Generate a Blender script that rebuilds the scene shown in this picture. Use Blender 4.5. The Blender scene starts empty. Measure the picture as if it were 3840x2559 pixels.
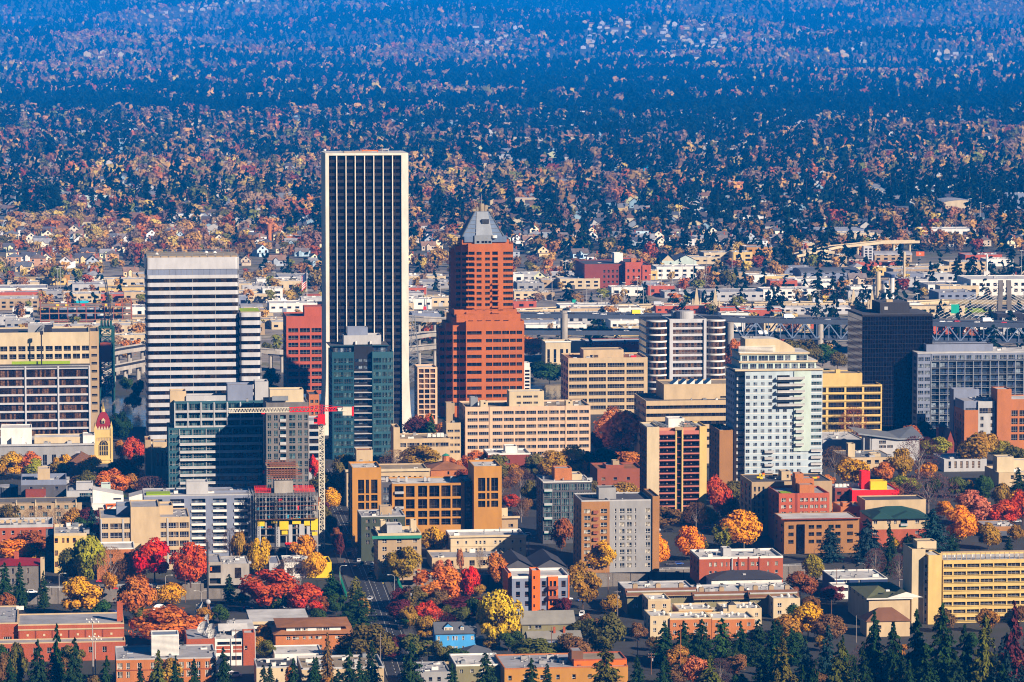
import bpy,math,random
import numpy as np
from mathutils import Vector,Matrix

# ------------------------------------------------------------------ camera, sky, sun, exposure
SC=bpy.context.scene
COL=SC.collection
F,CX,CY,CAMZ,PITCH=13992.0,1920.0,1279.5,250.0,math.radians(5.1)
cam=bpy.data.cameras.new('camera')
cam.sensor_width=36.0
cam.lens=F/3840*36.0
cam.clip_start,cam.clip_end=5.0,60000.0
cam_ob=bpy.data.objects.new('camera',cam)
cam_ob.location=(0,0,CAMZ)
cam_ob.rotation_euler=(math.pi/2-PITCH,0,0)
COL.objects.link(cam_ob)
SC.camera=cam_ob

SUN_EL,SUN_AZ=math.radians(27),math.radians(47)      # azimuth: to the right of straight behind the camera
SUN_DIR=Vector((math.sin(SUN_AZ)*math.cos(SUN_EL),-math.cos(SUN_AZ)*math.cos(SUN_EL),math.sin(SUN_EL)))
world=bpy.data.worlds.new('World')
SC.world=world
world.use_nodes=True
wn=world.node_tree.nodes
sky=wn.new('ShaderNodeTexSky')
sky.sky_type='NISHITA'
sky.sun_disc=False
sky.sun_elevation=SUN_EL
sky.sun_rotation=math.atan2(SUN_DIR.x,SUN_DIR.y)
sky.altitude=200
sky.air_density=1.0
sky.dust_density=0.2
sky.ozone_density=4.0
bg=wn['Background']
hsv=wn.new('ShaderNodeHueSaturation')
hsv.inputs['Saturation'].default_value=1.35
world.node_tree.links.new(sky.outputs[0],hsv.inputs['Color'])
world.node_tree.links.new(hsv.outputs[0],bg.inputs[0])
bg.inputs[1].default_value=0.03
sun=bpy.data.lights.new('sun','SUN')
sun.energy=5.0
sun.angle=math.radians(0.5)
sun.color=(1.0,0.83,0.66)
sun_ob=bpy.data.objects.new('sun',sun)
sun_ob.rotation_euler=SUN_DIR.to_track_quat('Z','Y').to_euler()
sun_ob.location=(0,0,900)
COL.objects.link(sun_ob)
SC.view_settings.view_transform='Standard'
SC.view_settings.look='None'
SC.view_settings.gamma=1.0
SC.view_settings.exposure=1.2
SC.render.engine='CYCLES'
cy=SC.cycles
cy.max_bounces,cy.diffuse_bounces,cy.glossy_bounces=5,2,2
cy.transmission_bounces,cy.volume_bounces,cy.transparent_max_bounces=2,0,4
cy.caustics_reflective=cy.caustics_refractive=False
cy.use_denoising=True
cy.filter_width=1.1
try:
    cy.denoiser='OPENIMAGEDENOISE'
except Exception:
    pass

# ------------------------------------------------------------------ pixel <-> world helpers (pixels of the 3840 x 2559 photograph)
SP,CP=math.sin(PITCH),math.cos(PITCH)
EYE=Vector((0,0,CAMZ))
def ray(px,py):
    x,y=(px-CX)/F,-(py-CY)/F
    return Vector((x,CP+y*SP,-SP+y*CP))
def ground(px,py,z=0.0):
    r=ray(px,py)
    return EYE+r*((z-CAMZ)/r.z)
def at(px,py,Y):
    r=ray(px,py)
    return EYE+r*(Y/r.y)
def proj(v):
    d=Vector(v)-EYE
    dep=d.y*CP-d.z*SP
    return CX+F*d.x/dep,CY-F*(d.y*SP+d.z*CP)/dep
def lerp(v,xs,ys):
    return float(np.interp(v,xs,ys))
R=random.Random(11)
HAZE_COL,HAZE_D=(.0,.265,1.0,1),4.4e-5

# ------------------------------------------------------------------ objects
def tag(o,label=None,cat=None,group=None,kind=None):
    if label:o['label']=label
    if cat:o['category']=cat
    if group:o['group']=group
    if kind:o['kind']=kind
    return o
def empty(name,loc,rz=0.0,label=None,cat=None,group=None):
    o=bpy.data.objects.new(name,None)
    o.empty_display_size=1.0
    o.location=loc
    o.rotation_euler=(0,0,rz)
    COL.objects.link(o)
    return tag(o,label,cat,group)
def link(name,me,parent=None,loc=(0,0,0),rz=0.0,scale=None):
    o=bpy.data.objects.new(name,me)
    COL.objects.link(o)
    if parent is not None:o.parent=parent
    o.location=loc
    if rz:o.rotation_euler=(0,0,rz)
    if scale is not None:o.scale=scale
    return o
def copy_tree(o,parent=None):
    c=o.copy()
    COL.objects.link(c)
    if parent is not None:c.parent=parent
    for ch in o.children:
        copy_tree(ch,c)
    return c

class MB:
    """collects faces, then links them as one mesh object"""
    def __init__(s):s.v,s.f,s.m,s.mats=[],[],[],[]
    def slot(s,m):
        if m not in s.mats:s.mats.append(m)
        return s.mats.index(m)
    def poly(s,pts,m):
        k=len(s.v)
        s.v.extend(tuple(p)for p in pts)
        s.f.append(tuple(range(k,k+len(pts))))
        s.m.append(s.slot(m))
    def box(s,x0,x1,y0,y1,z0,z1,m,top=None,bottom=True):
        k=len(s.v)
        s.v.extend([(x0,y0,z0),(x1,y0,z0),(x1,y1,z0),(x0,y1,z0),(x0,y0,z1),(x1,y0,z1),(x1,y1,z1),(x0,y1,z1)])
        i,t=s.slot(m),s.slot(top or m)
        fs=[(0,1,5,4),(1,2,6,5),(2,3,7,6),(3,0,4,7),(4,5,6,7)]+([(3,2,1,0)]if bottom else[])
        for j,f in enumerate(fs):
            s.f.append(tuple(k+a for a in f))
            s.m.append(t if j==4 else i)
    def bar(s,p,q,r,m,r2=None):
        p,q=Vector(p),Vector(q)
        d=(q-p)
        if d.length<1e-6:return
        d.normalize()
        a=d.cross(Vector((0,0,1))if abs(d.z)<.95 else Vector((1,0,0))).normalized()
        b=d.cross(a)
        r2=r if r2 is None else r2
        k=len(s.v)
        for c,w in((p,r),(q,r2)):
            for sx,sy in((-1,-1),(1,-1),(1,1),(-1,1)):
                s.v.append(tuple(c+a*sx*w+b*sy*w))
        i=s.slot(m)
        for f in((0,1,5,4),(1,2,6,5),(2,3,7,6),(3,0,4,7),(4,5,6,7),(3,2,1,0)):
            s.f.append(tuple(k+x for x in f));s.m.append(i)
    def cyl(s,c,r,z0,z1,m,n=16,r2=None,top=None,a0=0.0,a1=2*math.pi,cap=True):
        r2=r if r2 is None else r2
        full=abs(a1-a0-2*math.pi)<1e-6
        k=len(s.v)
        cnt=n if full else n+1
        for z,rr in((z0,r),(z1,r2)):
            for j in range(cnt):
                t=a0+(a1-a0)*j/n
                s.v.append((c[0]+rr*math.cos(t),c[1]+rr*math.sin(t),z))
        i=s.slot(m)
        for j in range(n):
            a,b=j,(j+1)%cnt
            s.f.append((k+a,k+b,k+cnt+b,k+cnt+a));s.m.append(i)
        if cap:
            s.f.append(tuple(k+cnt+j for j in range(cnt)));s.m.append(s.slot(top or m))
    def build(s,name,parent=None,loc=(0,0,0),rz=0.0,smooth=False):
        me=s.mesh(name,smooth)
        return link(name,me,parent,loc,rz)
    def mesh(s,name,smooth=False):
        me=bpy.data.meshes.new(name)
        me.from_pydata(s.v,[],s.f)
        for m in s.mats:me.materials.append(MAT(m))
        me.polygons.foreach_set('material_index',s.m)
        if smooth:me.polygons.foreach_set('use_smooth',[True]*len(s.f))
        me.update()
        return me
def lattice(mb,p,q,w,n,r,m,up=None):
    """square lattice girder between two points"""
    p,q=Vector(p),Vector(q)
    d=(q-p).normalized()
    a=d.cross(Vector((0,0,1))if abs(d.z)<.9 else Vector((0,1,0))).normalized()
    b=d.cross(a).normalized()
    cs=[a*(w/2)+b*(w/2),a*(w/2)-b*(w/2),-a*(w/2)-b*(w/2),-a*(w/2)+b*(w/2)]
    for c in cs:mb.bar(p+c,q+c,r,m)
    L=q-p
    for k in range(n):
        u0,u1=p+L*(k/n),p+L*((k+1)/n)
        for j in range(4):
            c0,c1=cs[j],cs[(j+1)%4]
            if k%2:c0,c1=c1,c0
            mb.bar(u0+c0,u1+c1,r*.7,m)
            mb.bar(u1+c0,u1+c1,r*.6,m)

# ------------------------------------------------------------------ materials
_M={}
def new_mat(name):
    m=bpy.data.materials.new(name)
    m.use_nodes=True
    return m,m.node_tree.nodes,m.node_tree.links
def solid(name,col,rough=.8,var=.18,scale=.25,metal=0.0,spec=.3,stretch=(1,1,.35),brick=None):
    """plain surface with soft weathering; brick=(w,h) adds courses"""
    m,n,l=new_mat(name)
    b=n['Principled BSDF']
    b.inputs['Roughness'].default_value=rough
    b.inputs['Metallic'].default_value=metal
    b.inputs['Specular IOR Level'].default_value=spec
    tc=n.new('ShaderNodeTexCoord')
    mp=n.new('ShaderNodeMapping');mp.inputs['Scale'].default_value=stretch
    l.new(tc.outputs['Object'],mp.inputs[0])
    nz=n.new('ShaderNodeTexNoise');nz.inputs['Scale'].default_value=scale;nz.inputs['Detail'].default_value=6;nz.inputs['Roughness'].default_value=.65
    l.new(mp.outputs[0],nz.inputs['Vector'])
    cr=n.new('ShaderNodeValToRGB')
    d=[max(0,c*(1-var))for c in col];u=[min(1,c*(1+var*.7))for c in col]
    cr.color_ramp.elements[0].position,cr.color_ramp.elements[1].position=.3,.7
    cr.color_ramp.elements[0].color,cr.color_ramp.elements[1].color=(*d,1),(*u,1)
    l.new(nz.outputs[0],cr.inputs[0])
    out=cr.outputs[0]
    if brick:
        n2=n.new('ShaderNodeTexNoise');n2.inputs['Scale'].default_value=brick;n2.inputs['Detail'].default_value=2
        m2=n.new('ShaderNodeMapping');m2.inputs['Scale'].default_value=(1,1,3)
        l.new(tc.outputs['Object'],m2.inputs[0]);l.new(m2.outputs[0],n2.inputs['Vector'])
        mx=n.new('ShaderNodeMix');mx.data_type='RGBA';mx.blend_type='OVERLAY';mx.inputs[0].default_value=.55
        l.new(out,mx.inputs[6]);l.new(n2.outputs[0],mx.inputs[7])
        out=mx.outputs[2]
    l.new(out,b.inputs['Base Color'])
    return m
def glass(name,dark,curtain,share,rough=.08,spec=.6):
    m,n,l=new_mat(name)
    b=n['Principled BSDF']
    b.inputs['Roughness'].default_value=rough
    b.inputs['Specular IOR Level'].default_value=spec
    oi=n.new('ShaderNodeObjectInfo');ge=n.new('ShaderNodeNewGeometry')
    ad=n.new('ShaderNodeMath');ad.operation='ADD'
    l.new(oi.outputs['Random'],ad.inputs[0]);l.new(ge.outputs['Random Per Island'],ad.inputs[1])
    fr=n.new('ShaderNodeMath');fr.operation='FRACT';l.new(ad.outputs[0],fr.inputs[0])
    cr=n.new('ShaderNodeValToRGB')
    cr.color_ramp.interpolation='CONSTANT'
    e=cr.color_ramp.elements
    e[0].position,e[0].color=0,(*dark,1)
    e[1].position,e[1].color=.45,(*[c*1.9 for c in dark],1)
    x=e.new(1-share);x.color=(*curtain,1)
    x=e.new(1-share*.4);x.color=(*[c*.6 for c in curtain],1)
    l.new(fr.outputs[0],cr.inputs[0])
    # folds of blinds and things behind the pane
    tc=n.new('ShaderNodeTexCoord');nz=n.new('ShaderNodeTexNoise');nz.inputs['Scale'].default_value=.9;nz.inputs['Detail'].default_value=3
    l.new(tc.outputs['Object'],nz.inputs['Vector'])
    mx=n.new('ShaderNodeMix');mx.data_type='RGBA';mx.blend_type='MULTIPLY';mx.inputs[0].default_value=.7
    c2=n.new('ShaderNodeValToRGB');c2.color_ramp.elements[0].position=.35;c2.color_ramp.elements[1].position=.62
    l.new(nz.outputs[0],c2.inputs[0]);l.new(cr.outputs[0],mx.inputs[6]);l.new(c2.outputs[0],mx.inputs[7])
    l.new(mx.outputs[2],b.inputs['Base Color'])
    return m
def leafmat(name,share=.25):
    """colour comes from the object's own colour, varied leaf clump by leaf clump"""
    m,n,l=new_mat(name)
    n.remove(n['Principled BSDF'])
    oi=n.new('ShaderNodeObjectInfo');ge=n.new('ShaderNodeNewGeometry')
    return _leaf(m,n,l,oi.outputs['Color'],ge,oi,share)
def _leaf(m,n,l,col,ge,oi,share,hue=.035,lo=.72,hi=1.25):
    tc=n.new('ShaderNodeTexCoord');nz=n.new('ShaderNodeTexNoise');nz.inputs['Scale'].default_value=3.2;nz.inputs['Detail'].default_value=2
    l.new(tc.outputs['Object'],nz.inputs['Vector'])
    hs=n.new('ShaderNodeHueSaturation')
    mr=n.new('ShaderNodeMapRange');mr.inputs['From Min'].default_value=.3;mr.inputs['From Max'].default_value=.7;mr.inputs['To Min'].default_value=.5-hue*.15;mr.inputs['To Max'].default_value=.5+hue*.6
    l.new(nz.outputs[0],mr.inputs['Value']);l.new(mr.outputs[0],hs.inputs['Hue'])
    mv=n.new('ShaderNodeMapRange');mv.inputs['To Min'].default_value=lo;mv.inputs['To Max'].default_value=hi
    l.new(ge.outputs['Random Per Island'],mv.inputs['Value']);l.new(mv.outputs[0],hs.inputs['Value'])
    l.new(col,hs.inputs['Color'])
    d=n.new('ShaderNodeBsdfDiffuse');t=n.new('ShaderNodeBsdfTranslucent');ms=n.new('ShaderNodeMixShader')
    ms.inputs[0].default_value=share
    l.new(hs.outputs[0],d.inputs[0]);l.new(hs.outputs[0],t.inputs[0])
    l.new(d.outputs[0],ms.inputs[1]);l.new(t.outputs[0],ms.inputs[2])
    l.new(ms.outputs[0],n['Material Output'].inputs[0])
    return m
def leafcol(name,col,share=.25):
    m,n,l=new_mat(name)
    n.remove(n['Principled BSDF'])
    ge=n.new('ShaderNodeNewGeometry')
    at_=n.new('ShaderNodeAttribute');at_.attribute_name='tint'
    hs=n.new('ShaderNodeHueSaturation');hs.inputs['Color'].default_value=(*col,1)
    mr=n.new('ShaderNodeMapRange');mr.inputs['To Min'].default_value=.495;mr.inputs['To Max'].default_value=.53
    mv=n.new('ShaderNodeMapRange');mv.inputs['To Min'].default_value=.6;mv.inputs['To Max'].default_value=1.4
    l.new(at_.outputs['Fac'],mr.inputs['Value']);l.new(at_.outputs['Fac'],mv.inputs['Value'])
    l.new(mr.outputs[0],hs.inputs['Hue']);l.new(mv.outputs[0],hs.inputs['Value'])
    return _leaf(m,n,l,hs.outputs[0],ge,None,share,.015,.85,1.12)
def objcol(name,rough=.8,var=.2,scale=.4,metal=0.0):
    """painted surface whose colour is the object's own colour"""
    m,n,l=new_mat(name)
    b=n['Principled BSDF'];b.inputs['Roughness'].default_value=rough;b.inputs['Metallic'].default_value=metal
    oi=n.new('ShaderNodeObjectInfo');tc=n.new('ShaderNodeTexCoord')
    nz=n.new('ShaderNodeTexNoise');nz.inputs['Scale'].default_value=scale;nz.inputs['Detail'].default_value=5
    l.new(tc.outputs['Object'],nz.inputs['Vector'])
    mv=n.new('ShaderNodeMapRange');mv.inputs['From Min'].default_value=.3;mv.inputs['From Max'].default_value=.7;mv.inputs['To Min'].default_value=1-var;mv.inputs['To Max'].default_value=1+var*.6
    l.new(nz.outputs[0],mv.inputs['Value'])
    hs=n.new('ShaderNodeHueSaturation');l.new(oi.outputs['Color'],hs.inputs['Color']);l.new(mv.outputs[0],hs.inputs['Value'])
    l.new(hs.outputs[0],b.inputs['Base Color'])
    return m
PAL={  # base colours
 'white':(.88,.86,.80),'cream':(.66,.55,.38),'pinkcream':(.72,.53,.38),'beige':(.60,.47,.31),'tan':(.46,.35,.23),'yellowcream':(.72,.54,.25),
 'ochre':(.52,.27,.09),'brown':(.38,.20,.09),'brick':(.40,.115,.065),'koinbrick':(.48,.155,.06),'redbrick':(.47,.125,.075),'darkbrick':(.24,.06,.04),'orangebrick':(.50,.20,.09),
 'orange':(.78,.20,.03),'red':(.80,.035,.02),'wrapred':(.85,.03,.015),'darkred':(.25,.02,.02),'grey':(.36,.36,.36),'lightgrey':(.52,.52,.52),'bluegrey':(.25,.28,.36),'darkgrey':(.10,.10,.11),
 'nearblack':(.018,.017,.020),'panel':(.66,.66,.67),'white_concrete':(.84,.78,.68),'greyconcrete':(.20,.185,.17),'teal':(.015,.07,.095),'tealgrey':(.04,.11,.135),'slate':(.12,.13,.15),'olive':(.24,.22,.13),
 'darkgreen':(.06,.075,.05),'greenroof':(.025,.07,.06),'oliveroof':(.12,.13,.07),'copper':(.05,.26,.19),'maroon':(.26,.025,.03),'bluehouse':(.12,.38,.72),'bluepaint':(.05,.40,.62),'skypanel':(.54,.63,.68),'palegreen':(.60,.70,.64),
 'yellow':(.85,.62,.02),'roofgrey':(.40,.40,.42),'roofwhite':(.66,.65,.63),'roofdark':(.09,.09,.10),'roofbrown':(.34,.16,.08),'rooftan':(.36,.30,.22),'shinglegrey':(.30,.29,.26),'shingledark':(.05,.05,.06),
 'steel':(.42,.45,.48),'bluesteel':(.16,.21,.30),'darksteel':(.05,.055,.065),'greensteel':(.02,.09,.085),'rust':(.30,.10,.06),'wood':(.20,.10,.06),'crane_white':(.80,.74,.60),'pink':(.52,.20,.16),'salmon':(.62,.30,.20),
 'asphalt':(.040,.042,.050),'paving':(.12,.115,.11),'marking':(.70,.70,.66),'soil':(.10,.07,.04),'fence_green':(.02,.30,.20),'signgreen':(.02,.45,.33),'concrete':(.42,.39,.35),'bridge_blue':(.045,.06,.09),'bark':(.10,.065,.045),'palebark':(.3,.25,.22),
 'stonewall':(.20,.18,.16),'gold':(.7,.5,.1),'frame':(.34,.34,.33),'darkframe':(.08,.08,.085),'cyan':(.02,.50,.62),'lime':(.32,.45,.06),'black':(.012,.012,.014),'lamp':(.55,.53,.50),'rubber':(.02,.02,.02),'navy':(.03,.05,.12)}
BRICKS={'brick','koinbrick','redbrick','darkbrick','orangebrick','brown','stonewall','darkred'}
METAL={'steel':.5,'darksteel':.3,'panel':.1}
def rich(c,s,v):
    l=.3*c[0]+.5*c[1]+.2*c[2]
    return[max(.004,(l+(x-l)*s)*v)for x in c]
def MAT(k):
    if k in _M:return _M[k]
    if k=='leaf':m=leafmat(k)
    elif k=='needle':m=leafmat(k,.08)
    elif k=='glass':m=glass(k,(.006,.007,.016),(.20,.14,.09),.22)
    elif k=='glassdark':m=glass(k,(.004,.004,.008),(.03,.022,.014),.3)
    elif k=='glassnavy':m=glass(k,(.002,.002,.006),(.004,.004,.010),.3,.2,.15)
    elif k=='glassbrown':m=glass(k,(.016,.010,.008),(.16,.085,.045),.45)
    elif k=='glassteal':m=glass(k,(.006,.026,.034),(.08,.16,.17),.35)
    elif k=='glassblue':m=glass(k,(.014,.030,.060),(.20,.25,.30),.3)
    elif k=='glasslit':m=glass(k,(.02,.028,.04),(.42,.38,.30),.5)  # paler curtain tone on half of the panes
    elif k=='housewall':m=objcol(k,.8)
    elif k=='houseroof':m=objcol(k,.9,.3)
    elif k=='carpaint':m=objcol(k,.25,.03)
    elif k=='flatroof':m=objcol(k,.9,.3,.15)
    elif k.startswith('leaf_'):m=leafcol(k,FAR_COL[k])
    else:
        m=solid(k,rich(PAL[k],1.22,.62),rough={'panel':.45,'steel':.4,'cyan':.5}.get(k,.8),var=.32 if k.startswith('roof')or k in('concrete','greyconcrete','asphalt','soil','stonewall')else .16,
                  scale=.12 if k.startswith('roof')else .25,metal=METAL.get(k,0),brick=2.2 if k in BRICKS else None,
                  stretch=(1,1,1)if k.startswith(('roof','asphalt','soil'))else(1,1,.35))
    _M[k]=m
    return m
# ------------------------------------------------------------------ ground, river, streets
SHX,SHY=[0,900,1900,2250,2750,3900],[.2,.2,.2,.3,.3,0]
TR0,TR1,RV0,RV1=1588.0,1636.0,2290.0,2512.0      # freeway trench and river, as distances at x = 0
def shear(v):return lerp(v,SHX,SHY)
def vrow(x,y):
    v=y
    for _ in range(6):v=y-shear(v)*x
    return v
def hill(x,y):
    z=lerp(y,[9500,12000,14200,18500,23500,28000,36000],[0,16,34,150,300,440,600])
    k=lerp(y,[12500,16500,24000],[0,1.1,1.8])
    z+=k*(30*math.sin(x/640+y/900)+22*math.sin(x/310-y/520+1.7)+9*math.sin(x/150+y/260))
    if y<1150:z=235*max(0,1-y/1150)**1.4
    return z
def build_ground():
    rows=[(-400,0),(-100,0)]+[(v,0)for v in range(0,1560,60)]
    rows+=[(TR0,0),(TR0+.4,-6.5),(TR1-.4,-6.5),(TR1,0)]
    rows+=[(v,0)for v in(1700,1800,1900,2000,2100,2200)]+[(RV0,0),(RV0+8,-9),(RV1-6,-9),(RV1+16,-1.2),(RV1+40,0)]
    rows+=[(v,0)for v in range(2650,4000,200)]+[(v,0)for v in range(4000,36001,400)]
    n=61
    V,Fc=[],[]
    for v,z in rows:
        half=max(700,.2*v+300)
        for j in range(n):
            x=-half+2*half*j/(n-1)
            y=v+shear(max(v,0))*x if v>900 else v+.2*x*max(0,v)/900
            V.append((x,y,z+hill(x,y)))
    for i in range(len(rows)-1):
        for j in range(n-1):
            Fc.append((i*n+j,i*n+j+1,(i+1)*n+j+1,(i+1)*n+j))
    me=bpy.data.meshes.new('ground');me.from_pydata(V,[],Fc)
    m,nd,l=new_mat('ground')
    b=nd['Principled BSDF'];b.inputs['Roughness'].default_value=.95
    tc=nd.new('ShaderNodeTexCoord');sx=nd.new('ShaderNodeSeparateXYZ');l.new(tc.outputs['Object'],sx.inputs[0])
    def noise(s,d=5):
        z=nd.new('ShaderNodeTexNoise');z.inputs['Scale'].default_value=s;z.inputs['Detail'].default_value=d;l.new(tc.outputs['Object'],z.inputs['Vector']);return z.outputs[0]
    def ramp(src,stops):
        c=nd.new('ShaderNodeValToRGB');e=c.color_ramp.elements
        e[0].position,e[0].color=stops[0][0],(*stops[0][1],1);e[1].position,e[1].color=stops[-1][0],(*stops[-1][1],1)
        for p,k in stops[1:-1]:e.new(p).color=(*k,1)
        l.new(src,c.inputs[0]);return c.outputs[0]
    near=ramp(noise(.03),[(.35,(.012,.012,.013)),(.5,(.024,.023,.022)),(.62,(.014,.018,.008)),(.7,(.045,.036,.028))])
    yard=ramp(noise(.022),[(.35,(.09,.085,.08)),(.5,(.22,.19,.16)),(.6,(.09,.085,.04)),(.7,(.32,.28,.22))])
    subu=ramp(noise(.02),[(.35,(.02,.03,.012)),(.52,(.05,.04,.02)),(.62,(.03,.045,.014)),(.72,(.12,.11,.10))])
    def step(a,bb):
        r=nd.new('ShaderNodeMapRange');r.inputs['From Min'].default_value=a;r.inputs['From Max'].default_value=bb;l.new(sx.outputs['Y'],r.inputs['Value']);return r.outputs[0]
    def mix(f,a,c):
        x=nd.new('ShaderNodeMix');x.data_type='RGBA';l.new(f,x.inputs[0]);l.new(a,x.inputs[6]);l.new(c,x.inputs[7]);return x.outputs[2]
    l.new(mix(step(3450,3900),mix(step(2480,2600),near,yard),subu),b.inputs['Base Color'])
    me.materials.append(m)
    tag(link('ground',me),kind='structure')
build_ground()
def build_river():
    me=bpy.data.meshes.new('river');V=[]
    for v in(RV0-10,RV1+14):
        for x in(-900,900):V.append((x,v+shear(v)*x,-4.0))
    me.from_pydata(V,[],[(0,1,3,2)])
    m,nd,l=new_mat('water');b=nd['Principled BSDF']
    b.inputs['Base Color'].default_value=(.012,.035,.06,1);b.inputs['Roughness'].default_value=.12
    tc=nd.new('ShaderNodeTexCoord');mp=nd.new('ShaderNodeMapping');mp.inputs['Scale'].default_value=(.5,.12,1)
    nz=nd.new('ShaderNodeTexNoise');nz.inputs['Scale'].default_value=.6;nz.inputs['Detail'].default_value=5
    bp=nd.new('ShaderNodeBump');bp.inputs['Strength'].default_value=.35;bp.inputs['Distance'].default_value=.6
    l.new(tc.outputs['Object'],mp.inputs[0]);l.new(mp.outputs[0],nz.inputs['Vector']);l.new(nz.outputs[0],bp.inputs['Height']);l.new(bp.outputs[0],b.inputs['Normal'])
    me.materials.append(m)
    tag(link('river',me),kind='structure')
build_river()

def strip(name,pts,w,z,m,kind='structure',off=0.0):
    """flat ribbon through world points"""
    mb=MB();pts=[Vector((p[0],p[1],0))for p in pts]
    L,Rr=[],[]
    for i,p in enumerate(pts):
        d=(pts[min(i+1,len(pts)-1)]-pts[max(i-1,0)]).normalized();nrm=Vector((d.y,-d.x,0))
        L.append(p+nrm*(off-w/2));Rr.append(p+nrm*(off+w/2))
    for i in range(len(pts)-1):
        mb.poly([(*L[i].xy,z),(*Rr[i].xy,z),(*Rr[i+1].xy,z),(*L[i+1].xy,z)],m)
    o=mb.build(name)
    if kind:tag(o,kind=kind)
    return o
ST=[ground(1508,2540),ground(1440,2330),ground(1392,2200),ground(1330,2050),ground(1252,1880),ground(1190,1760)]
strip('street',ST,12,.03,'asphalt')
strip('pavement',ST,4,.13,'paving',off=8.4)
strip('pavement',ST,4,.13,'paving',off=-8.4)
ST2=[ground(2100,2330),ground(2060,2190),ground(2010,2060),ground(1960,1940)]
strip('street',ST2,13,.03,'asphalt')
CROSS=[[ground(-300,2262),ground(1440,2205),ground(2240,2172),ground(3100,2110),ground(4100,2060)]]
def along(pts,v):
    """ground points of a row that runs parallel to the freeway"""
    return[(x,v+shear(v)*x)for x in(-420,-200,0,200,420)]
strip('street',along(None,1652),12,.026,'asphalt')
strip('street',along(None,1560),10,.026,'asphalt')
strip('street',along(None,1612),36,-6.46,'asphalt')
strip('street',along(None,1760),11,.022,'asphalt')
strip('street',along(None,1890),11,.022,'asphalt')
def markings():
    mb=MB()
    for a,b in zip(ST[:-1],ST[1:]):
        L=(b-a).length;d=(b-a)/L;nrm=Vector((d.y,-d.x,0))
        for off in(-2,2):
            k=2.0
            while k<L-4:
                p,q=a+d*k,a+d*(k+3)
                mb.poly([p+nrm*(off-.09)+Vector((0,0,.036)),p+nrm*(off+.09)+Vector((0,0,.036)),q+nrm*(off+.09)+Vector((0,0,.036)),q+nrm*(off-.09)+Vector((0,0,.036))],'marking')
                k+=7
        for off in(-5.4,0,5.4):
            mb.poly([a+nrm*(off-.07)+Vector((0,0,.035)),a+nrm*(off+.07)+Vector((0,0,.035)),b+nrm*(off+.07)+Vector((0,0,.035)),b+nrm*(off-.07)+Vector((0,0,.035))],'marking')
    tag(mb.build('road_marking'),kind='structure')
markings()
# ------------------------------------------------------------------ buildings
A0=math.radians(7)
_WIN={}
def window_mesh(w,h,mu,g,fr,t):
    key=(round(w,1),round(h,1),mu,g,fr,t)
    if key in _WIN:return _WIN[key]
    mb=MB()
    w,h=key[0],key[1]
    if mu>1:
        for k in range(mu):
            mb.poly([(w*k/mu,t,0),(w*(k+1)/mu,t,0),(w*(k+1)/mu,t,h),(w*k/mu,t,h)],g)
    else:
        mb.poly([(0,t,0),(w,t,0),(w,t,h),(0,t,h)],g)
    if fr:
        b=min(.12,h*.08)
        for k in range(mu+1):
            x=min(max(w*k/mu-b/2,0),w-b)
            mb.box(x,x+b,t-.1,t+.03,0,h,fr)
        if h>1.2 and w/max(mu,1)<4:
            mb.box(.001,w-.001,t-.09,t+.02,h*.3-b/2,h*.3+b/2,fr)
    _WIN[key]=mb.mesh('window')
    return _WIN[key]
def S(cols,rows,g='glass',mu=1,fr='frame',t=.3,name='window'):
    return dict(cols=cols,rows=rows,g=g,mu=mu,fr=fr,t=t,name=name)

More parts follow.
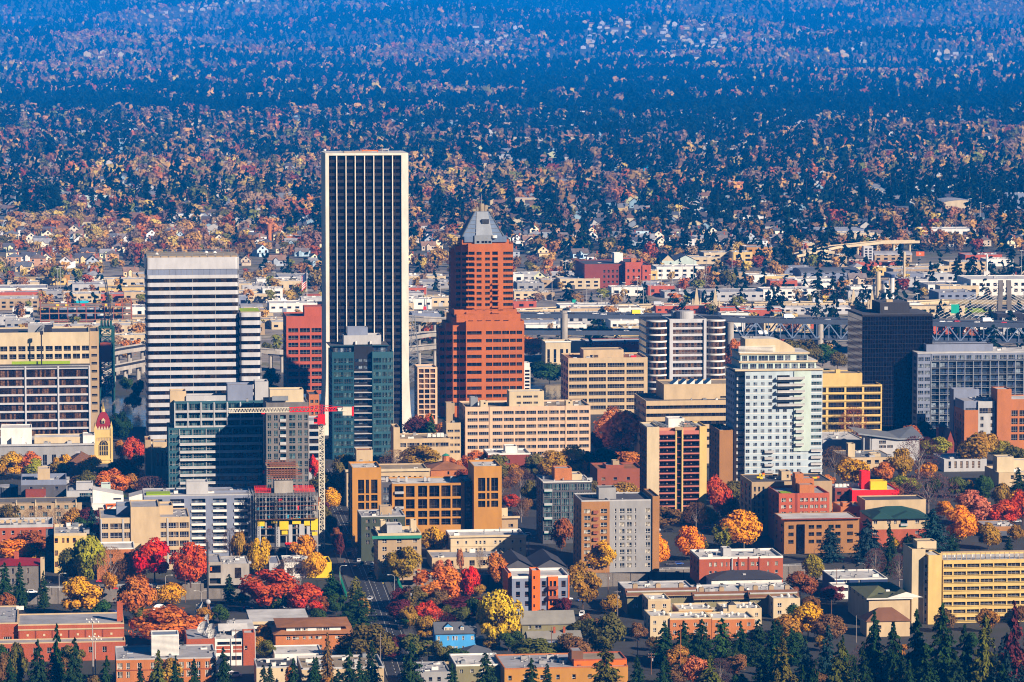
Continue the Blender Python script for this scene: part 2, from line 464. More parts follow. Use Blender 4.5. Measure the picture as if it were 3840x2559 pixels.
BOXES=[]
class Bd:
    """one building; every measure is given in photo pixels and turned into metres on its own front plane"""
    def __init__(s,name,label,x0,x1,yt,yb,D,a=A0,cat='building',group=None,z0=0.0):
        s.P=ground(x0,yb,z0);s.z0=z0
        s.a,s.D=a,D
        s.n=Vector((math.sin(a),-math.cos(a),0));s.ux=Vector((math.cos(a),math.sin(a),0))
        s.x0,s.x1,s.yt,s.yb=x0,x1,yt,yb
        s.root=empty(name,s.P,a,label,cat,group)
        s.W,s.H=s.u(x1),s.z(yt)
        s.wins=[]
        BOXES.append(s)
    def hit(s,px,py,off=0.0):
        r=ray(px,py);p=s.P-s.n*off
        t=(p-EYE).dot(s.n)/r.dot(s.n)
        return EYE+r*t
    def u(s,px,off=0.0):return(s.hit(px,(s.yt+s.yb)/2,off)-s.P).dot(s.ux)
    def z(s,py,off=0.0):return s.hit((s.x0+s.x1)/2,py,off).z-s.z0
    def part(s,name,mb,parent=None,smooth=False):return mb.build(name,parent or s.root,smooth=smooth)
    def face(s,mb,face,u0,u1,y0,y1,z0,z1,wall,specs):
        """one wall with true openings and reveals; windows go in behind it"""
        if face=='front':
            f=lambda a,h,t:(u0+a,y0+t,h);L=u1-u0;rz=0
        elif face=='left':
            f=lambda a,h,t:(u0+t,y1-a,h);L=y1-y0;rz=-math.pi/2
        elif face=='right':
            f=lambda a,h,t:(u1-t,y0+a,h);L=y1-y0;rz=math.pi/2
        else:
            f=lambda a,h,t:(u1-a,y1-t,h);L=u1-u0;rz=math.pi
        ops=[]
        for sp in specs or():
            cols,rows=sp['cols'],sp['rows']
            if isinstance(rows,tuple):
                t,b,st,n=rows;rows=[(t+st*k,b+st*k)for k in range(n)]
            if face=='front':
                if isinstance(cols,tuple):
                    x,w,st,n=cols;cols=[(x+st*k,x+st*k+w)for k in range(n)]
                cs=[(s.u(p,y0)-u0,s.u(q,y0)-u0)for p,q in cols]
            else:
                if isinstance(cols,tuple):
                    n,wf=cols;cols=[((k+.5-wf/2)/n,(k+.5+wf/2)/n)for k in range(n)]
                cs=[(p*L,q*L)for p,q in cols]
            rs=[(s.z(b,y0),s.z(t,y0))for t,b in rows]
            for h0,h1 in rs:
                for a0,a1 in cs:
                    a0,a1=max(a0,.12),min(a1,L-.12);hh0,hh1=max(h0,z0+.12),min(h1,z1-.12)
                    if a1-a0>.25 and hh1-hh0>.25:ops.append((a0,a1,hh0,hh1,sp))
        xs=sorted({round(v,3)for o in ops for v in o[:2]}|{0.0,round(L,3)})
        zs=sorted({round(v,3)for o in ops for v in o[2:4]}|{round(z0,3),round(z1,3)})
        hole=set()
        for o in ops:
            ia,ib=xs.index(round(o[0],3)),xs.index(round(o[1],3));ja,jb=zs.index(round(o[2],3)),zs.index(round(o[3],3))
            hole.update((i,j)for i in range(ia,ib)for j in range(ja,jb))
        for j in range(len(zs)-1):
            i=0
            while i<len(xs)-1:
                if(i,j)in hole:i+=1;continue
                k=i
                while k<len(xs)-1 and(k,j)not in hole:k+=1
                mb.poly([f(xs[i],zs[j],0),f(xs[k],zs[j],0),f(xs[k],zs[j+1],0),f(xs[i],zs[j+1],0)],wall)
                i=k
        for a0,a1,h0,h1,sp in ops:
            t=sp['t']
            q=[(a0,h0),(a1,h0),(a1,h1),(a0,h1)]
            for k in range(4):
                (pa,ph),(ra,rh)=q[k],q[(k+1)%4]
                mb.poly([f(pa,ph,0),f(pa,ph,t+.06),f(ra,rh,t+.06),f(ra,rh,0)],wall)
            s.wins.append((f(a0,h0,0),rz,a1-a0,h1-h0,sp,face=='front'))
    def vol(s,u0,u1,z0,z1,y0,y1,wall,roof='roofgrey',front=None,left=None,right=None,par=.9,cap=None,name='wall',rname='roof',back=True,lwall=None):
        mb=MB()
        s.face(mb,'front',u0,u1,y0,y1,z0,z1,wall,front)
        s.face(mb,'left',u0,u1,y0,y1,z0,z1,lwall or wall,left)
        s.face(mb,'right',u0,u1,y0,y1,z0,z1,wall,right)
        if back:s.face(mb,'back',u0,u1,y0,y1,z0,z1,wall,None)
        o=s.part(name,mb)
        if roof:
            rb=MB();t=min(.45,(u1-u0)*.1,(y1-y0)*.1);c=cap or wall
            if par>0:
                for(a,b,d,e)in((u0,u1,y0,y0+t),(u0,u1,y1-t,y1),(u0,u0+t,y0+t,y1-t),(u1-t,u1,y0+t,y1-t)):
                    rb.box(a,b,d,e,z1+.002,z1+par,c)
                rb.box(u0+t,u1-t,y0+t,y1-t,z1-.3,z1+.003,roof)
            else:
                rb.box(u0,u1,y0,y1,z1+.002,z1+.35,roof)
            s.part(rname,rb,o)
        return o
    def main(s,wall,roof='roofgrey',front=None,left=None,**k):
        par=k.pop('par',.9)
        return s.vol(0,s.W,0,s.H-max(par,0),0,s.D,wall,roof,front,left,par=par,**k)
    def pent(s,px0,px1,yt,y0,dep,wall,roof='roofgrey',front=None,base=None,name='penthouse',par=.5,left=None):
        zb=s.H-.9 if base is None else base
        return s.vol(s.u(px0,y0),s.u(px1,y0),zb,s.z(yt,y0)-par,y0,y0+dep,wall,roof,front,left,par=par,name=name,rname='penthouse_roof')
    def box(s,name,px0,px1,yt,yb,y0,dep,m,top=None,parent=None):
        mb=MB();mb.box(s.u(px0,y0),s.u(px1,y0),y0,y0+dep,s.z(yb,y0),s.z(yt,y0),m,top)
        return s.part(name,mb,parent)
    def band(s,name,px0,px1,yt,yb,m,out=.25,y0=0.0):
        mb=MB();mb.box(s.u(px0,y0),s.u(px1,y0),y0-out,y0-.003,s.z(yb,y0),s.z(yt,y0),m)
        return s.part(name,mb)
    def balcony(s,px0,px1,py,dep,m='lightgrey',rail='lightgrey',y0=0.0,h=1.1):
        mb=MB();a,b,z=s.u(px0,y0),s.u(px1,y0),s.z(py,y0)
        mb.box(a,b,y0-dep,y0-.004,z-.22,z,m)
        mb.box(a,b,y0-dep+.03,y0-dep+.09,z+.004,z+h,rail)
        mb.box(a,a+.06,y0-dep+.1,y0-.01,z+.004,z+h,rail);mb.box(b-.06,b,y0-dep+.1,y0-.01,z+.004,z+h,rail)
        return s.part('balcony',mb)
    def clutter(s,n,seed=0,u0=None,u1=None,y0=1.5,y1=None,z=None):
        """roof plant: each unit a part"""
        n=int(n*1.6)+2;rr=random.Random(seed+int(s.x0));z=s.H-.9 if z is None else z
        u0=s.W*.06 if u0 is None else u0;u1=s.W*.94 if u1 is None else u1;y1=s.D-1.5 if y1 is None else y1
        for _ in range(n):
            x,y=rr.uniform(u0,u1),rr.uniform(y0,max(y0+.1,y1));k=rr.random();mb=MB()
            if k<.5:
                w,d,h=rr.uniform(1,3.2),rr.uniform(1,2.4),rr.uniform(.8,1.9)
                mb.box(x,x+w,y,y+d,z+.01,z+h,rr.choice(['lightgrey','grey','white','steel']))
                mb.cyl((x+w/2,y+d/2),min(w,d)*.35,z+h,z+h+.25,'darkgrey',8)
                s.part('air_handler',mb)
            elif k<.85:
                mb.cyl((x,y),.22,z+.01,z+rr.uniform(.9,2.2),'steel',6);mb.cyl((x,y),.4,z+1.0,z+1.35,'lightgrey',6)
                s.part('vent_pipe',mb)
            else:
                mb.box(x,x+rr.uniform(1.5,3),y,y+1.6,z+.01,z+.55,'white','glassblue');s.part('skylight',mb)
    def done(s,cap=100):
        """the windows that show largest become parts, one by one; past the cap the rest share one"""
        w=sorted(s.wins,key=lambda q:(not q[5],-q[2]*q[3]))
        for pos,rz,ww,hh,sp,_ in w[:cap]:
            link(sp['name'],window_mesh(ww,hh,sp['mu'],sp['g'],sp['fr'],sp['t']),s.root,pos,rz)
        rest=w[cap:]
        if rest:
            V,Fc,Mi,mats=[],[],[],[]
            for pos,rz,ww,hh,sp,_ in rest:
                me=window_mesh(ww,hh,sp['mu'],sp['g'],sp['fr'],sp['t']);k=len(V);c,q=math.cos(rz),math.sin(rz)
                for v in me.vertices:V.append((pos[0]+v.co.x*c-v.co.y*q,pos[1]+v.co.x*q+v.co.y*c,pos[2]+v.co.z))
                ids=[]
                for m in me.materials:
                    if m not in mats:mats.append(m)
                    ids.append(mats.index(m))
                for p in me.polygons:Fc.append(tuple(k+i for i in p.vertices));Mi.append(ids[p.material_index])
            me=bpy.data.meshes.new('windows');me.from_pydata(V,[],Fc)
            for m in mats:me.materials.append(m)
            me.polygons.foreach_set('material_index',Mi)
            tag(link('window',me,s.root),kind='stuff')
        return s.root
# ================================================================== the towers
# tall black tower with cream fins
b=Bd('office_tower','tallest tower, black glass ribbed with thin cream vertical fins',1226,1533,583,1632,34)
b.vol(.35,b.W-.35,0,b.H-1.2,.5,b.D,'black',None,left=None,lwall='white_concrete')
xs=[1234]+[1264+35.0*k for k in range(8)]+[1505]
bays=[]
cols=[1264.5,1299,1333.5,1368.5,1403,1438,1473]
edges=[1234]+cols+[1507]
for k in range(8):
    mb=MB()
    a,c=b.u(edges[k])+.45,b.u(edges[k+1])-.45
    z0,z1=8,b.z(585)
    nf=40
    for j in range(nf):                       # glass floor by floor with a thin spandrel, all set back behind the fins
        h0=z0+(z1-z0)*j/nf;h1=z0+(z1-z0)*(j+1)/nf
        mb.poly([(a,.25,h0),(c,.25,h0),(c,.25,h0+(h1-h0)*.42),(a,.25,h0+(h1-h0)*.42)],'nearblack')
        m=a+(c-a)*.28
        g='glassdark' if j<nf-7 and j%2 else 'glassnavy'
        for p,q,mm in((a,m,g),(m+.15,c,'glassnavy')):
            mb.poly([(p,.3,h0+(h1-h0)*.42),(q,.3,h0+(h1-h0)*.42),(q,.3,h1),(p,.3,h1)],mm)
        mb.box(m,m+.15,.12,.3,h0,h1,'nearblack',bottom=False)
    b.part('glass_bay',mb)
for k in range(7):
    mb=MB();c=b.u(cols[k]);mb.box(c-.27,c+.27,-.95,.24,6,b.z(584),'white_concrete');b.part('fin',mb)
# corner fins flare out at the foot
for px0,px1,sgn in((1222,1235,-1),(1506,1532,1)):
    mb=MB();u0,u1=b.u(px0),b.u(px1);n=14
    prof=[(0,3.2),(6,2.0),(14,1.0),(26,.4),(40,0),(b.H,0)]
    for(h0,e0),(h1,e1)in zip(prof[:-1],prof[1:]):
        mb.poly([(u0-(e0 if sgn<0 else 0),-.9-e0*.4,h0),(u1+(e0 if sgn>0 else 0),-.9-e0*.4,h0),(u1+(e1 if sgn>0 else 0),-.9-e1*.4,h1),(u0-(e1 if sgn<0 else 0),-.9-e1*.4,h1)],'white_concrete')
        s0,s1=((u0-e0,u0-e1)if sgn<0 else(u1+e0,u1+e1))
        mb.poly([(s0,-.9-e0*.4,h0),(s0,b.D,h0),(s1,b.D,h1),(s1,-.9-e1*.4,h1)],'white_concrete')
        i0=u1 if sgn<0 else u0
        mb.poly([(i0,-.9-e0*.4,h0),(i0,.5,h0),(i0,.5,h1),(i0,-.9-e1*.4,h1)],'white_concrete')
    b.part('corner_pier',mb)
mb=MB();mb.box(b.u(1222),b.u(1532),-.9,b.D,b.H,b.H+1.3,'white_concrete','roofwhite');b.part('roof',mb)
mb=MB();mb.box(b.u(1293,9),b.u(1396,9),9,20,b.H+1.31,b.z(569,9),'tan','roofwhite');b.part('penthouse',mb)
mb=MB()
for p in(1362,1418):mb.bar((b.u(p,12),12,b.H+1.3),(b.u(p,12),12,b.z(564,12)),.25,'orange')
mb.bar((b.u(1362,12),12,b.z(564,12)),(b.u(1418,12),12,b.z(566,12)),.3,'orange');b.part('window_cleaning_crane',mb)
mb=MB()
for p in(1437,1458):
    for y in(10,16):mb.bar((b.u(p,y),y,b.H+1.3),(b.u(p,y),y,b.z(561,12)),.2,'lightgrey')
for y in(10,16):mb.bar((b.u(1437,y),y,b.z(561,12)),(b.u(1458,y),y,b.z(561,12)),.2,'lightgrey')
b.part('roof_frame',mb)
mb=MB();mb.cyl((b.u(1209)+2,4),.2,b.H+1.3,b.z(566),'lightgrey',8);mb.cyl((b.u(1209)+2,4),.9,b.z(566),b.z(560),'white',10);b.part('antenna',mb)
b.done()

# striped tower
b=Bd('office_tower','slab tower striped by pale metal bands and dark ribbon windows',552,899,966,1662,36)
rows=[]
t=1046.0
W_=b.W
def band_tower(b,u0,u1,y0,D,ytop,rows_px,m='panel',wname='ribbon_window',cr=2.2):
    """rounded spandrel bands with ribbon glass between"""
    core=MB();core.box(u0+.5,u1-.5,y0+.5,y0+D-.5,0,b.z(ytop)-.3,'black');b.part('wall',core)
    for i,(pt,pb,kind)in enumerate(rows_px):
        z1,z0=b.z(pt),b.z(pb);mb=MB()
        if kind=='w':
            pts=[]
            for cx,cyy,a0 in((u1-cr,y0+cr,-90),(u1-cr,y0+D-cr,0),(u0+cr,y0+D-cr,90),(u0+cr,y0+cr,180)):
                for q in range(5):
                    a=math.radians(a0+90*q/4);pts.append((cx+cr*math.cos(a),cyy+cr*math.sin(a)))
            n=len(pts)
            for q in range(n):
                (xa,ya),(xb,yb_)=pts[q],pts[(q+1)%n]
                mb.poly([(xa,ya,z0),(xb,yb_,z0),(xb,yb_,z1),(xa,ya,z1)],m)
            mb.poly([(x,y,z1)for x,y in pts],'roofgrey');mb.poly([(x,y,z0)for x,y in pts][::-1],m)
            b.part('spandrel_band',mb)
        else:
            g='glassdark' if kind=='g' else 'bluegrey'
            nn=max(3,int((u1-u0)/3.2))
            for q in range(nn):
                a,c=u0+.8+(u1-u0-1.6)*q/nn,u0+.8+(u1-u0-1.6)*(q+1)/nn
                mb.poly([(a,y0+.35,z0),(c-.08,y0+.35,z0),(c-.08,y0+.35,z1),(a,y0+.35,z1)],g)
                if q%4==3:mb.box(c-.12,c+.12,y0+.2,y0+.44,z0+.01,z1-.01,'frame')
            b.part(wname if kind=='g' else 'louvre_band',mb)
rp=[(966,1010,'w'),(1010,1032,'l')]
t=1032.0
while t<1660:
    rp+=[(t,t+15.6 if t>1033 else t+13,'w'),(t+15.6,t+30,'g')];t+=30.0 if t>1033 else 28.0
band_tower(b,0,b.W,0,b.D,966,rp)
mb=MB();mb.box(1,b.W-1,1,b.D-1,b.H-.2,b.H+.8,'tan','rooftan');b.part('roof',mb)
mb=MB()
for k in range(13):
    x=b.W*k/12
    for y in(.6,b.D-.6):mb.bar((min(max(x,.6),b.W-.6),y,b.H),(min(max(x,.6),b.W-.6),y,b.H+2.2),.09,'steel')
for y in(.6,b.D-.6):
    for h in(1.2,2.2):mb.bar((.6,y,b.H+h),(b.W-.6,y,b.H+h),.07,'steel')
b.part('railing',mb)
for p,q in((592,950),(778,945),(810,946)):
    mb=MB();x=b.u(p);mb.cyl((x,8),.25,b.H+.8,b.z(q),'lightgrey',6);mb.cyl((x,7.6),1.3,b.z(q)-1,b.z(q),'white',10,r2=.4);b.part('antenna',mb)
b.done()
c=Bd('office_wing','lower striped wing with a roof garden attached beside the striped slab tower',900,982,1174,1662,30)
rp=[];t=1174.0
while t<1660:rp+=[(t,t+17,'w'),(t+17,t+30,'g')];t+=30.0
band_tower(c,.3,c.W,3,27,1174,rp)
mb=MB();mb.box(1,c.W-.6,4,29,c.H-.1,c.H+.5,'rooftan','lime');c.part('roof_garden',mb)
c.done()

# brick tower with metal pyramid crown
b=Bd('brick_tower','orange brick stepped tower crowned by a silver metal pyramid',1698,1966,900,1580,46,cat='tower')
B_='koinbrick'
def S2(px0,px1,rows,**k):return S([(px0,px1)],rows,**k)
rp9=(1243,1256,29.7,9)
lower_rows=[(1242+29.6*k,1255+29.6*k)for k in range(10)]
z_pod=b.z(1210)
b.vol(b.u(1748),b.W,0,z_pod,0,40,B_,'roofbrown',[S([(1751,1806),(1822,1846),(1849,1880),(1883,1909),(1912,1934),(1937,1958)],lower_rows,mu=3,t=.35,g='glassdark',fr='darkframe',name='ribbon_window')],left=[S((2,.7),lower_rows,mu=3,g='glassdark',fr='darkframe')],par=.8)
b.vol(b.u(1698,6),b.u(1747,6),0,z_pod+2,6,44,B_,'roofbrown',[S([(1700,1722),(1724,1746)],lower_rows,mu=2,g='glassdark',fr='darkframe',t=.35)],left=[S((3,.7),lower_rows,mu=3,g='glassdark',fr='darkframe')],par=.8)
b.vol(b.u(1672,15),b.u(1697.5,15),0,z_pod-2,15,40,B_,'roofbrown',[S([(1674,1696)],lower_rows,mu=2,g='glassdark',fr='darkframe')],left=[S((3,.7),lower_rows,mu=3,g='glassdark',fr='darkframe')],par=.8)
b.vol(b.u(1646,24),b.u(1671.5,24),0,z_pod-6,24,40,B_,'roofbrown',[S([(1650,1669)],lower_rows,mu=2,g='glassdark',fr='darkframe')],left=[S((3,.7),lower_rows,mu=2,g='glassdark',fr='darkframe')],par=.8)
# stepped shoulders
z_s1=b.z(1186);z_s0=b.z(1170)
b.vol(b.u(1712,3),b.u(1952,3),z_pod,z_s1,3,40,B_,'roofbrown',[S((1755,20,33,5),[(1202,1211)],mu=2,g='glassdark',fr='darkframe',t=.4)],par=1.0)
b.vol(b.u(1704,6),b.u(1938,6),z_s1,z_s0,6,40,B_,'roofbrown',None,par=1.0)
# shaft
zt=b.z(921)
sh_rows=(945,956,21.4,11)
b.vol(b.u(1756,6),b.u(1924,6),z_s0,zt,6,36,B_,'roofbrown',[S([(1787,1806),(1819,1837)],sh_rows,mu=2,t=.35,g='glassdark',fr='darkframe'),S([(1887,1923)],sh_rows,mu=4,t=.3,g='glassdark',fr='darkframe',name='corner_window'),S([(1757,1780),(1846,1867)],(944,957,21.4,11),t=1.3,fr=None,g='glassdark',name='balcony_recess')],left=[S((2,.6),sh_rows,mu=3,g='glassdark',fr='darkframe')],par=.6)
b.vol(b.u(1730,14),b.u(1755,14),z_s0,zt-1,14,36,B_,'roofbrown',[S([(1733,1753)],sh_rows,mu=2,g='glassdark',fr='darkframe')],left=[S((2,.7),sh_rows,mu=3,g='glassdark',fr='darkframe')],par=.6)
b.vol(b.u(1708,20),b.u(1729,20),z_s0,zt-2,20,36,B_,'roofbrown',[S([(1710,1727)],sh_rows,mu=2,g='glassdark',fr='darkframe')],left=[S((2,.7),sh_rows,mu=2,g='glassdark',fr='darkframe')],par=.6)
b.vol(b.u(1690,26),b.u(1707,26),z_s0-6,zt-4,26,36,B_,'roofbrown',None,left=[S((1,.7),sh_rows,mu=2,g='glassdark',fr='darkframe')],par=.6)
for k in range(11):
    b.box('balcony',1749,1781,956.5+21.4*k,963+21.4*k,4.2,1.7,B_)
    if k>4:b.box('balcony',1845,1874,956.5+21.4*k,962+21.4*k,4.6,1.35,B_)
b.vol(b.u(1733,10),b.u(1908,10),zt,b.z(902,10),10,34,B_,'roofbrown',None,par=.4)
# crown
zc0,zc1,zc2,zap=b.z(902,10),b.z(878,10),b.z(885,10),b.z(795,14)
cm=MB();cm.box(b.u(1742,9),b.u(1900,9),9,33,zc0-1,zc1-1.5,'bluesteel','steel');b.part('crown_base',cm)
cm=MB();cm.box(b.u(1780,8),b.u(1845,8),8,12,b.z(921,8),zc1-.8,'steel');o=b.part('crown_gable',cm)
for p in(1788,1806,1818,1832):
    mb=MB();mb.box(b.u(p,8),b.u(p,8)+1.6,7.9,7.99,b.z(912,8),b.z(904,8),'glassdark');b.part('crown_window',mb,o)
x0,x1,xa,xb=b.u(1727,11),b.u(1893,11),b.u(1782,16),b.u(1836,16)
def frust(mb,x0,x1,y0,y1,z0,a0,a1,c0,c1,z1,m):
    q=[(x0,y0,z0),(x1,y0,z0),(x1,y1,z0),(x0,y1,z0)];t=[(a0,c0,z1),(a1,c0,z1),(a1,c1,z1),(a0,c1,z1)]
    for k in range(4):mb.poly([q[k],q[(k+1)%4],t[(k+1)%4],t[k]],m)
    mb.poly(t,m)
cm=MB();frust(cm,x0+1,x1-1,10,33,zc1-1.5,xa,xb,17,27,zap,'bluesteel');cr=b.part('pyramid_roof',cm)
cm=MB()
pa,pb_=b.u(1784,11),b.u(1848,11)
n=18
for k in range(n):                                # standing-seam centre panel, proud of the glassy sides
    f0,f1=k/n,(k+.9)/n
    P=lambda f,h:(pa+(pb_-pa)*f+((xa+1)+(xb-xa-2)*f-(pa+(pb_-pa)*f))*h,9.2+(16.6-9.2)*h,zc1-1.5+(zap-zc1+1.5)*h)
    cm.poly([P(f0,0),P(f1,0),P(f1,1),P(f0,1)],'steel')
P=lambda f,h:(pa+(pb_-pa)*f+((xa+1)+(xb-xa-2)*f-(pa+(pb_-pa)*f))*h,9.23+(16.6-9.2)*h,zc1-1.5+(zap-zc1+1.5)*h)
cm.poly([P(0,0),P(1,0),P(1,1),P(0,1)],'bluesteel')
cm.box(P(.38,.6)[0],P(.92,.6)[0],P(0,.52)[1]-.6,P(0,.52)[1]+1.5,b.z(839,13),b.z(823,13),'darksteel')
b.part('roof_panel',cm,cr)
cm=MB()
for f in(0,1):
    for d in(-1,1):cm.bar((x0+1 if f==0 else x1-1,10,zc1-1.5),(xa if f==0 else xb,17,zap),.35,'steel')
for k in range(1,6):
    h=k/6
    for s_ in(0,1):
        e0=(x0+1+(xa-x0-1)*h)if s_==0 else(x1-1+(xb-x1+1)*h)
        e1=P(0 if s_==0 else 1,h)[0]
        cm.bar((e0,10+7*h-.2,zc1-1.5+(zap-zc1+1.5)*h),(e1,10+7*h-.2,zc1-1.5+(zap-zc1+1.5)*h),.16,'steel')
b.part('roof_frame',cm,cr)
cm=MB();cx=(xa+xb)/2
for k in range(5):cm.cyl((cx-5+2.5*k,21+(k%2)),1.6,zap,b.z((785,778,765,772,786)[k],18),'rooftan',10)
b.part('vent_stack',cm)
cm=MB();cm.cyl((cx,21),.28,zap,b.z(728,18),'steel',6,r2=.12);b.part('flagpole',cm)
cm=MB();cm.cyl((b.u(1853,9),8.4),1.8,b.z(893,9),b.z(883,9),'white',12);b.part('satellite_dish',cm)
b.done()

# red office behind the striped wing
b=Bd('brick_office','red brick office with three rows of square windows between the two tallest slabs',1075,1232,1186,1479,34)
b.main('redbrick','roofdark',[S((1081,38,43.5,3),(1231,1247,27.2,9),g='glassdark',mu=3,t=.45)],left=[S((3,.75),(1231,1247,27.2,9),g='glassdark',mu=3)])
b.pent(1142,1215,1150,8,14,'redbrick','roofdark');b.done()

# dark teal residential tower
b=Bd('apartment_tower','dark teal glass apartment tower with a recessed column of white-edged balconies',1247,1476,1326,1725,30)
rows=(1344,1361,25.9,15)
rw2=(1346,1358,25.9,15)
b.vol(0,b.u(1328),0,b.H,0,29,'teal','roofdark',[S([(1252,1288),(1291,1325)],rows,g='glassteal',mu=4,t=.15,fr='darkframe')],left=[S((3,.75),rows,g='glassteal',mu=3,t=.15,fr='darkframe')],par=.8)
b.vol(b.u(1397),b.W,0,b.H,0,29,'tealgrey','roofdark',[S([(1400,1430),(1434,1452),(1455,1474)],rows,g='glassteal',mu=3,t=.15,fr='darkframe')],par=.8)
b.vol(b.u(1328,3)+.05,b.u(1397,3)-.05,0,b.z(1296,3),3,29,'black','roofdark',[S([(1332,1360),(1364,1392)],rw2,g='glassblue',mu=2,t=.2,fr=None)],par=.5)
for k in range(13):b.box('balcony',1329,1396,1394.5+25.7*k,1397.5+25.7*k,.3,2.6,'lightgrey')
b.vol(b.u(1250,4),b.u(1462,4),b.H,b.z(1298,4),4.6,27,'nearblack',None,[S([(1256,1322),(1402,1455)],[(1302,1322)],g='glassblue',mu=6,t=.2,fr='darkframe')],name='penthouse')
mb=MB();mb.box(b.u(1236,3),b.u(1460,3),3,27,b.z(1298,4)+.01,b.z(1295,4),'teal','roofdark');b.part('roof',mb)
b.vol(b.u(1290,8),b.u(1430,8),b.z(1295,8)+.01,b.z(1264,8),8,22,'lightgrey','roofwhite',None,name='plant_room',rname='plant_roof')
b.vol(b.u(1304,14),b.u(1380,14),b.z(1264,14),b.z(1234,14),14,22,'bluegrey','roofdark',None,name='plant_room',rname='plant_roof')
for p in(1335,1390):
    mb=MB();mb.cyl((b.u(p,7),7),.5,b.z(1295,7),b.z(1280,7),'white',8);b.part('vent_pipe',mb)
b.done()

# pink-cream low tower left of the brick tower
b=Bd('apartment_block','narrow pink-beige apartment block with brown recessed balconies beside the brick tower',1566,1640,1378,1592,20)
b.main('pinkcream','roofwhite',[S((1571,18,21.5,3),(1384,1399,19.2,10),g='glassbrown',t=.9,fr=None,name='balcony_recess')],left=[S((2,.5),(1384,1398,19.2,10))])
b.done()
# white sliver right of brick tower
b=Bd('apartment_block','small white apartment block with balconies half hidden behind the brick tower',1950,1989,1378,1545,14)
b.main('white','roofwhite',[S((1968,18,30,1),(1388,1396,13.4,10),g='glassdark',t=.8,fr=None)]);b.pent(1960,1986,1361,3,8,'white');b.done()

# big pink-cream office
b=Bd('office_block','long seven-storey cream office with white-framed grouped windows and two rooftop boxes',1745,2214,1524,1742,32)
rows=(1541,1553.5,25.7,7)
b.main('pinkcream','rooftan',[S([(1753,1791),(1796,1832)]+[(1847+42.2*k,1847+42.2*k+37)for k in range(7)]+[(2130,2166),(2172,2208)],rows,mu=5,t=.3)],left=[S((3,.4),rows,mu=3)],par=.9)
for p in(1838.5,2123):b.box('pilaster',p-3,p+3,1524,1740,-.35,.34,'pinkcream')
b.vol(b.u(1910,5),b.u(2040,5),b.H-.9,b.z(1472,5),5,16,'cream','roofwhite',[S([(1937,1953),(1961,1995),(2001,2017)],[(1484,1492),(1507,1515)],mu=5)],name='penthouse',par=.6)
b.pent(1802,1830,1503,3,6,'cream',front=[S([(1814,1821)],[(1508,1514)],mu=1)]);b.pent(2122,2148,1506,3,6,'cream',front=[S([(2131,2138)],[(1510,1516)],mu=1)])
b.pent(1765,1792,1488,9,7,'steel','roofgrey');b.clutter(7);b.done()

# beige ribbon office
b=Bd('office_block','beige six-storey office with four bays of ribbon windows and a rooftop box',2131,2428,1342,1556,34)
rows=(1362,1377,26.5,7)
b.main('beige','roofbrown',[S([(2134,2201),(2208,2272),(2278,2342),(2349,2414)],rows,g='glassdark',mu=7,t=.6)],left=[S((3,.75),rows,g='glassdark',mu=3,t=.5)])
b.pent(2188,2338,1312,7,16,'beige','rooftan',front=[S([(2212,2225),(2227,2243)],[(1331,1341)],fr='darkframe')])
b.box('rooftop_plant',2366,2386,1336,1343,6,3,'red');b.clutter(5);b.done()

# white round-ended tower
b=Bd('office_tower','white and bronze office tower with two rounded glass ends',2427,2724,1200,1480,40)
rowsz=[(1202,1207.5)]+[(1202+25.2*k,1208.5+25.2*k)for k in range(1,13)]
rr_=b.u(2510)/2
ztop=b.H
for cxp,nm in((2468,0),(2688,1)):
    cx,r=b.u(cxp),(b.u(2510)-b.u(2427))/2 if nm==0 else(b.u(2724)-b.u(2651))/2
    cyy=r-1.0
    core=MB();core.cyl((cx,cyy),r-.5,0,ztop-.5,'black',28);core.box(cx-r+.5,cx+r-.5,cyy,36,0,ztop-.6,'black');b.part('wall',core)
    prev=None
    for(pt,pb)in rowsz:
        z1,z0=b.z(pt),b.z(pb);mb=MB();mb.cyl((cx,cyy),r,z0,z1,'white',28,top='roofwhite',a0=math.pi,a1=2*math.pi,cap=False)
        mb.poly([(cx+r*math.cos(math.pi+math.pi*j/28),cyy+r*math.sin(math.pi+math.pi*j/28),z1)for j in range(29)],'roofwhite')
        mb.poly([(cx+r*math.cos(math.pi+math.pi*j/28),cyy+r*math.sin(math.pi+math.pi*j/28),z0)for j in range(29)][::-1],'white')
        for sx in(-1,1):mb.poly([(cx+sx*r,cyy,z0),(cx+sx*r,36,z0),(cx+sx*r,36,z1),(cx+sx*r,cyy,z1)],'white')
        b.part('spandrel_band',mb)
        if prev is not None:
            mb=MB()
            for j in range(14):
                a,c=math.pi+math.pi*j/14,math.pi+math.pi*(j+.92)/14;q=r-.3
                mb.poly([(cx+q*math.cos(a),cyy+q*math.sin(a),z1),(cx+q*math.cos(c),cyy+q*math.sin(c),z1),(cx+q*math.cos(c),cyy+q*math.sin(c),prev),(cx+q*math.cos(a),cyy+q*math.sin(a),prev)],'glassbrown')
            for sx in(-1,1):mb.poly([(cx+sx*(r-.3),cyy,z1),(cx+sx*(r-.3),36,z1),(cx+sx*(r-.3),36,prev),(cx+sx*(r-.3),cyy,prev)],'glassbrown')
            b.part('ribbon_window',mb)
        prev=z0
b.vol(b.u(2511),b.u(2650),0,ztop,1.2,36,'panel','roofdark',[S([(2523,2637)],(1211,1227,25.2,11),g='glassbrown',mu=10,t=.5,name='ribbon_window')],par=.5)
for p,q in((2511,2521),(2639,2649)):b.box('pilaster',p,q,1200,1478,.2,.95,'panel')
mb=MB();mb.cyl((b.u(2568,12),12),(b.u(2600,12)-b.u(2536,12))/2,ztop-.5,b.z(1166,12),'lightgrey',24,top='roofgrey');b.part('plant_drum',mb)
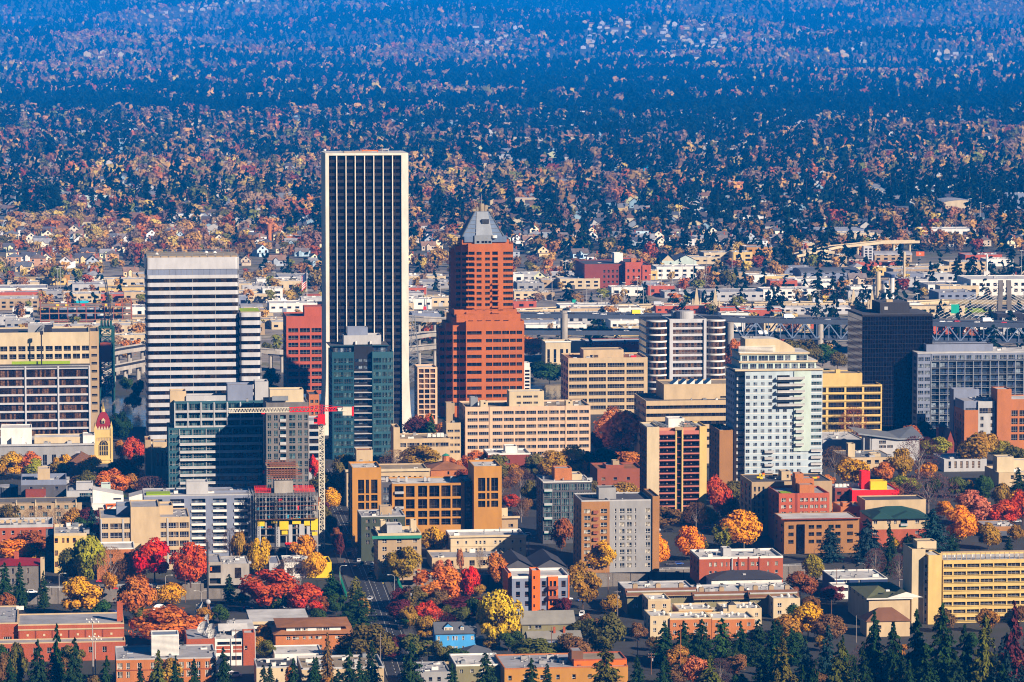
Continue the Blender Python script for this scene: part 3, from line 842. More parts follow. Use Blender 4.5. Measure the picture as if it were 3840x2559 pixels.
mb=MB();mb.box(b.u(2527,11),b.u(2560,11),14,22,ztop-.5,b.z(1170,12),'lightgrey','roofgrey');b.part('penthouse',mb)
b.done()

# beige banded office with sawtooth skylights
b=Bd('office_block','beige office banded by dark ribbon windows with five sawtooth skylights on top',2422,2770,1502,1742,42)
rows=(1520,1533,29.6,6)
b.main('beige','roofdark',[S([(2422,2741)],rows,g='glassdark',mu=22,t=.4,fr='darkframe',name='ribbon_window')],left=[S((3,.86),rows,g='glassbrown',mu=5,t=.3)],par=.4)
b.vol(b.u(2489,9),b.u(2770,9),b.H-.4,b.z(1445,9),9,36,'beige','rooftan',[S([(2700,2744)],[(1487,1496)],g='glassdark',mu=6)],par=.6,name='upper_storey')
for k in range(5):
    mb=MB();x=b.u(2513+31*k,12);w=b.u(2513+31*k+29,12)-x;z=b.z(1445,12)-.5;h=3.6
    mb.poly([(x,12,z),(x+w,12,z+h),(x+w,12,z)],'white');mb.poly([(x,12,z),(x,22,z),(x+w,22,z+h),(x+w,12,z+h)],'steel');mb.poly([(x+w,12,z),(x+w,22,z),(x+w,22,z+h),(x+w,12,z+h)],'glassblue');mb.poly([(x,22,z),(x+w,22,z),(x+w,22,z+h)],'white')
    b.part('sawtooth_skylight',mb)
b.clutter(4);b.done()

# black glass tower
b=Bd('office_tower','dark near-black glass box tower with a ribbed rooftop block',3230,3496,1186,1648,40)
nr,nc=27,26
mb=MB();H=b.H
mb.box(.1,b.W-.1,.1,b.D-.1,0,H-.1,'black');b.part('wall',mb)
for k in range(nr):
    mb=MB();z0=H*k/nr;z1=H*(k+1)/nr-.25
    for j in range(nc):mb.poly([(b.W*j/nc+.12,0,z0),(b.W*(j+1)/nc-.12,0,z0),(b.W*(j+1)/nc-.12,0,z1),(b.W*j/nc+.12,0,z1)],'glassnavy')
    for j in range(12):mb.poly([(0,b.D*(j+1)/12-.1,z0),(0,b.D*j/12+.1,z0),(0,b.D*j/12+.1,z1),(0,b.D*(j+1)/12-.1,z1)],'glassdark')
    b.part('window_band',mb)
mb=MB();mb.box(0,b.W,0,b.D,H,H+1,'nearblack','roofdark');b.part('roof',mb)
mb=MB();u0,u1=b.u(3298,8),b.u(3408,8);mb.box(u0,u1,8,30,H+1,b.z(1135,8),'nearblack','roofdark')
for k in range(40):mb.box(u0+(u1-u0)*k/40,u0+(u1-u0)*(k+.4)/40,7.85,7.99,H+1,b.z(1135,8),'darkgrey')
b.part('penthouse',mb)
mb=MB();mb.box(b.u(3315,7),b.u(3328,7),7.6,7.83,b.z(1162,8),b.z(1150,8),'lightgrey');b.part('louvre',mb)
mb=MB();mb.box(b.u(3322,12),b.u(3345,12),12,14,b.z(1135,12),b.z(1124,12),'beige');b.part('vent_pipe',mb)
b.done()

# yellow cream office
b=Bd('office_block','yellow-cream office with deep dark windows framed by a grid, beside the black tower',3075,3307,1444,1662,34)
rows=(1453,1471.5,28,7)
b.main('yellowcream','roofdark',[S([(3078,3097),(3106,3166),(3173,3232),(3240,3302)],rows,g='glassdark',mu=6,t=.9,fr='darkframe')])
for k in range(6):b.box('ledge',3075,3307,1447+28*k,1450+28*k,-.6,.58,'yellowcream')
b.pent(3080,3232,1400,6,18,'yellowcream','rooftan');b.box('rooftop_plant',3133,3150,1386,1401,10,3,'yellowcream');b.done()

# blue-grey gridded block
b=Bd('apartment_block','wide blue-grey apartment block with a pale metal balcony grid and purple roof box',3438,3960,1322,1655,26)
mb=MB();mb.box(.05,b.W,1.6,b.D,0,b.H-.5,'navy');b.part('wall',mb)
b.vol(0,b.u(3490),0,b.H-.3,0,b.D-.1,'bluegrey',None,[S([(3442,3462),(3466,3486)],(1338,1352,25,12),g='glassblue',mu=3,t=.2)],left=[S((2,.5),(1338,1352,25,12),g='glassblue')])
for k in range(12):
    z=b.z(1353+25*k);mb=MB();mb.box(b.u(3491),b.W,-.1,1.55,z-.25,z,'steel');b.part('balcony_slab',mb)
    mb=MB()
    for j in range(7):mb.box(b.u(3493+63*j),b.u(3493+63*j+55),1.45,1.58,z+.3,z+3.1,'glassblue')
    b.part('window_band',mb)
    mb=MB();mb.bar((b.u(3491),-.1,z+1.1),(b.W,-.1,z+1.1),.05,'steel')
    for j in range(28):mb.bar((b.u(3491+16*j),-.1,z),(b.u(3491+16*j),-.1,z+1.1),.04,'steel')
    b.part('railing',mb)
for j in range(16):
    mb=MB();x=b.u(3491+31.5*j);mb.box(x-.2,x+.2,-.35,1.44 if j%2 else .1,0,b.z(1353),'steel');b.part('balcony_post',mb)
b.vol(b.u(3491),b.W,b.z(1350),b.H-.3,-.4,1.6,'bluegrey',None,[S((3496,26,31.5,14),[(1332,1348)],g='glassblue',mu=4,t=.15)])
mb=MB();mb.box(-.2,b.W,-.6,b.D,b.H-.29,b.H+.25,'panel','roofwhite');b.part('roof',mb)
b.pent(3472,3722,1290,6,12,'bluegrey','roofdark',base=b.H+.2);b.clutter(6,z=b.H+.2,u0=b.u(3730));b.done()

# light blue and white condo tower
b=Bd('apartment_tower','pale blue and white glass condominium tower with a curved cream rooftop',2792,3083,1388,1880,32)
nf=19;p0,st=1400.0,25.2
rows=(1408,1420,25.2,18)
wcols=[(2795+27.4*k,2795+27.4*k+13)for k in range(9)]
low=[(1408+25.2*k,1420+25.2*k)for k in range(18)]
b.main('skypanel','roofwhite',[S([(2796,2811),(2824,2839),(2852,2866),(2880,2894)],low,g='glassblue',mu=2,t=.12,name='window'),
    S([(2908,2922),(2935,2950)],low[5:],g='glassblue',mu=2,t=.12),S([(2962,2976),(2989,3003)],low[6:],g='glassblue',mu=2,t=.12),
    S([(3041,3080)],low,g='glassteal',mu=4,t=.15,name='corner_window'),S([(2912,2960)],low[:5],g='glassdark',t=1.2,fr=None,name='balcony_recess')],
    left=[S((4,.5),low,g='glassblue',mu=2)],par=.4)
mb=MB()
for k in range(19):z=b.z(1424+25.2*k);mb.box(0,b.W,-.05,-.005,z-.12,z+.12,'white')
b.part('floor_band',mb)
b.vol(b.u(2976),b.u(3039),b.z(1693),b.z(1393),-.5,-.06,'palegreen',None,None,name='wall_panel')
for k in range(5):b.balcony(2912,3014,1421+25*k,2.2,'white',y0=-.5)
for k in range(6):b.balcony(2982,3012,1546+25*k,1.6,'white',y0=-.5)
for k in range(4):b.balcony(2866,2902,1696+25*k,1.6)
for k in range(4):b.balcony(3040,3083,1694+25*k,1.4,'white')
for k in range(19):b.balcony(2760,2788,1421+25.2*k,1.5,'white',y0=5)
b.vol(b.u(2746,12),-.02,0,b.H-2,7,b.D-1,'skypanel','roofwhite',None,left=[S((4,.55),low,g='glassblue',mu=2)],par=.3)
b.vol(b.u(2766,4),-.03,0,b.H-1,5,6.9,'palegreen',None,[S([(2768,2788)],low,g='glassblue',mu=2,t=.2)])
z1,z2=b.H,b.z(1358)
b.vol(b.u(2776,3),b.u(3058,3),z1-.4,z2,3,b.D-3,'palegreen','roofwhite',[S((2780,24,31,9),[(1364,1382)],g='glassblue',mu=3,t=.2)],par=.3,name='upper_storey')
b.vol(b.u(2776,4),b.u(3028,4),z2-.3,b.z(1327,4),4.5,b.D-4,'palegreen','roofwhite',[S([(2781,2800),(2806,2838),(2842,2878),(2882,2905),(2911,2936),(2942,2962),(2984,3024)],[(1333,1352)],g='glassblue',mu=3,t=.2)],par=.3,name='upper_storey')
for nm,q0,q1,q2,yy in(('ledge',2756,3086,1390,-.7),('ledge',2770,3064,1359,2.4),('ledge',2772,3034,1328,3.8)):
    mb=MB();mb.box(b.u(q0,yy),b.u(q1,yy),yy,b.D-3,b.z(q2,yy)-.1,b.z(q2,yy)+.75,'cream','roofwhite');b.part(nm,mb)
mb=MB();u0,u1=b.u(2793,7),b.u(2978,7);zb=b.z(1328,7);n=16;prev=None
for k in range(n+1):
    f=k/n;px=2793+185*f;zt_=b.z(1270+(0 if f<.5 else 38*((f-.5)/.5)**2),7);x=b.u(px,7)
    if prev:
        mb.poly([(prev[0],7,zb),(x,7,zb),(x,7,zt_),(prev[0],7,prev[1])],'cream');mb.poly([(prev[0],7,prev[1]),(x,7,zt_),(x,21,zt_),(prev[0],21,prev[1])],'roofwhite');mb.poly([(prev[0],21,zb),(x,21,zb),(x,21,zt_),(prev[0],21,prev[1])],'cream')
    else:mb.poly([(x,7,zb),(x,21,zb),(x,21,zt_),(x,7,zt_)],'cream')
    prev=(x,zt_)
mb.poly([(prev[0],7,zb),(prev[0],21,zb),(prev[0],21,prev[1]),(prev[0],7,prev[1])],'cream')
b.part('rooftop_screen',mb)
mb=MB()
for k in range(6):z=b.z(1298+4.5*k,5);mb.box(b.u(2768,5.5),b.u(2906,5.5),5.5,5.7,z-.15,z+.15,'white')
b.part('louvre',mb)
for p in(2812,2822):
    mb=MB();mb.cyl((b.u(p,12),12),.6,b.z(1272,12),b.z(1260,12),'grey',8);b.part('vent_pipe',mb)
b.done()

# yellow and pink condo tower
b=Bd('apartment_tower','cream and yellow apartment tower with pink balcony fronts and a dark central slot',2425,2650,1606,1965,22)
b.vol(0,b.u(2472),0,b.H,0,22,'cream','roofwhite',None,left=[S((4,.55),(1620,1634,24.6,13),mu=2)],par=.7,lwall='darkbrick')  # left wall darkened: the shade of that side is put into its colour
b.vol(b.u(2623),b.W,0,b.H,0,22,'yellowcream','roofwhite',None,par=.7)
b.vol(b.u(2472,2)+.05,b.u(2623,2)-.05,0,b.H-.5,2.2,22,'salmon','rooftan',[S([(2474,2500),(2503,2534),(2562,2590),(2593,2621)],(1634,1648,24.6,13),g='glassdark',mu=2,t=.3)],par=.5)
for c0,c1 in((2472.5,2533),(2561,2622.5)):
    b.box('fascia',c0,c1,1616,1630,.3,.5,'pink')
    for k in range(13):
        b.box('balcony',c0,c1,1650+24.6*k,1655.5+24.6*k,.05,2.1,'pink')
        mb=MB();z=b.z(1650+24.6*k,.1);mb.box(b.u(c0),b.u(c1),.1,.16,z+.01,z+.9,'glassdark');b.part('railing',mb)
mb=MB()
for p in(2535,2559):mb.box(b.u(p)-.35,b.u(p)+.35,-.1,2.15,0,b.H-.3,'yellowcream')
b.part('slot_fin',mb)
mb=MB();mb.box(b.u(2536,2),b.u(2558,2),1.7,2.15,0,b.H-.4,'nearblack');b.part('slot_panel',mb)
for k in range(13):b.box('slot_landing',2537,2557,1640+24.6*k,1643+24.6*k,.6,1.1,'darkbrick')
b.pent(2506,2566,1570,7,10,'white','roofwhite');b.box('canopy',2531,2560,1602,1614,-.6,1.5,'tan')
mb=MB()
for p,q in((2448,2502),(2564,2618)):
    lattice(mb,(b.u(p,5),5,b.z(1580 if p<2500 else 1580,5)),(b.u(q,5),5,b.z(1600,5)),1.2,6,.09,'steel');mb.bar((b.u(p+14,5),5,b.H),(b.u(p+14,5),5,b.z(1586,5)),.1,'steel');mb.bar((b.u(q-4,5),5,b.H),(b.u(q-4,5),5,b.z(1599,5)),.1,'steel')
b.part('window_cleaning_crane',mb);b.done()
b=Bd('brick_block','plain brown brick slab between the yellow-pink and the pale blue towers',2697,2748,1614,1880,30)
b.main('brown','roofdark',None,left=[S((4,.35),(1630,1645,25,7),g='glassdark')]);b.clutter(3);b.done()
# ================================================================== middle and near buildings
# brown office with grey grid, far left
b=Bd('office_block','bronze-windowed office gridded by pale grey frames with a cream upper block',-330,339,1376,1690,40)
mb=MB();mb.box(.2,b.W-.2,1.4,b.D,0,b.H-1,'nearblack');b.part('wall',mb)
flo=[1387+0,1424,1456,1487,1519,1550,1582,1613,1645]
prev=1380
for k,y in enumerate(flo):
    mb=MB();mb.box(0,b.W,0,1.4,b.z(y),b.z(y-(7 if k else 12)),'panel')
    b.part('spandrel_band',mb)
    if k:
        for c0,c1 in((-330,-150),(-145,-30),(-22,93),(101,216),(224,335)):
            mb=MB();a,c=b.u(c0),b.u(c1);n=14
            for j in range(n):mb.poly([(a+(c-a)*j/n+.06,1.2,b.z(y-7)),(a+(c-a)*(j+1)/n-.06,1.2,b.z(y-7)),(a+(c-a)*(j+1)/n-.06,1.2,b.z(flo[k-1])),(a+(c-a)*j/n+.06,1.2,b.z(flo[k-1]))],'glassbrown')
            b.part('ribbon_window',mb)
for p in(-148,-26,97,220,337):b.box('mullion_post',p-3,p+3,1376,1688,-.5,.49,'panel')
mb=MB();mb.box(-.1,b.W+.1,-.1,b.D,b.H-.95,b.H,'darkgrey','roofdark');b.part('roof',mb)
b.vol(b.u(-330,14),b.u(338,14),b.H-.5,b.z(1254,14),14,50,'cream','roofdark',[S((3,27,34,10),[(1300,1319),(1330,1349)],g='glassdark',mu=2,t=.7,fr='frame')],name='upper_storey',par=.8)
b.vol(b.u(339,22),b.u(373,22),0,b.z(1252,22),22,54,'tan','roofdark',[S([(344,366)],(1302,1312,30,9),g='glassdark',t=.4)],par=.8,name='stair_wing')
mb=MB();mb.box(b.u(46,10),b.u(265,10),9,10,b.H+.4,b.H+2,'lime');b.part('planter',mb)
mb=MB();mb.cyl((b.u(158,6),6),.35,b.H,b.z(1257,6),'nearblack',8);mb.box(b.u(153,6),b.u(165,6),5.4,6.6,b.z(1257,6),b.z(1243,6),'nearblack');b.part('lamp_mast',mb)
mb=MB();mb.box(b.u(108,20),b.u(168,20),20,30,b.z(1254,20),b.z(1222,20),'grey','roofwhite');b.part('penthouse',mb)
mb=MB();mb.box(b.u(168,21),b.u(198,21),21,28,b.z(1254,20),b.z(1225,20),'nearblack');lattice(mb,(b.u(142,18),18,b.z(1254,18)),(b.u(168,18),18,b.z(1222,18)),1.6,5,.12,'steel');b.part('plant_frame',mb)
b.done()

# courthouse
b=Bd('courthouse','long grey stone courthouse with white rooftop boxes behind golden trees',-60,354,1666,1778,40)
b.main('grey','roofgrey',[S([(4,18),(42,58),(92,106),(126,141),(160,176),(194,210),(228,243)],[(1706,1745)],mu=2)],par=1.2)
b.box('cornice',-60,356,1666,1673,-.8,.78,'lightgrey')
b.pent(4,120,1604,8,18,'white','roofwhite');b.pent(130,312,1641,10,16,'cream','roofwhite');b.pent(312,356,1636,8,16,'white','roofwhite');b.pent(44,84,1642,5,3,'white','roofwhite')
b.clutter(4);b.done()
# hall with ribbed hip roof
def hip(b,name,u0,u1,y0,y1,z0,h,m,over=.6,ridge=None,parent=None):
    mb=MB();u0-=over;u1+=over;y0-=over;y1+=over
    r=min(u1-u0,y1-y0)/2 if ridge is None else ridge
    if u1-u0>=y1-y0:a,c=(u0+r,(y0+y1)/2,z0+h),(u1-r,(y0+y1)/2,z0+h)
    else:a,c=((u0+u1)/2,y0+r,z0+h),((u0+u1)/2,y1-r,z0+h)
    q=[(u0,y0,z0),(u1,y0,z0),(u1,y1,z0),(u0,y1,z0)]
    if u1-u0>=y1-y0:
        mb.poly([q[0],q[1],c,a],m);mb.poly([q[1],q[2],c],m);mb.poly([q[2],q[3],a,c],m);mb.poly([q[3],q[0],a],m)
    else:
        mb.poly([q[0],q[1],a],m);mb.poly([q[1],q[2],c,a],m);mb.poly([q[2],q[3],c],m);mb.poly([q[3],q[0],a,c],m)
    mb.poly(q[::-1],m)
    return b.part(name,mb,parent)
def gable(b,name,u0,u1,y0,y1,z0,h,m,wall,over=.5,axis='x'):
    mb=MB();t=.25
    if axis=='x':
        ym=(y0+y1)/2
        for s_,ye in((0,y0-over),(1,y1+over)):
            k=h*over/(ym-y0)
            mb.poly([(u0-over,ye,z0-k),(u1+over,ye,z0-k),(u1+over,ym,z0+h),(u0-over,ym,z0+h)],m)
            mb.poly([(u0-over,ye,z0-k+t),(u1+over,ye,z0-k+t),(u1+over,ym,z0+h+t),(u0-over,ym,z0+h+t)],m)
        for x in(u0,u1):mb.poly([(x,y0,z0),(x,y1,z0),(x,ym,z0+h)],wall)
    else:
        xm=(u0+u1)/2
        for s_,xe in((0,u0-over),(1,u1+over)):
            k=h*over/(xm-u0)
            mb.poly([(xe,y0-over,z0-k),(xe,y1+over,z0-k),(xm,y1+over,z0+h),(xm,y0-over,z0+h)],m)
            mb.poly([(xe,y0-over,z0-k+t),(xe,y1+over,z0-k+t),(xm,y1+over,z0+h+t),(xm,y0-over,z0+h+t)],m)
        for y in(y0,y1):mb.poly([(u0,y,z0),(u1,y,z0),(xm,y,z0+h)],wall)
    return b.part(name,mb)
b=Bd('hall','pink stucco hall under a dark ribbed hip roof beside the cream church tower',258,352,1738,1792,22)
b.vol(0,b.W,0,b.H,0,b.D,'salmon',None);r_=hip(b,'roof',0,b.W,0,b.D,b.H,b.z(1695,11)-b.H,'wood')
b.box('roof_vent',282,302,1690,1700,9,3,'roofgrey');b.done()

# church tower, cream with maroon curved roof
b=Bd('church_tower','cream gothic church tower with a steep maroon curved roof and golden finial',357,421,1612,1755,10.5,cat='church tower')
zb,zt=b.z(1740),b.z(1612)
b.vol(0,b.W,0,zb,0,b.D,'darkgrey',None,name='tower_base')
b.vol(.1,b.W-.1,zb,zt,.1,b.D-.1,'yellowcream',None,None,None)
mb=MB();cx=b.W/2;w=b.u(407)-b.u(373)
z0,z1=b.z(1708),b.z(1672)
pts=[(cx-w/2,.02,z0),(cx+w/2,.02,z0),(cx+w/2,.02,z1)]+[(cx+w/2*math.cos(math.radians(a)),.02,z1+w*.62*math.sin(math.radians(a)))for a in(20,40,60,80,100,120,140,160)]+[(cx-w/2,.02,z1)]
mb.poly(pts,'nearblack')
for k in range(5):mb.box(cx-w/2+w*k/4-.12,cx-w/2+w*k/4+.12,-.18,.01,z0,z1+.6,'yellowcream')
for q in(z0+(z1-z0)*.45,z1):mb.box(cx-w/2,cx+w/2,-.15,.0,q-.12,q+.12,'yellowcream')
for s_ in(-1,1):
    for k in range(5):
        a0,a1=math.radians(20+26*k),math.radians(46+26*k)
        mb.bar((cx+s_*w*.3*math.cos(a0),-.05,z1+w*.45*math.sin(a0)),(cx+s_*w*.3*math.cos(a1),-.05,z1+w*.45*math.sin(a1)),.1,'yellowcream')
b.part('tracery_window',mb)
for x in(-.35,b.W-.85):
    for y in(-.35,b.D-.85):
        mb=MB();mb.box(x,x+1.2,y,y+1.2,zb-6,zt+1.0,'yellowcream');mb.bar((x+.6,y+.6,zt+1),(x+.6,y+.6,zt+3.4),.5,'yellowcream',.05);b.part('pinnacle',mb)
for q in(1640,1724,1735):
    b.box('cornice',360,418,q-3,q+2,-.3,.39,'yellowcream')
mb=MB()
for k in range(9):mb.box(.9+(b.W-1.8)*k/9,.9+(b.W-1.8)*(k+.5)/9,-.02,.09,b.z(1655),b.z(1642),'tan')
b.part('blind_arcade',mb)
prof=[(1612,1.0),(1596,.96),(1580,.86),(1564,.68),(1552,.46),(1545,.24)]
mb=MB();cyy=b.D/2;hw=b.W/2-.5
for(p,f),(q,g)in zip(prof[:-1],prof[1:]):
    A=[(cx+sx*hw*f,cyy+sy*hw*f,b.z(p,5))for sx,sy in((-1,-1),(1,-1),(1,1),(-1,1))];Bq=[(cx+sx*hw*g,cyy+sy*hw*g,b.z(q,5))for sx,sy in((-1,-1),(1,-1),(1,1),(-1,1))]
    for k in range(4):mb.poly([A[k],A[(k+1)%4],Bq[(k+1)%4],Bq[k]],'maroon')
mb.poly(Bq,'maroon');rf=b.part('roof',mb)
mb=MB();mb.box(cx-.9,cx+.9,.6,3,b.z(1589),b.z(1578),'cream');mb.poly([(cx-1.2,.5,b.z(1578)),(cx+1.2,.5,b.z(1578)),(cx,.5,b.z(1568))],'cream');mb.box(cx-.5,cx+.5,.5,.59,b.z(1588),b.z(1580),'nearblack');b.part('dormer',mb,rf)
mb=MB()
for k in range(6):x=.2+(b.W-.4)*k/6;w2=(b.W-.4)/6;mb.poly([(x,-.1,zt),(x+w2,-.1,zt),(x+w2/2,-.1,zt+2.1)],'cream')
b.part('cresting',mb)
mb=MB();mb.cyl((cx,cyy),1.1,b.z(1545,5),b.z(1534,5),'yellowcream',8,r2=.8);mb.bar((cx,cyy,b.z(1534,5)),(cx,cyy,b.z(1508,5)),.3,'gold',.05)
for d in(-.9,.9):mb.bar((cx+d,cyy,b.z(1540,5)),(cx+d,cyy,b.z(1524,5)),.2,'yellowcream',.03)
b.part('spire',mb);b.done()
# cream gothic hall beside striped tower
b=Bd('stone_hall','cream carved stone hall with buttressed front at the foot of the striped slab',568,632,1680,1800,30)
b.main('cream','roofwhite',[S([(590,596),(606,612),(621,627)],[(1700,1750)],fr=None)],left=[S((3,.3),[(1700,1740)],fr=None)],par=1)
for p in(571,583,600,616):b.box('buttress',p,p+5,1684,1798,-.9,.88,'tan')
b.vol(b.u(545,8),b.u(567,8),0,b.z(1655,8),8,26,'tan','roofbrown',None,par=.8);b.pent(575,628,1658,8,12,'beige');b.done()

# teal glass condominium with tan wing
b=Bd('apartment_block','teal glass apartment block with long white balcony slabs and set-back upper floors',633,988,1606,1868,28)
rowsT=[(1612+29.0*k,1630+29.0*k)for k in range(9)]
b.vol(0,b.W,0,b.z(1606),0,26,'tealgrey','roofgrey',[S((674+.5,43,50,6),rowsT,g='glassteal',mu=4,t=.5,fr='frame'),S([(636,668)],rowsT,g='glassteal',mu=3,t=.1)],left=[S((3,.8),rowsT,g='glassteal',mu=3)],par=.4)
for k in range(9):b.balcony(674,982,1638+29.0*k,1.7,'white')
for j in range(7):
    mb=MB();x=b.u(674+50*j);mb.box(x-.22,x+.22,-.35,.45,0,b.z(1608),'grey');b.part('column',mb)
z1=b.z(1606);zt=b.z(1508,3)
b.vol(b.u(654,3),b.u(988,3),z1-.4,zt,3.2,26,'tealgrey','roofgrey',[S((662,42,49,7),[(1514,1542),(1553,1574),(1582,1602)],g='glassteal',mu=4,t=.5)],par=.5,name='upper_storey')
for k in range(3):b.balcony(656,986,(1545,1575,1603)[k],1.5,'grey',y0=3.2)
for j in range(8):
    mb=MB();x=b.u(657+49.2*j,2);mb.box(x-.3,x+.3,1.6,2.2,z1,zt,'lightgrey');b.part('column',mb)
b.vol(b.u(640,10),b.u(700,10),z1,b.z(1472,10),10,22,'beige','roofgrey',None,name='plant_room',rname='plant_roof')
b.vol(b.u(700,9),b.u(856,9),zt-.3,b.z(1490,9),9,20,'lightgrey','roofgrey',None,name='plant_room',rname='plant_roof')
b.vol(b.u(855,8),b.u(950,8),zt-.3,b.z(1452,8),8,22,'bluegrey','roofgrey',None,name='plant_room',rname='plant_roof')
b.vol(b.u(958,7),b.u(1008,7),zt-.3,b.z(1440,7),7,20,'lightgrey','roofgrey',None,name='plant_room',rname='plant_roof')
b.clutter(4,z=zt);b.done()
c=Bd('apartment_wing','grey-tan panelled apartment wing with punched windows behind the tower crane',1000,1158,1510,1892,27)
rowsC=(1557,1577,28.8,11)
c.main('greyconcrete','roofgrey',[S([(1003,1017),(1027,1042),(1084,1108),(1117,1132),(1141,1154)],rowsC,g='glassteal',mu=2,t=.25),S([(1051,1073)],rowsC,g='glassteal',t=1.2,fr=None,name='balcony_recess')],par=.6)
for k in range(12):c.balcony(1050,1073,1579+28.8*k,.7,'white')
c.vol(c.u(1014,6),c.u(1140,6),c.H-.6,c.z(1470,6),8,20,'cream','roofgrey',None,name='plant_room',rname='plant_roof')
c.box('plant_screen',1022,1082,1487,1503,4,3,'steel');c.done()
b=Bd('apartment_block','orange-brown brick block squeezed behind the tower crane mast',1160,1198,1480,1760,24)
b.main('orangebrick','roofdark',[S([(1164,1176),(1182,1194)],(1500,1512,22,5),mu=2)]);b.done()
b=Bd('parking_block','white banded parking block in shade behind the tower crane',1158,1205,1578,1800,24)
b.main('lightgrey','roofgrey',[S([(1160,1203)],(1592,1610,27,7),g='glassdark',fr=None,t=1.0)]);b.done()
# tan office right of the teal tower
b=Bd('office_block','low tan office with one row of square windows and white rooftop units',1500,1688,1645,1762,26)
b.main('beige','rooftan',[S([(1486+0,1523),(1527,1573),(1582,1630),(1633,1682)],[(1661,1676)],mu=5)],par=.6)
b.vol(b.u(1476),-.02,0,b.z(1608),0,18,'beige','rooftan',None)
for p in(1604,1622,1638,1652):b.box('air_handler',p,p+13,1626+(p%7),1640,8,3,'white')
b.clutter(4);b.done()
b=Bd('office_block','weathered grey terrace-roofed block in front of the brick tower foot',1674,1728,1586,1742,22)
b.main('beige','roofgrey',[S([(1678,1700),(1704,1724)],(1612,1622,26,4),mu=3)]);b.pent(1674,1705,1512,6,8,'tan');b.clutter(5);b.done()

# tower at dark-brown residential complex
b=Bd('apartment_block','wide ochre-brown apartment block with square corner towers and dark window bays',1322,1880,1810,2052,34)
H0=b.z(1810)
b.vol(0,b.u(1430),0,b.z(1758),0,24,'ochre','roofwhite',[S([(1343,1366),(1372,1384),(1392,1416)],[(1796,1848),(1853,1876),(1882,1906),(1912,1936),(1942,1966)],g='glassdark',mu=2,t=.8,fr='darkframe')],left=[S((2,.5),(1800,1850,58,4),g='glassdark',mu=2)],par=.9)
b.vol(b.u(1776),b.W,0,b.z(1758),-1.5,24,'ochre','roofwhite',[S([(1793,1820),(1826,1836),(1842,1868)],[(1796,1846),(1853,1876),(1882,1906)],g='glassdark',mu=2,t=.8,fr='darkframe')],par=.9)
b.vol(b.u(1470,5),b.u(1742,5),0,b.z(1818,5),5,30,'ochre','roofwhite',[S([(1480,1514),(1522,1555),(1568,1602),(1610,1648),(1655,1690),(1696,1730)],[(1822,1864),(1872,1908),(1916,1940),(1946,1970)],g='glassdark',mu=2,t=1.2,fr='darkframe')],par=.6)
b.vol(b.u(1430,6)+.05,b.u(1470,6),0,b.z(1812,6),6.5,30,'darkgrey','roofwhite',[S([(1437,1462)],(1826,1846,28,5),g='glassblue',mu=2)],par=.6)
b.vol(b.u(1742,6),b.u(1776,6)-.05,0,b.z(1812,6),6.5,30,'darkgrey','roofwhite',[S([(1748,1770)],(1826,1846,28,5),g='glassblue',mu=2)],par=.6)
for k in range(3):b.balcony(1480,1514,1850+56*k,1.0,'darkgrey',y0=5)
for p in(1448,1490,1520,1590,1605,1690,1720,1748):b.box('air_handler',p,p+9,1796-(p%9),1806,14,2,'lightgrey')
b.clutter(4,u0=2,u1=b.u(1425),z=b.z(1764));b.clutter(3,u0=b.u(1780),u1=b.W-2,z=b.z(1764));b.done()
# old cream building behind it with tan stair tower
b=Bd('apartment_block','old cream block with a tan square rooftop tower behind the ochre-brown block',1300,1612,1770,1900,34)
b.main('beige','rooftan',[S((1312,9,20,14),[(1787,1803)],g='glassdark',mu=1,t=.4),S([(1304,1312),(1316,1321)],(1810,1826,24,4),g='glassdark')],left=[S((4,.4),(1787,1803,26,4))],par=.6)
b.box('cornice',1296,1614,1760,1769,-.9,1.5,'cream');b.vol(b.u(1337,8),b.u(1398,8),b.H-.6,b.z(1690,8),8,18,'beige','roofbrown',None,name='stair_tower',rname='tower_roof',par=.4)
b.clutter(5);b.done()
# hexagonal brick church with pyramid roof
b=Bd('church','orange brick church with a brown pyramid roof and a green capped cupola',1615,1748,1762,1800,26)
b.vol(0,b.W,0,b.H,0,26,'orangebrick',None,[S([(1678,1685)],[(1768,1780)],fr=None,g='glassdark')])
r_=hip(b,'roof',0,b.W,0,26,b.H,b.z(1727,13)-b.H,'roofbrown',ridge=12.5)
mb=MB();cx=b.W/2;mb.cyl((cx,13),1.9,b.z(1730,13),b.z(1708,13),'orangebrick',8);mb.cyl((cx,13),2.3,b.z(1708,13),b.z(1700,13),'copper',8,r2=.1);mb.bar((cx,13,b.z(1701,13)),(cx,13,b.z(1675,13)),.08,'steel',.02);b.part('cupola',mb,r_);b.done()
b=Bd('brick_house','dark brick flat-roofed block with white trim behind the trees',1830,1990,1700,1790,22)
b.main('darkbrick','roofwhite',[S([(1858,1874),(1900,1912)],[(1724,1738)],mu=2)],cap='white');b.pent(1895,1940,1674,7,9,'white');b.clutter(3);b.done()

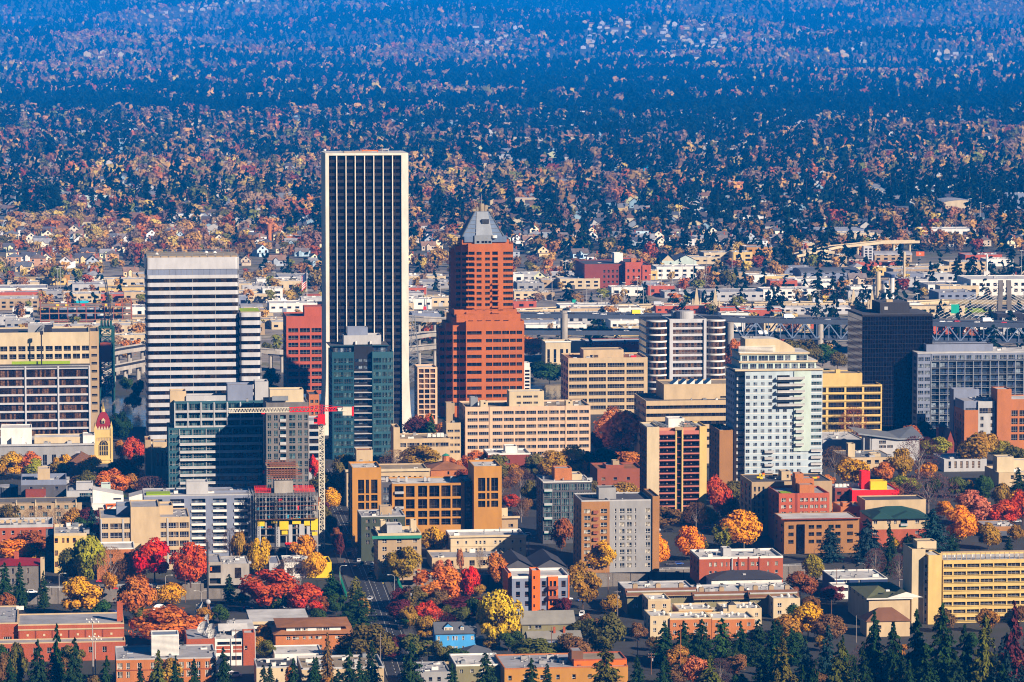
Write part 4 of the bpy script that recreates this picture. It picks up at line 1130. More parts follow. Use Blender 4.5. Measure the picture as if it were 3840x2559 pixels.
# green-corniced apartments
b=Bd('apartment_block','tan brick apartment house with a green cornice and cream parapet',1418,1580,2000,2178,22)
rows=[(2022,2036),(2051,2066),(2081,2096),(2111,2126),(2142,2156)]
b.main('tan','roofwhite',[S([(1433,1450),(1488,1506),(1548,1564)],rows,mu=2,fr='white',t=.25)],left=[S((3,.35),rows,mu=2)],par=1.5,cap='cream')
mb=MB();mb.box(b.u(1396,-1),b.u(1581,-1),-1.3,-.004,b.z(2019),b.z(2009),'copper');b.part('cornice',mb)
mb=MB();mb.box(-1.3,-.004,0,22,b.z(2019),b.z(2009),'darkgreen');b.part('cornice',mb)  # side run of the same cornice, shade put into a darker green
b.pent(1452,1508,1970,5,10,'lightgrey','roofgrey');b.pent(1540,1562,1952,10,5,'cream');b.pent(1428,1446,1952,12,5,'cream');b.clutter(6)
mb=MB()
for k in range(7):
    for x in(1440,1468):mb.bar((b.u(x),-.9,b.z(2150-20*k)),(b.u(x),-.9,b.z(2130-20*k)),.06,'darksteel')
b.done()
b=Bd('apartment_block','dark green-walled block with a flat grey roof and rooftop box',1355,1520,1935,2105,22)
b.main('darkgreen','roofgrey',[S((1372,14,26,5),(1948,1962,26,4),mu=2)],par=.5,cap='lightgrey');b.pent(1425,1470,1900,8,7,'tan');b.clutter(8);b.done()
b=Bd('apartment_block','cream three-storey apartment house with a bracketed white cornice',1690,1972,2010,2105,22)
b.main('cream','roofwhite',[S([(1712,1720),(1744,1752),(1782,1790),(1797,1805),(1812,1821),(1853,1862),(1871,1879),(1886,1893),(1918,1927),(1948,1957)],[(2028,2040),(2056,2069),(2082,2094)],fr='white',t=.2)],left=[S((3,.3),[(2028,2040),(2056,2069)])],par=1.0,cap='white')
b.box('cornice',1686,1976,2008,2015,-.9,.88,'cream');b.box('string_course',1690,1972,2046,2049,-.2,.18,'cream');b.clutter(3);b.done()
b=Bd('apartment_block','tan brick block with corbelled cornice and a cream rooftop box',1800,1942,1944,2035,24)
b.main('tan','roofwhite',[S([(1814,1834),(1858,1868),(1874,1882),(1906,1924)],[(1966,1979),(1994,2007)],mu=2,t=.3)],left=[S((3,.35),[(1962,1976)])],par=.8);b.box('cornice',1792,1950,1938,1945,-1.2,1.18,'cream')
b.pent(1826,1904,1906,8,12,'cream','roofwhite');b.clutter(5);b.done()
b=Bd('glass_block','dark glass apartment block with a red rooftop box',2036,2218,1806,2040,24,cat='building')
rows=[(1815,1838)]+[(1846+26*k,1868+26*k)for k in range(7)]
b.main('darkgrey','roofgrey',[S([(2040,2070),(2074,2102),(2106,2134),(2138,2162),(2167,2190),(2194,2216)],rows,g='glassteal',mu=4,t=.3,fr='frame')],left=[S((3,.7),rows,g='glassteal',mu=3)],par=.4,cap='white')
b.pent(2080,2144,1756,8,10,'orangebrick');b.pent(2145,2182,1779,8,10,'cream')
for k in range(4):b.balcony(2040,2070,1842+52*k,1.2,'copper')
b.clutter(7);b.done()
# brick and grey apartments
b=Bd('apartment_block','apartment block half brick, half grey panel, with red iron balconies',2180,2472,1880,2150,26)
rows=(1908,1924,25.6,9)
b.vol(0,b.u(2286),0,b.H,0,26,'brown','roofdark',[S([(2190,2214),(2252,2276)],rows,g='glasslit',mu=2,fr='white',t=.25)],left=[S((3,.3),rows)],par=.6,cap='lightgrey')
b.vol(b.u(2286)+.02,b.u(2446),0,b.H-.01,.25,26,'grey','roofdark',[S([(2305,2312),(2379,2386)],rows,fr='white',t=.2),S([(2323,2342),(2350,2369),(2420,2438)],rows,g='glasslit',mu=2,fr='white',t=.2)],par=.6,cap='lightgrey')
b.vol(b.u(2446)+.02,b.W,0,b.z(1868),-.5,26,'brown','roofdark',None,par=.6)
for k in range(6):b.balcony(2224,2243,1922+25.6*k,1.0,'pink','rust')
b.vol(b.u(2245,8),b.u(2310,8),b.H-.4,b.z(1832,8),8,16,'grey','roofdark',None,name='penthouse',rname='penthouse_roof',par=.4);b.clutter(5)
b.done()
b=Bd('church','small slate-roofed church with two white turrets behind the brick-and-grey flats',2300,2370,1890,1990,16)
b.vol(0,b.W,0,b.H,0,16,'grey','slate',None)
for p in(2317,2351):
    mb=MB();x=b.u(p,6);mb.box(x-.9,x+.9,5,7,b.H,b.z(1858,6),'white');mb.bar((x,6,b.z(1858,6)),(x,6,b.z(1842,6)),.9,'white',.05);b.part('turret',mb)
b.done()
b=Bd('apartment_block','shaded mauve-brown low block left of the yellow-pink tower',2240,2412,1758,1880,26)
b.main('rust','roofbrown',[S([(2256,2270),(2300,2314),(2350,2362)],(1790,1802,26,3))]);b.pent(2272,2340,1744,8,12,'rust');b.pent(2298,2322,1728,12,6,'tan');b.done()

# right cluster
b=Bd('unfinished_block','unfinished grey apartment block with building materials on its flat roof',2818,3120,1806,2010,30)
b.main('tan','roofdark',[S([(2826,2834),(2842,2850),(2858,2866)],(1824,1842,27,6),g='glassdark'),S([(2890,2910)],(1826,1844,27,6),g='glassdark',fr='white',t=1)],left=[S((3,.4),(1824,1842,27,5))],par=.4)
b.pent(2930,2964,1768,8,8,'beige',front=[S([(2949,2957)],[(1780,1792)])])
rr=random.Random(5)
for k in range(16):
    x,y=rr.uniform(4,b.W-4),rr.uniform(3,24);mb=MB();w=rr.uniform(.8,2.6);mb.box(x,x+w,y,y+1.2,b.H,b.H+rr.uniform(.3,1.2),rr.choice(['white','yellow','wood','orange','lightgrey']));b.part('pallet_load',mb)
for k in range(5):
    b.box('scaffold_platform',2893,2915,1846+27*k,1848+27*k,-1.2,1.1,'lightgrey')
b.done()
b=Bd('brick_block','red brick apartment block with white windows and an orange-red stepped penthouse',2920,3110,1850,2040,26)
rows=[(1868,1882),(1894,1907),(1919,1932),(1944,1957)]
b.main('redbrick','roofgrey',[S([(2930,2947),(2959,2970),(3000,3013),(3016,3029),(3038,3051),(3055,3068),(3076,3088),(3090,3100)],rows,g='glasslit',mu=2,fr='white',t=.2)],left=[S((3,.3),rows)],par=.8)
b.box('recess_shade',2980,2990,1850,2038,-.004,.3,'darkbrick')  # flat darker strip on the wall, a recess's shade put into colour
b.pent(2998,3053,1818,4,7,'orangebrick',par=.3);b.pent(2983,3052,1795,11,9,'orangebrick',par=.3);b.pent(2980,3012,1776,14,6,'orangebrick',par=.3)
mb=MB();mb.box(2,b.u(2975),2,12,b.H-.88,b.H-.4,'lime');b.part('roof_garden',mb);b.done()
# red wrapped
b=Bd('wrapped_block','building wrapped in bright red sheeting with a red and a yellow rooftop box',3195,3372,1838,1930,26)
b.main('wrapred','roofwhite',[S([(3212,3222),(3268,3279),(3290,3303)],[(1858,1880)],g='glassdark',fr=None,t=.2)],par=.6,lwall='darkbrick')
b.pent(3230,3262,1768,8,6,'wrapred','wrapred',par=.2);b.pent(3264,3326,1806,5,8,'yellow','yellow',par=.2)
b.vol(b.u(3131,6),b.u(3194,6),0,b.H,6,26,'darkbrick','roofgrey',[S([(3138,3155),(3165,3184)],(1842,1856,27,3),g='glassdark')],par=.4,name='wall',rname='roof')
for k in range(6):b.box('air_handler',3132+15*k,3144+15*k,1814,1828,14,2,'white')
b.done()
b=Bd('apartment_block','brick and cream apartments under a dark green hip roof with a glass bay',3270,3488,1945,2052,26)
b.vol(0,b.W,b.z(1985),b.H,0,26,'beige',None,[S([(3275,3289),(3326,3340),(3352,3362),(3432,3446)],[(1952,1965)],mu=2,fr='white'),S([(3376,3402)],[(1950,1976)],g='glassteal',t=1.0,fr=None,name='balcony_recess')])
b.vol(.02,b.W-.02,0,b.z(1985)-.003,.02,26,'brick',None,[S([(3275,3289),(3326,3340),(3432,3446)],[(1992,2005),(2018,2032)],mu=2,fr='white')],name='lower_storey')
r_=hip(b,'roof',0,b.u(3350),-1,20,b.H,b.z(1912,10)-b.H,'greenroof');hip(b,'roof',b.u(3345),b.W,-1,20,b.H+.01,b.z(1916,10)-b.H,'greenroof')
hip(b,'roof',0,b.W,6,26,b.H+.3,b.z(1900,16)-b.H,'greenroof')
b.vol(b.u(3252,22),b.u(3480,22),0,b.z(1884,22),27,44,'beige','roofdark',None,name='rear_wing',par=.5)
for p in(3330,3368,3390):b.box('air_handler',p,p+16,1885,1894,32,4,'white')
b.balcony(3376,3402,1972,.9,'copper');b.done()
b=Bd('brick_block','orange brick annex with flat roof between the red-wrapped and green-roofed buildings',3152,3240,1900,2010,18)
b.main('orangebrick','roofgrey',[S([(3160,3172),(3200,3212)],(1925,1938,28,2))]);b.pent(3160,3196,1886,4,6,'orangebrick');b.done()
b=Bd('apartment_block','brown brick three-storey block with a deep flat white eave and dark bay',2940,3222,1948,2078,24)
rows=[(1969,1983),(1996,2010),(2024,2038)]
b.main('brown','roofwhite',[S([(2956,2976),(3032,3053),(3061,3081),(3106,3126),(3132,3152),(3176,3198)],rows,g='glassdark',mu=2,fr='darkframe',t=.3)],left=[S((2,.3),rows)],par=.3)
b.box('eave',2930,3226,1944,1949,-1.4,1.38,'darkbrick',top='roofwhite');b.box('glass_bay',2991,3018,1966,2075,-.7,.68,'glassdark');b.done()
# red brick apartments
b=Bd('brick_block','low red brick apartments with a white roof and a fire-escape ladder',2622,2936,2088,2195,24)
rows=[(2108,2124),(2140,2154)]
b.main('brick','roofwhite',[S([(2659,2669),(2678,2688),(2704,2711),(2722,2728),(2736,2742),(2758,2766),(2780,2792),(2816,2829),(2836,2844),(2877,2884),(2906,2917)],rows,g='glasslit',fr='white',t=.2)],left=[S((3,.25),rows)],par=.9,cap='white')
for p in(2768,2806,2846):b.box('pilaster',p,p+4,2090,2190,-.3,.28,'darkbrick')
b.pent(2712,2742,2056,8,7,'lightgrey','roofwhite');mb=MB();mb.bar((b.u(2745),-.4,b.z(2138)),(b.u(2745),-.4,b.z(2092)),.25,'lightgrey');mb.box(b.u(2738),b.u(2752),-1.2,-.05,b.z(2140),b.z(2136),'darksteel');b.part('fire_escape',mb)
b.clutter(8);b.done()
b=Bd('house','wide low white house under a dark grey hip roof before the red brick apartments',2668,2932,2174,2212,20,cat='house')
b.vol(0,b.W,0,b.H,0,18,'white',None,[S([(2700,2712),(2760,2775),(2820,2835)],[(2186,2198)],mu=2)]);r_=hip(b,'roof',0,b.W,0,18,b.H,b.z(2138,9)-b.H,'shingledark')
mb=MB();mb.box(b.u(2786,4),b.u(2797,4),4,5.4,b.z(2160,4),b.z(2152,4),'lightgrey');b.part('skylight',mb,r_);b.done()

# olive row apartments
for q0,q1,y0p,nm in((2352,2610,2215,'western'),(2604,2830,2228,'middle'),(2812,2990,2222,'eastern')):
    b=Bd('row_house','olive terraced flats with brown eave and white windows, %s section of the row'%nm,q0,q1,y0p,2305,26,cat='terrace',group='olive terraced flats')
    n=(q1-q0)//46
    b.main('olive','roofwhite',[S([(q0+22+46*k,q0+40+46*k)for k in range(n)],[(y0p+14,y0p+30),(y0p+48,y0p+64)],mu=2,fr='white',t=.15,g='glasslit')],left=[S((3,.3),[(y0p+14,y0p+30)],fr='white')],par=.5,cap='lightgrey')
    mb=MB();zz=b.H-.6
    mb.poly([(-.6,-1.6,zz-1.2),(b.W+.6,-1.6,zz-1.2),(b.W+.6,2.6,zz+1.3),(-.6,2.6,zz+1.3)],'wood');mb.poly([(-.6,-1.6,zz-1.22),(-.6,2.6,zz-1.2),(-.6,2.6,zz+1.3)],'wood');mb.box(-.6,b.W+.6,-1.6,-1.5,zz-1.5,zz-1.2,'tan');b.part('eave',mb)
    for k in range(3):
        mb=MB();x=b.W*(k+.3)/3;mb.box(x,x+2,3,5,b.H-.5,b.H+2.2,'tan');mb.box(x+.3,x+1.7,3.3,4.7,b.H+2.2,b.H+2.5,'rooftan');b.part('chimney',mb)
    b.clutter(6,y0=8);b.done()
# tan / orange town houses
def town(q0,q1,yt,yb,wall,label,D=16,rows=None,n=None):
    b=Bd('town_house',label,q0,q1,yt,yb,D,cat='town house',group='flat-roofed stucco town houses')
    n=n or max(1,int((q1-q0)/34));st=(q1-q0)/n
    rows=rows or[(yt+18,yt+32),(yt+46,yt+60)]
    b.main(wall,'roofwhite',[S([(q0+st*(k+.3),q0+st*(k+.62))for k in range(n)],rows,mu=2,fr='white',t=.15)],left=[S((2,.3),rows,mu=2)],par=.6,cap='cream')
    rr=random.Random(q0)
    for k in range(max(2,n*2)):
        mb=MB();x,y=rr.uniform(1,b.W-1),rr.uniform(2,D-2);mb.cyl((x,y),.5,b.H-.6,b.H+.25,'white',8,r2=.75);mb.cyl((x,y),.75,b.H+.25,b.H+.6,'white',8,r2=.2);b.part('roof_vent',mb)
    return b
town(2430,2515,2248,2330,'beige','cream stucco town house with curved roof vents, nearest the olive flats').done()
town(2438,2512,2310,2400,'cream','cream corner town house with white roof vents beside dark hedge trees').done()
town(2512,2668,2318,2400,'orangebrick','long burnt-orange town house with stepped gables behind the hedge trees',n=4).done()
town(2545,2675,2285,2340,'ochre','ochre town house with parapet in the middle of the stucco row').done()
town(2670,2830,2318,2395,'orangebrick','burnt-orange town house with shaped parapets at the right end of the hedge').done()
b=town(2712,2856,2282,2350,'cream','cream town house with a white square tower and dark pyramid cap');
mb=MB();x0,x1=b.u(2732,-.5),b.u(2762,-.5);mb.box(x0,x1,-.5,4,0,b.z(2268),'cream');b.part('stair_tower',mb);mb=MB();mb.poly([(x0,-.5,b.z(2268)),(x1,-.5,b.z(2268)),((x0+x1)/2,1.7,b.z(2254))],'shingledark');mb.poly([(x1,-.5,b.z(2268)),(x1,4,b.z(2268)),((x0+x1)/2,1.7,b.z(2254))],'shingledark');mb.poly([(x0,4,b.z(2268)),(x0,-.5,b.z(2268)),((x0+x1)/2,1.7,b.z(2254))],'shingledark');mb.poly([(x1,4,b.z(2268)),(x0,4,b.z(2268)),((x0+x1)/2,1.7,b.z(2254))],'shingledark');b.part('tower_cap',mb);b.done()
town(2900,3000,2244,2320,'cream','cream town house with white roof vents beside the yellow tree').done()

# orange grey apartments
b=Bd('apartment_block','grey panelled apartment block with a bright orange stair tower and balconies',1920,2134,2160,2308,22)
rows=[(2180,2204),(2218,2238),(2254,2272)]
b.main('bluegrey','roofwhite',[S([(1934,1950),(1968,1984),(2031,2047),(2105,2121)],rows,g='glassdark',mu=1,fr='wood',t=.2)],left=[S((2,.3),rows)],par=1.0,cap='white')
b.vol(b.u(1993),b.u(2024),0,b.z(2142),-1.6,8,'orange','roofwhite',[S([(2000,2006)],[(2160,2172),(2198,2210),(2232,2244),(2266,2278)],g='glassdark',fr=None)],par=.5,name='stair_tower',rname='tower_roof')
b.vol(b.u(2055),b.u(2092),0,b.z(2162),-.8,3,'orange',None,[S([(2061,2070),(2075,2086)],[(2180,2202),(2218,2238),(2254,2272)],g='glassdark',fr='darkframe')],name='bay')
for k in range(2):b.balcony(2056,2092,2208+36*k,1.5,'rust','rust',y0=-.8)
b.vol(b.u(1905,2),-.02,0,b.z(2152,2),2,20,'orange','roofwhite',None,par=.5,name='side_bay');b.box('bay_edge',2131,2135,2160,2306,-.3,.28,'orange');b.done()
b=Bd('hall','pair of black gabled roofs behind the orange and grey flats',1885,2128,2128,2195,30)
b.vol(0,b.W,0,b.H,0,30,'darkgrey',None)
for k in range(2):gable(b,'roof',b.W*(.02+.5*k),b.W*(.48+.5*k),0,30,b.H,b.z(2088,8)-b.H,'shingledark','darkgrey',axis='y')
b.done()
b=Bd('shop','low white-roofed shop behind the red and orange trees',1620,1900,2090,2135,24,cat='shop')
b.main('beige','roofgrey',[S((1640,20,40,6),[(2102,2122)],g='glassdark',mu=2)]);b.clutter(6);b.done()
# olive house with long grey roof
b=Bd('house','olive house with a long pale shingle roof in front of the orange-grey flats',1958,2155,2340,2405,14,cat='house')
b.vol(0,b.W,0,b.H,0,14,'olive',None,[S([(1982,1992),(2006,2030)],[(2346,2360)],mu=2,fr='white')]);r_=gable(b,'roof',0,b.W,0,14,b.H,b.z(2292,7)-b.H,'shinglegrey','olive');b.done()
b=Bd('house','small house with a grey-green shingle roof and brick chimneys beside bare trees',1984,2180,2398,2440,12,cat='house')
b.vol(0,b.W,0,b.H,0,12,'bluegrey',None,[S([(2090,2110),(2130,2145)],[(2404,2418)],mu=2,fr='white')]);gable(b,'roof',0,b.W,0,12,b.H,b.z(2368,6)-b.H,'shinglegrey','bluegrey')
for p in(2075,2112):b.box('chimney',p,p+8,2352,2382,4,1.1,'brick')
b.done()
# blue house
b=Bd('house','sky-blue wooden house with a dark roof, two dormers and white windows',1634,1785,2375,2445,11,cat='house')
rows=[(2386,2402),(2424,2436)]
b.vol(0,b.W,0,b.H,0,11,'bluehouse',None,[S([(1641,1650),(1677,1684),(1696,1704),(1708,1716),(1733,1741),(1766,1776)],rows,g='glasslit',fr='white',t=.12)]);r_=gable(b,'roof',0,b.W,0,11,b.H,b.z(2334,5.5)-b.H,'slate','bluehouse')
for p,q in((1665,1698),(1727,1738)):
    mb=MB();x0,x1=b.u(p,1.5),b.u(q,1.5);z0,z1=b.z(2367,1.5),b.z(2352,1.5);mb.box(x0,x1,1.2,4.5,z0,z1,'white');mb.box(x0+.3,x1-.3,1.14,1.19,z0+.3,z1-.15,'glasslit');xm=(x0+x1)/2;zt=z1+(x1-x0)*.42
    mb.poly([(x0-.3,1,z1),(xm,1,zt),(xm,5.2,zt),(x0-.3,5.2,z1)],'slate');mb.poly([(x1+.3,1,z1),(xm,1,zt),(xm,5.2,zt),(x1+.3,5.2,z1)],'slate');mb.poly([(x0,1.19,z1),(x1,1.19,z1),(xm,1.19,zt)],'bluehouse');b.part('dormer',mb,r_)
b.vol(b.u(1786,2),b.u(1820,2),0,b.H*.55,2,10,'bluehouse','roofgrey',None,name='side_wing',par=0);b.done()
b=Bd('house','low house with grey hip roofs just below the sky-blue house',1655,1850,2462,2490,16,cat='house')
b.vol(0,b.W,0,b.H,0,14,'beige',None,[S([(1690,1702)],[(2468,2480)])]);hip(b,'roof',0,b.u(1735),-1,9,b.H,3.0,'rooftan');hip(b,'roof',b.u(1730),b.W,2,15,b.H+.02,b.z(2420,8)-b.H,'slate');b.done()

# orange brick with brown roof
b=Bd('brick_block','orange brick apartments under a brown hip roof with a long white dormer',1034,1322,2378,2440,24)
rows=[(2386,2398),(2419,2433)]
b.vol(0,b.W,0,b.H,0,24,'orangebrick',None,[S([(1074,1089),(1097,1122),(1136,1147),(1158,1172),(1182,1208),(1258,1274)],rows,g='glasslit',mu=2,fr='white',t=.2),S([(1294,1306)],rows,mu=1,fr='white')],left=[S((2,.3),rows)])
zm=b.z(2350,5)
mb=MB();mb.poly([(-1,-1,b.H),(b.W+1,-1,b.H),(b.W-4,4,zm),(4,4,zm)],'roofbrown');mb.poly([(-1,-1,b.H),(4,4,zm),(4,20,zm),(-1,25,b.H)],'roofbrown');mb.poly([(b.W+1,-1,b.H),(b.W+1,25,b.H),(b.W-4,20,zm),(b.W-4,4,zm)],'roofbrown');mb.poly([(-1,25,b.H),(4,20,zm),(b.W-4,20,zm),(b.W+1,25,b.H)],'roofbrown');mb.poly([(-1,-1,b.H),(-1,25,b.H),(b.W+1,25,b.H),(b.W+1,-1,b.H)],'roofbrown');b.part('roof',mb)
b.vol(b.u(1074,1.5),b.u(1278,1.5),b.H+.4,b.z(2350,1.5),1.5,8,'white',None,[S([(1106,1128),(1132,1154),(1186,1208),(1212,1236)],[(2355,2368)],g='glasslit',mu=3,fr='white',t=.15)],name='dormer')
r_=hip(b,'roof',1,b.W-1,1,23,b.z(2350,1.5),b.z(2322,12)-b.z(2350,1.5),'roofbrown');b.done()
b=Bd('annex','white flat-roofed annex with skylights in front of the orange brick apartments',1030,1210,2452,2490,20)
b.main('white','roofwhite',[S([(1050,1060)],[(2470,2482)])],par=.4)
for p,q in((1086,2440),(1102,2462),(1145,2474)):b.box('skylight',p,p+28,q,q+4,6,2,'steel','glassblue')
b.done()
# TV station with dishes
b=Bd('broadcast_station','white and red brick broadcast building with satellite dishes on stepped white roofs',700,930,2388,2500,30)
rows=[(2402,2418),(2462,2480)]
b.vol(b.u(806),b.W,0,b.z(2400),0,30,'white','roofwhite',[S([(815,862),(868,905)],[(2408,2420),(2462,2478)],g='glassdark',mu=4,t=.6,fr=None)],par=.3)
for q0,q1,yy in((807,868,2424),(870,928,2424),(807,868,2438),(870,928,2438)):b.box('brick_panel',q0+5,q1-3,yy,yy+11,-.1,.09,'brick')
b.vol(0,b.u(805),0,b.z(2400),0,26,'brick','roofgrey',[S([(712,730)],[(2430,2450)],fr='white')],par=.5)
b.vol(b.u(870,9),b.u(958,9),0,b.z(2372,9),9,36,'white','roofwhite',None,name='tower_block',par=0)
b.vol(b.u(912),b.u(956),0,b.z(2380),-.6,8,'brick','roofwhite',[S([(916,928)],[(2424,2440)],fr='white',g='glassdark')],par=.5,name='corner_block')
for k in range(5):
    mb=MB();y=12+5*k;x0,x1,z=b.u(820,y),b.u(930,y),b.z(2372,y)+.4
    mb.poly([(x0,y,z),(x1,y,z),(x1,y+4.6,z+2.2),(x0,y+4.6,z+2.2)],'roofwhite');mb.poly([(x0,y+4.6,z),(x1,y+4.6,z),(x1,y+4.6,z+2.2),(x0,y+4.6,z+2.2)],'white');mb.poly([(x0,y,z),(x0,y+4.6,z+2.2),(x0,y+4.6,z)],'white');mb.poly([(x1,y,z),(x1,y+4.6,z+2.2),(x1,y+4.6,z)],'white');b.part('sawtooth_roof',mb)
b.clutter(5,z=b.z(2400),u0=b.u(812));b.done()
def make_dish(loc,r,az,label,m='white',hs=1.6):
    root=empty('satellite_dish',loc,az,label,'satellite dish','satellite dishes at the broadcast building')
    mb=MB();n,k=18,5;rot=Matrix.Rotation(math.radians(55),4,'X')
    def p(i,j):t=2*math.pi*i/n;q=r*j/k;return rot@Vector((q*math.cos(t),q*math.sin(t),.28*q*q/r))+Vector((0,0,hs+r*.6))
    for i in range(n):
        for j in range(k):mb.poly([p(i,j),p(i+1,j),p(i+1,j+1),p(i,j+1)]if j else[p(i,0),p(i+1,1),p(i,1)],m)
    mb.build('reflector',root)
    mb=MB();c=rot@Vector((0,0,r*.75))+Vector((0,0,hs+r*.6))
    for t in(0,2.1,4.2):mb.bar(rot@Vector((r*.8*math.cos(t),r*.8*math.sin(t),r*.18))+Vector((0,0,hs+r*.6)),c,.05,'grey')
    mb.bar(c,rot@Vector((0,0,r*.6))+Vector((0,0,hs+r*.6)),.2,'lightgrey');mb.build('feed_horn',root)
    mb=MB();mb.bar((0,0,0),(0,0,hs+r*.55),.25,'lightgrey');mb.bar((-r*.5,0,0),(0,0,hs),.12,'lightgrey');mb.bar((r*.5,0,0),(0,0,hs),.12,'lightgrey');mb.build('mount',root)
    return root
zr=b.z(2400)
for px,py,r,off,lab in((764,2352,2.6,6,'largest roof dish, facing away to the left on the broadcast building'),(792,2358,2.2,8,'roof dish between two larger dishes on the broadcast building'),(800,2380,2.2,4,'lowest roof dish at the front edge of the broadcast building'),(778,2318,1.2,16,'small dark dish near the lattice mast foot'),(878,2330,.8,22,'tiny dish on the white stepped roof'),(856,2336,.7,20,'tiniest dish on the stepped roof')):
    h=b.hit(px,py,off);make_dish((h.x,h.y,h.z-r-.9),r,-.7,lab)
make_dish(ground(818,2530),3.2,-.9,'large mesh dish standing on the ground in the car park');make_dish(ground(812,2490),2.4,-.5,'rusty mesh dish standing beside the broadcast building','tan')
make_dish(ground(600,2330),3.4,.4,'big white dish half hidden behind the red tree');make_dish(ground(752,2310),3.0,-1.4,'grey dish left of the tripod mast foot')
# white roof hall
b=Bd('hall','long white-roofed hall behind the orange brick apartments',940,1160,2340,2400,30)
b.main('white','roofwhite',[S([(985,1010),(1030,1050)],[(2356,2368)],g='glassdark')],par=0);b.box('eave',938,1162,2330,2341,-1.2,30,'cream','roofwhite');b.done()
# red brick gymnasium
b=Bd('brick_hall','long red brick hall with a flat pale roof and white square plaques',-20,466,2352,2470,40)
b.vol(b.u(68),b.W,0,b.z(2345),0,26,'brick','roofgrey',None,par=.5,cap='beige')
b.vol(-60,b.u(68)-.02,0,b.z(2340),2,44,'brick','roofgrey',[S([(14,44)],[(2384,2406)],fr='white',mu=4,g='glassdark')],par=.5,cap='beige')
for p in(72,135,198,260,322,386):b.box('pilaster',p-2,p+2,2365,2410,-.25,.24,'darkbrick')
for p in(100,162,225,288,352,414):b.box('plaque',p,p+8,2377,2385,-.12,.11,'cream')
b.box('string_course',68,466,2358,2363,-.3,.28,'beige');b.vol(b.u(440,4),b.u(462,4),b.z(2345)-1,b.z(2268,4),6,9,'brick',None,None,name='chimney');b.clutter(8,u0=-8,u1=b.u(60),z=b.z(2340),y0=10,y1=40)
b.vol(-60,b.u(470,-9),0,b.z(2412,-9),-9,-.02,'brick','roofgrey',[S((20,16,52,8),[(2428,2450)],g='glassdark',mu=2)],par=.4,cap='beige',name='front_wing',rname='front_roof');b.done()
# orange brick bottom
b=Bd('brick_block','orange banded brick apartments with a white rooftop screen behind fir tops',437,812,2468,2620,28)
rows=[(2484,2508),(2516,2540),(2560,2584)]
b.main('orangebrick','roofgrey',[S([(440,460),(474,488),(516,532),(566,580),(620,640),(672,690),(700,716)],rows,mu=2,fr='white',g='glasslit',t=.25),S([(738,752),(770,786),(791,808)],rows,mu=2,fr='white',g='glasslit',t=.25)],par=.5,cap='lightgrey')
b.box('string_course',437,812,2510,2513,-.1,.09,'darkbrick');b.vol(b.u(569,8),b.u(672,8),b.H-.5,b.z(2384,8),8,18,'white','steel',None,name='rooftop_screen',rname='screen_roof',par=.3)
mb=MB()
for k in range(16):z=b.H+(b.z(2384,8)-b.H)*k/16;mb.box(b.u(569,8)+.1,b.u(672,8)-.1,7.9,7.99,z,z+.12,'lightgrey')
b.part('louvre',mb);b.clutter(9);b.done()
# hotel at right
b=Bd('hotel','cream concrete hotel slab with nine rows of wide windows and a blank end tower',3535,4010,2098,2338,20,cat='hotel')
rows=(2112,2125.5,28.5,10)
b.main('yellowcream','roofwhite',[S([(3538,3570)]+[(3575.5+50.6*k,3575.5+50.6*k+46)for k in range(8)],rows,g='glassdark',mu=3,t=.7,fr='frame')],par=.6)
for k in range(10):b.box('ledge',3535,4010,2126+28.5*k,2128+28.5*k,-.35,.34,'yellowcream')
mb=MB();mb.box(b.u(3530,2),b.W,3.4,3.7,b.z(2072,3),b.z(2066,3),'tan')
for k in range(26):x=b.u(3532+18*k,3);mb.box(x,x+.25,3.4,3.7,b.H-.6,b.z(2072,3),'tan')
b.part('roof_screen',mb)
for k in range(10):b.box('vent_pipe',3542+34*k,3546+34*k,2078,2086,1.5,.5,'white')
b.vol(b.u(3478,-1),b.u(3528,-1),0,b.z(2080,-1),-2.2,12,'yellowcream','roofwhite',None,par=.4,name='end_pier')
b.vol(b.u(3466,0),b.u(3478,0),0,b.z(2084),.4,12,'white',None,[S([(3468,3477)],rows,fr=None)],name='window_strip')
b.vol(b.u(3416,3),b.u(3466,3),0,b.z(2056,3),1.6,18,'cream','rooftan',None,par=.5,name='end_tower',rname='tower_roof')
b.vol(b.u(3440,5),b.u(3512,5),b.z(2060,3),b.z(2030,5),6,14,'cream','rooftan',None,par=.4,name='penthouse',rname='penthouse_roof')
mb=MB()
for k in range(9):x=b.u(3412+14*k,2);mb.bar((x,1.8,b.z(2060,2)),(x,1.8,b.z(2052,2)),.05,'darksteel')
mb.bar((b.u(3412,2),1.8,b.z(2052,2)),(b.u(3526,2),1.8,b.z(2052,2)),.05,'darksteel');b.part('railing',mb);b.done()
# barn-like tan hall
b=Bd('hall','tan hall with an olive green hip and gable roof beside the hotel',3258,3412,2242,2352,40)
b.vol(0,b.W,0,b.H,0,40,'beige',None,None,left=[S((5,.4),[(2250,2262)],fr='white')])
mb=MB();z=b.H;x0,x1,xr=-1.2,b.W+1,b.u(3318,20);zt=b.z(2182,26)
mb.poly([(x0,-1,z),(x1,-1,z),(x1,26,zt-2),(xr,26,zt)],'oliveroof');mb.poly([(x0,-1,z),(xr,26,zt),(x0,41,z)],'oliveroof');mb.poly([(x0,41,z),(xr,26,zt),(x1,26,zt-2),(x1,41,z)],'oliveroof');mb.box(x0,x1,-1.1,-.95,z-.5,z,'white');r_=b.part('roof',mb)
mb=MB();gx=b.u(3378);mb.poly([(gx-6,-1.2,z+.1),(gx+9,-1.2,z+.1),(gx+2,-1.2,z+2.4)],'white');mb.poly([(gx-6,-1.2,z+.1),(gx+2,-1.2,z+2.4),(gx+2,8,z+2.5)],'oliveroof');b.part('gable',mb,r_)
mb=MB();mb.box(b.u(3326,4),b.u(3340,4),6,7.6,z+1.6,z+2.3,'white','glasslit');b.part('skylight',mb,r_);b.done()
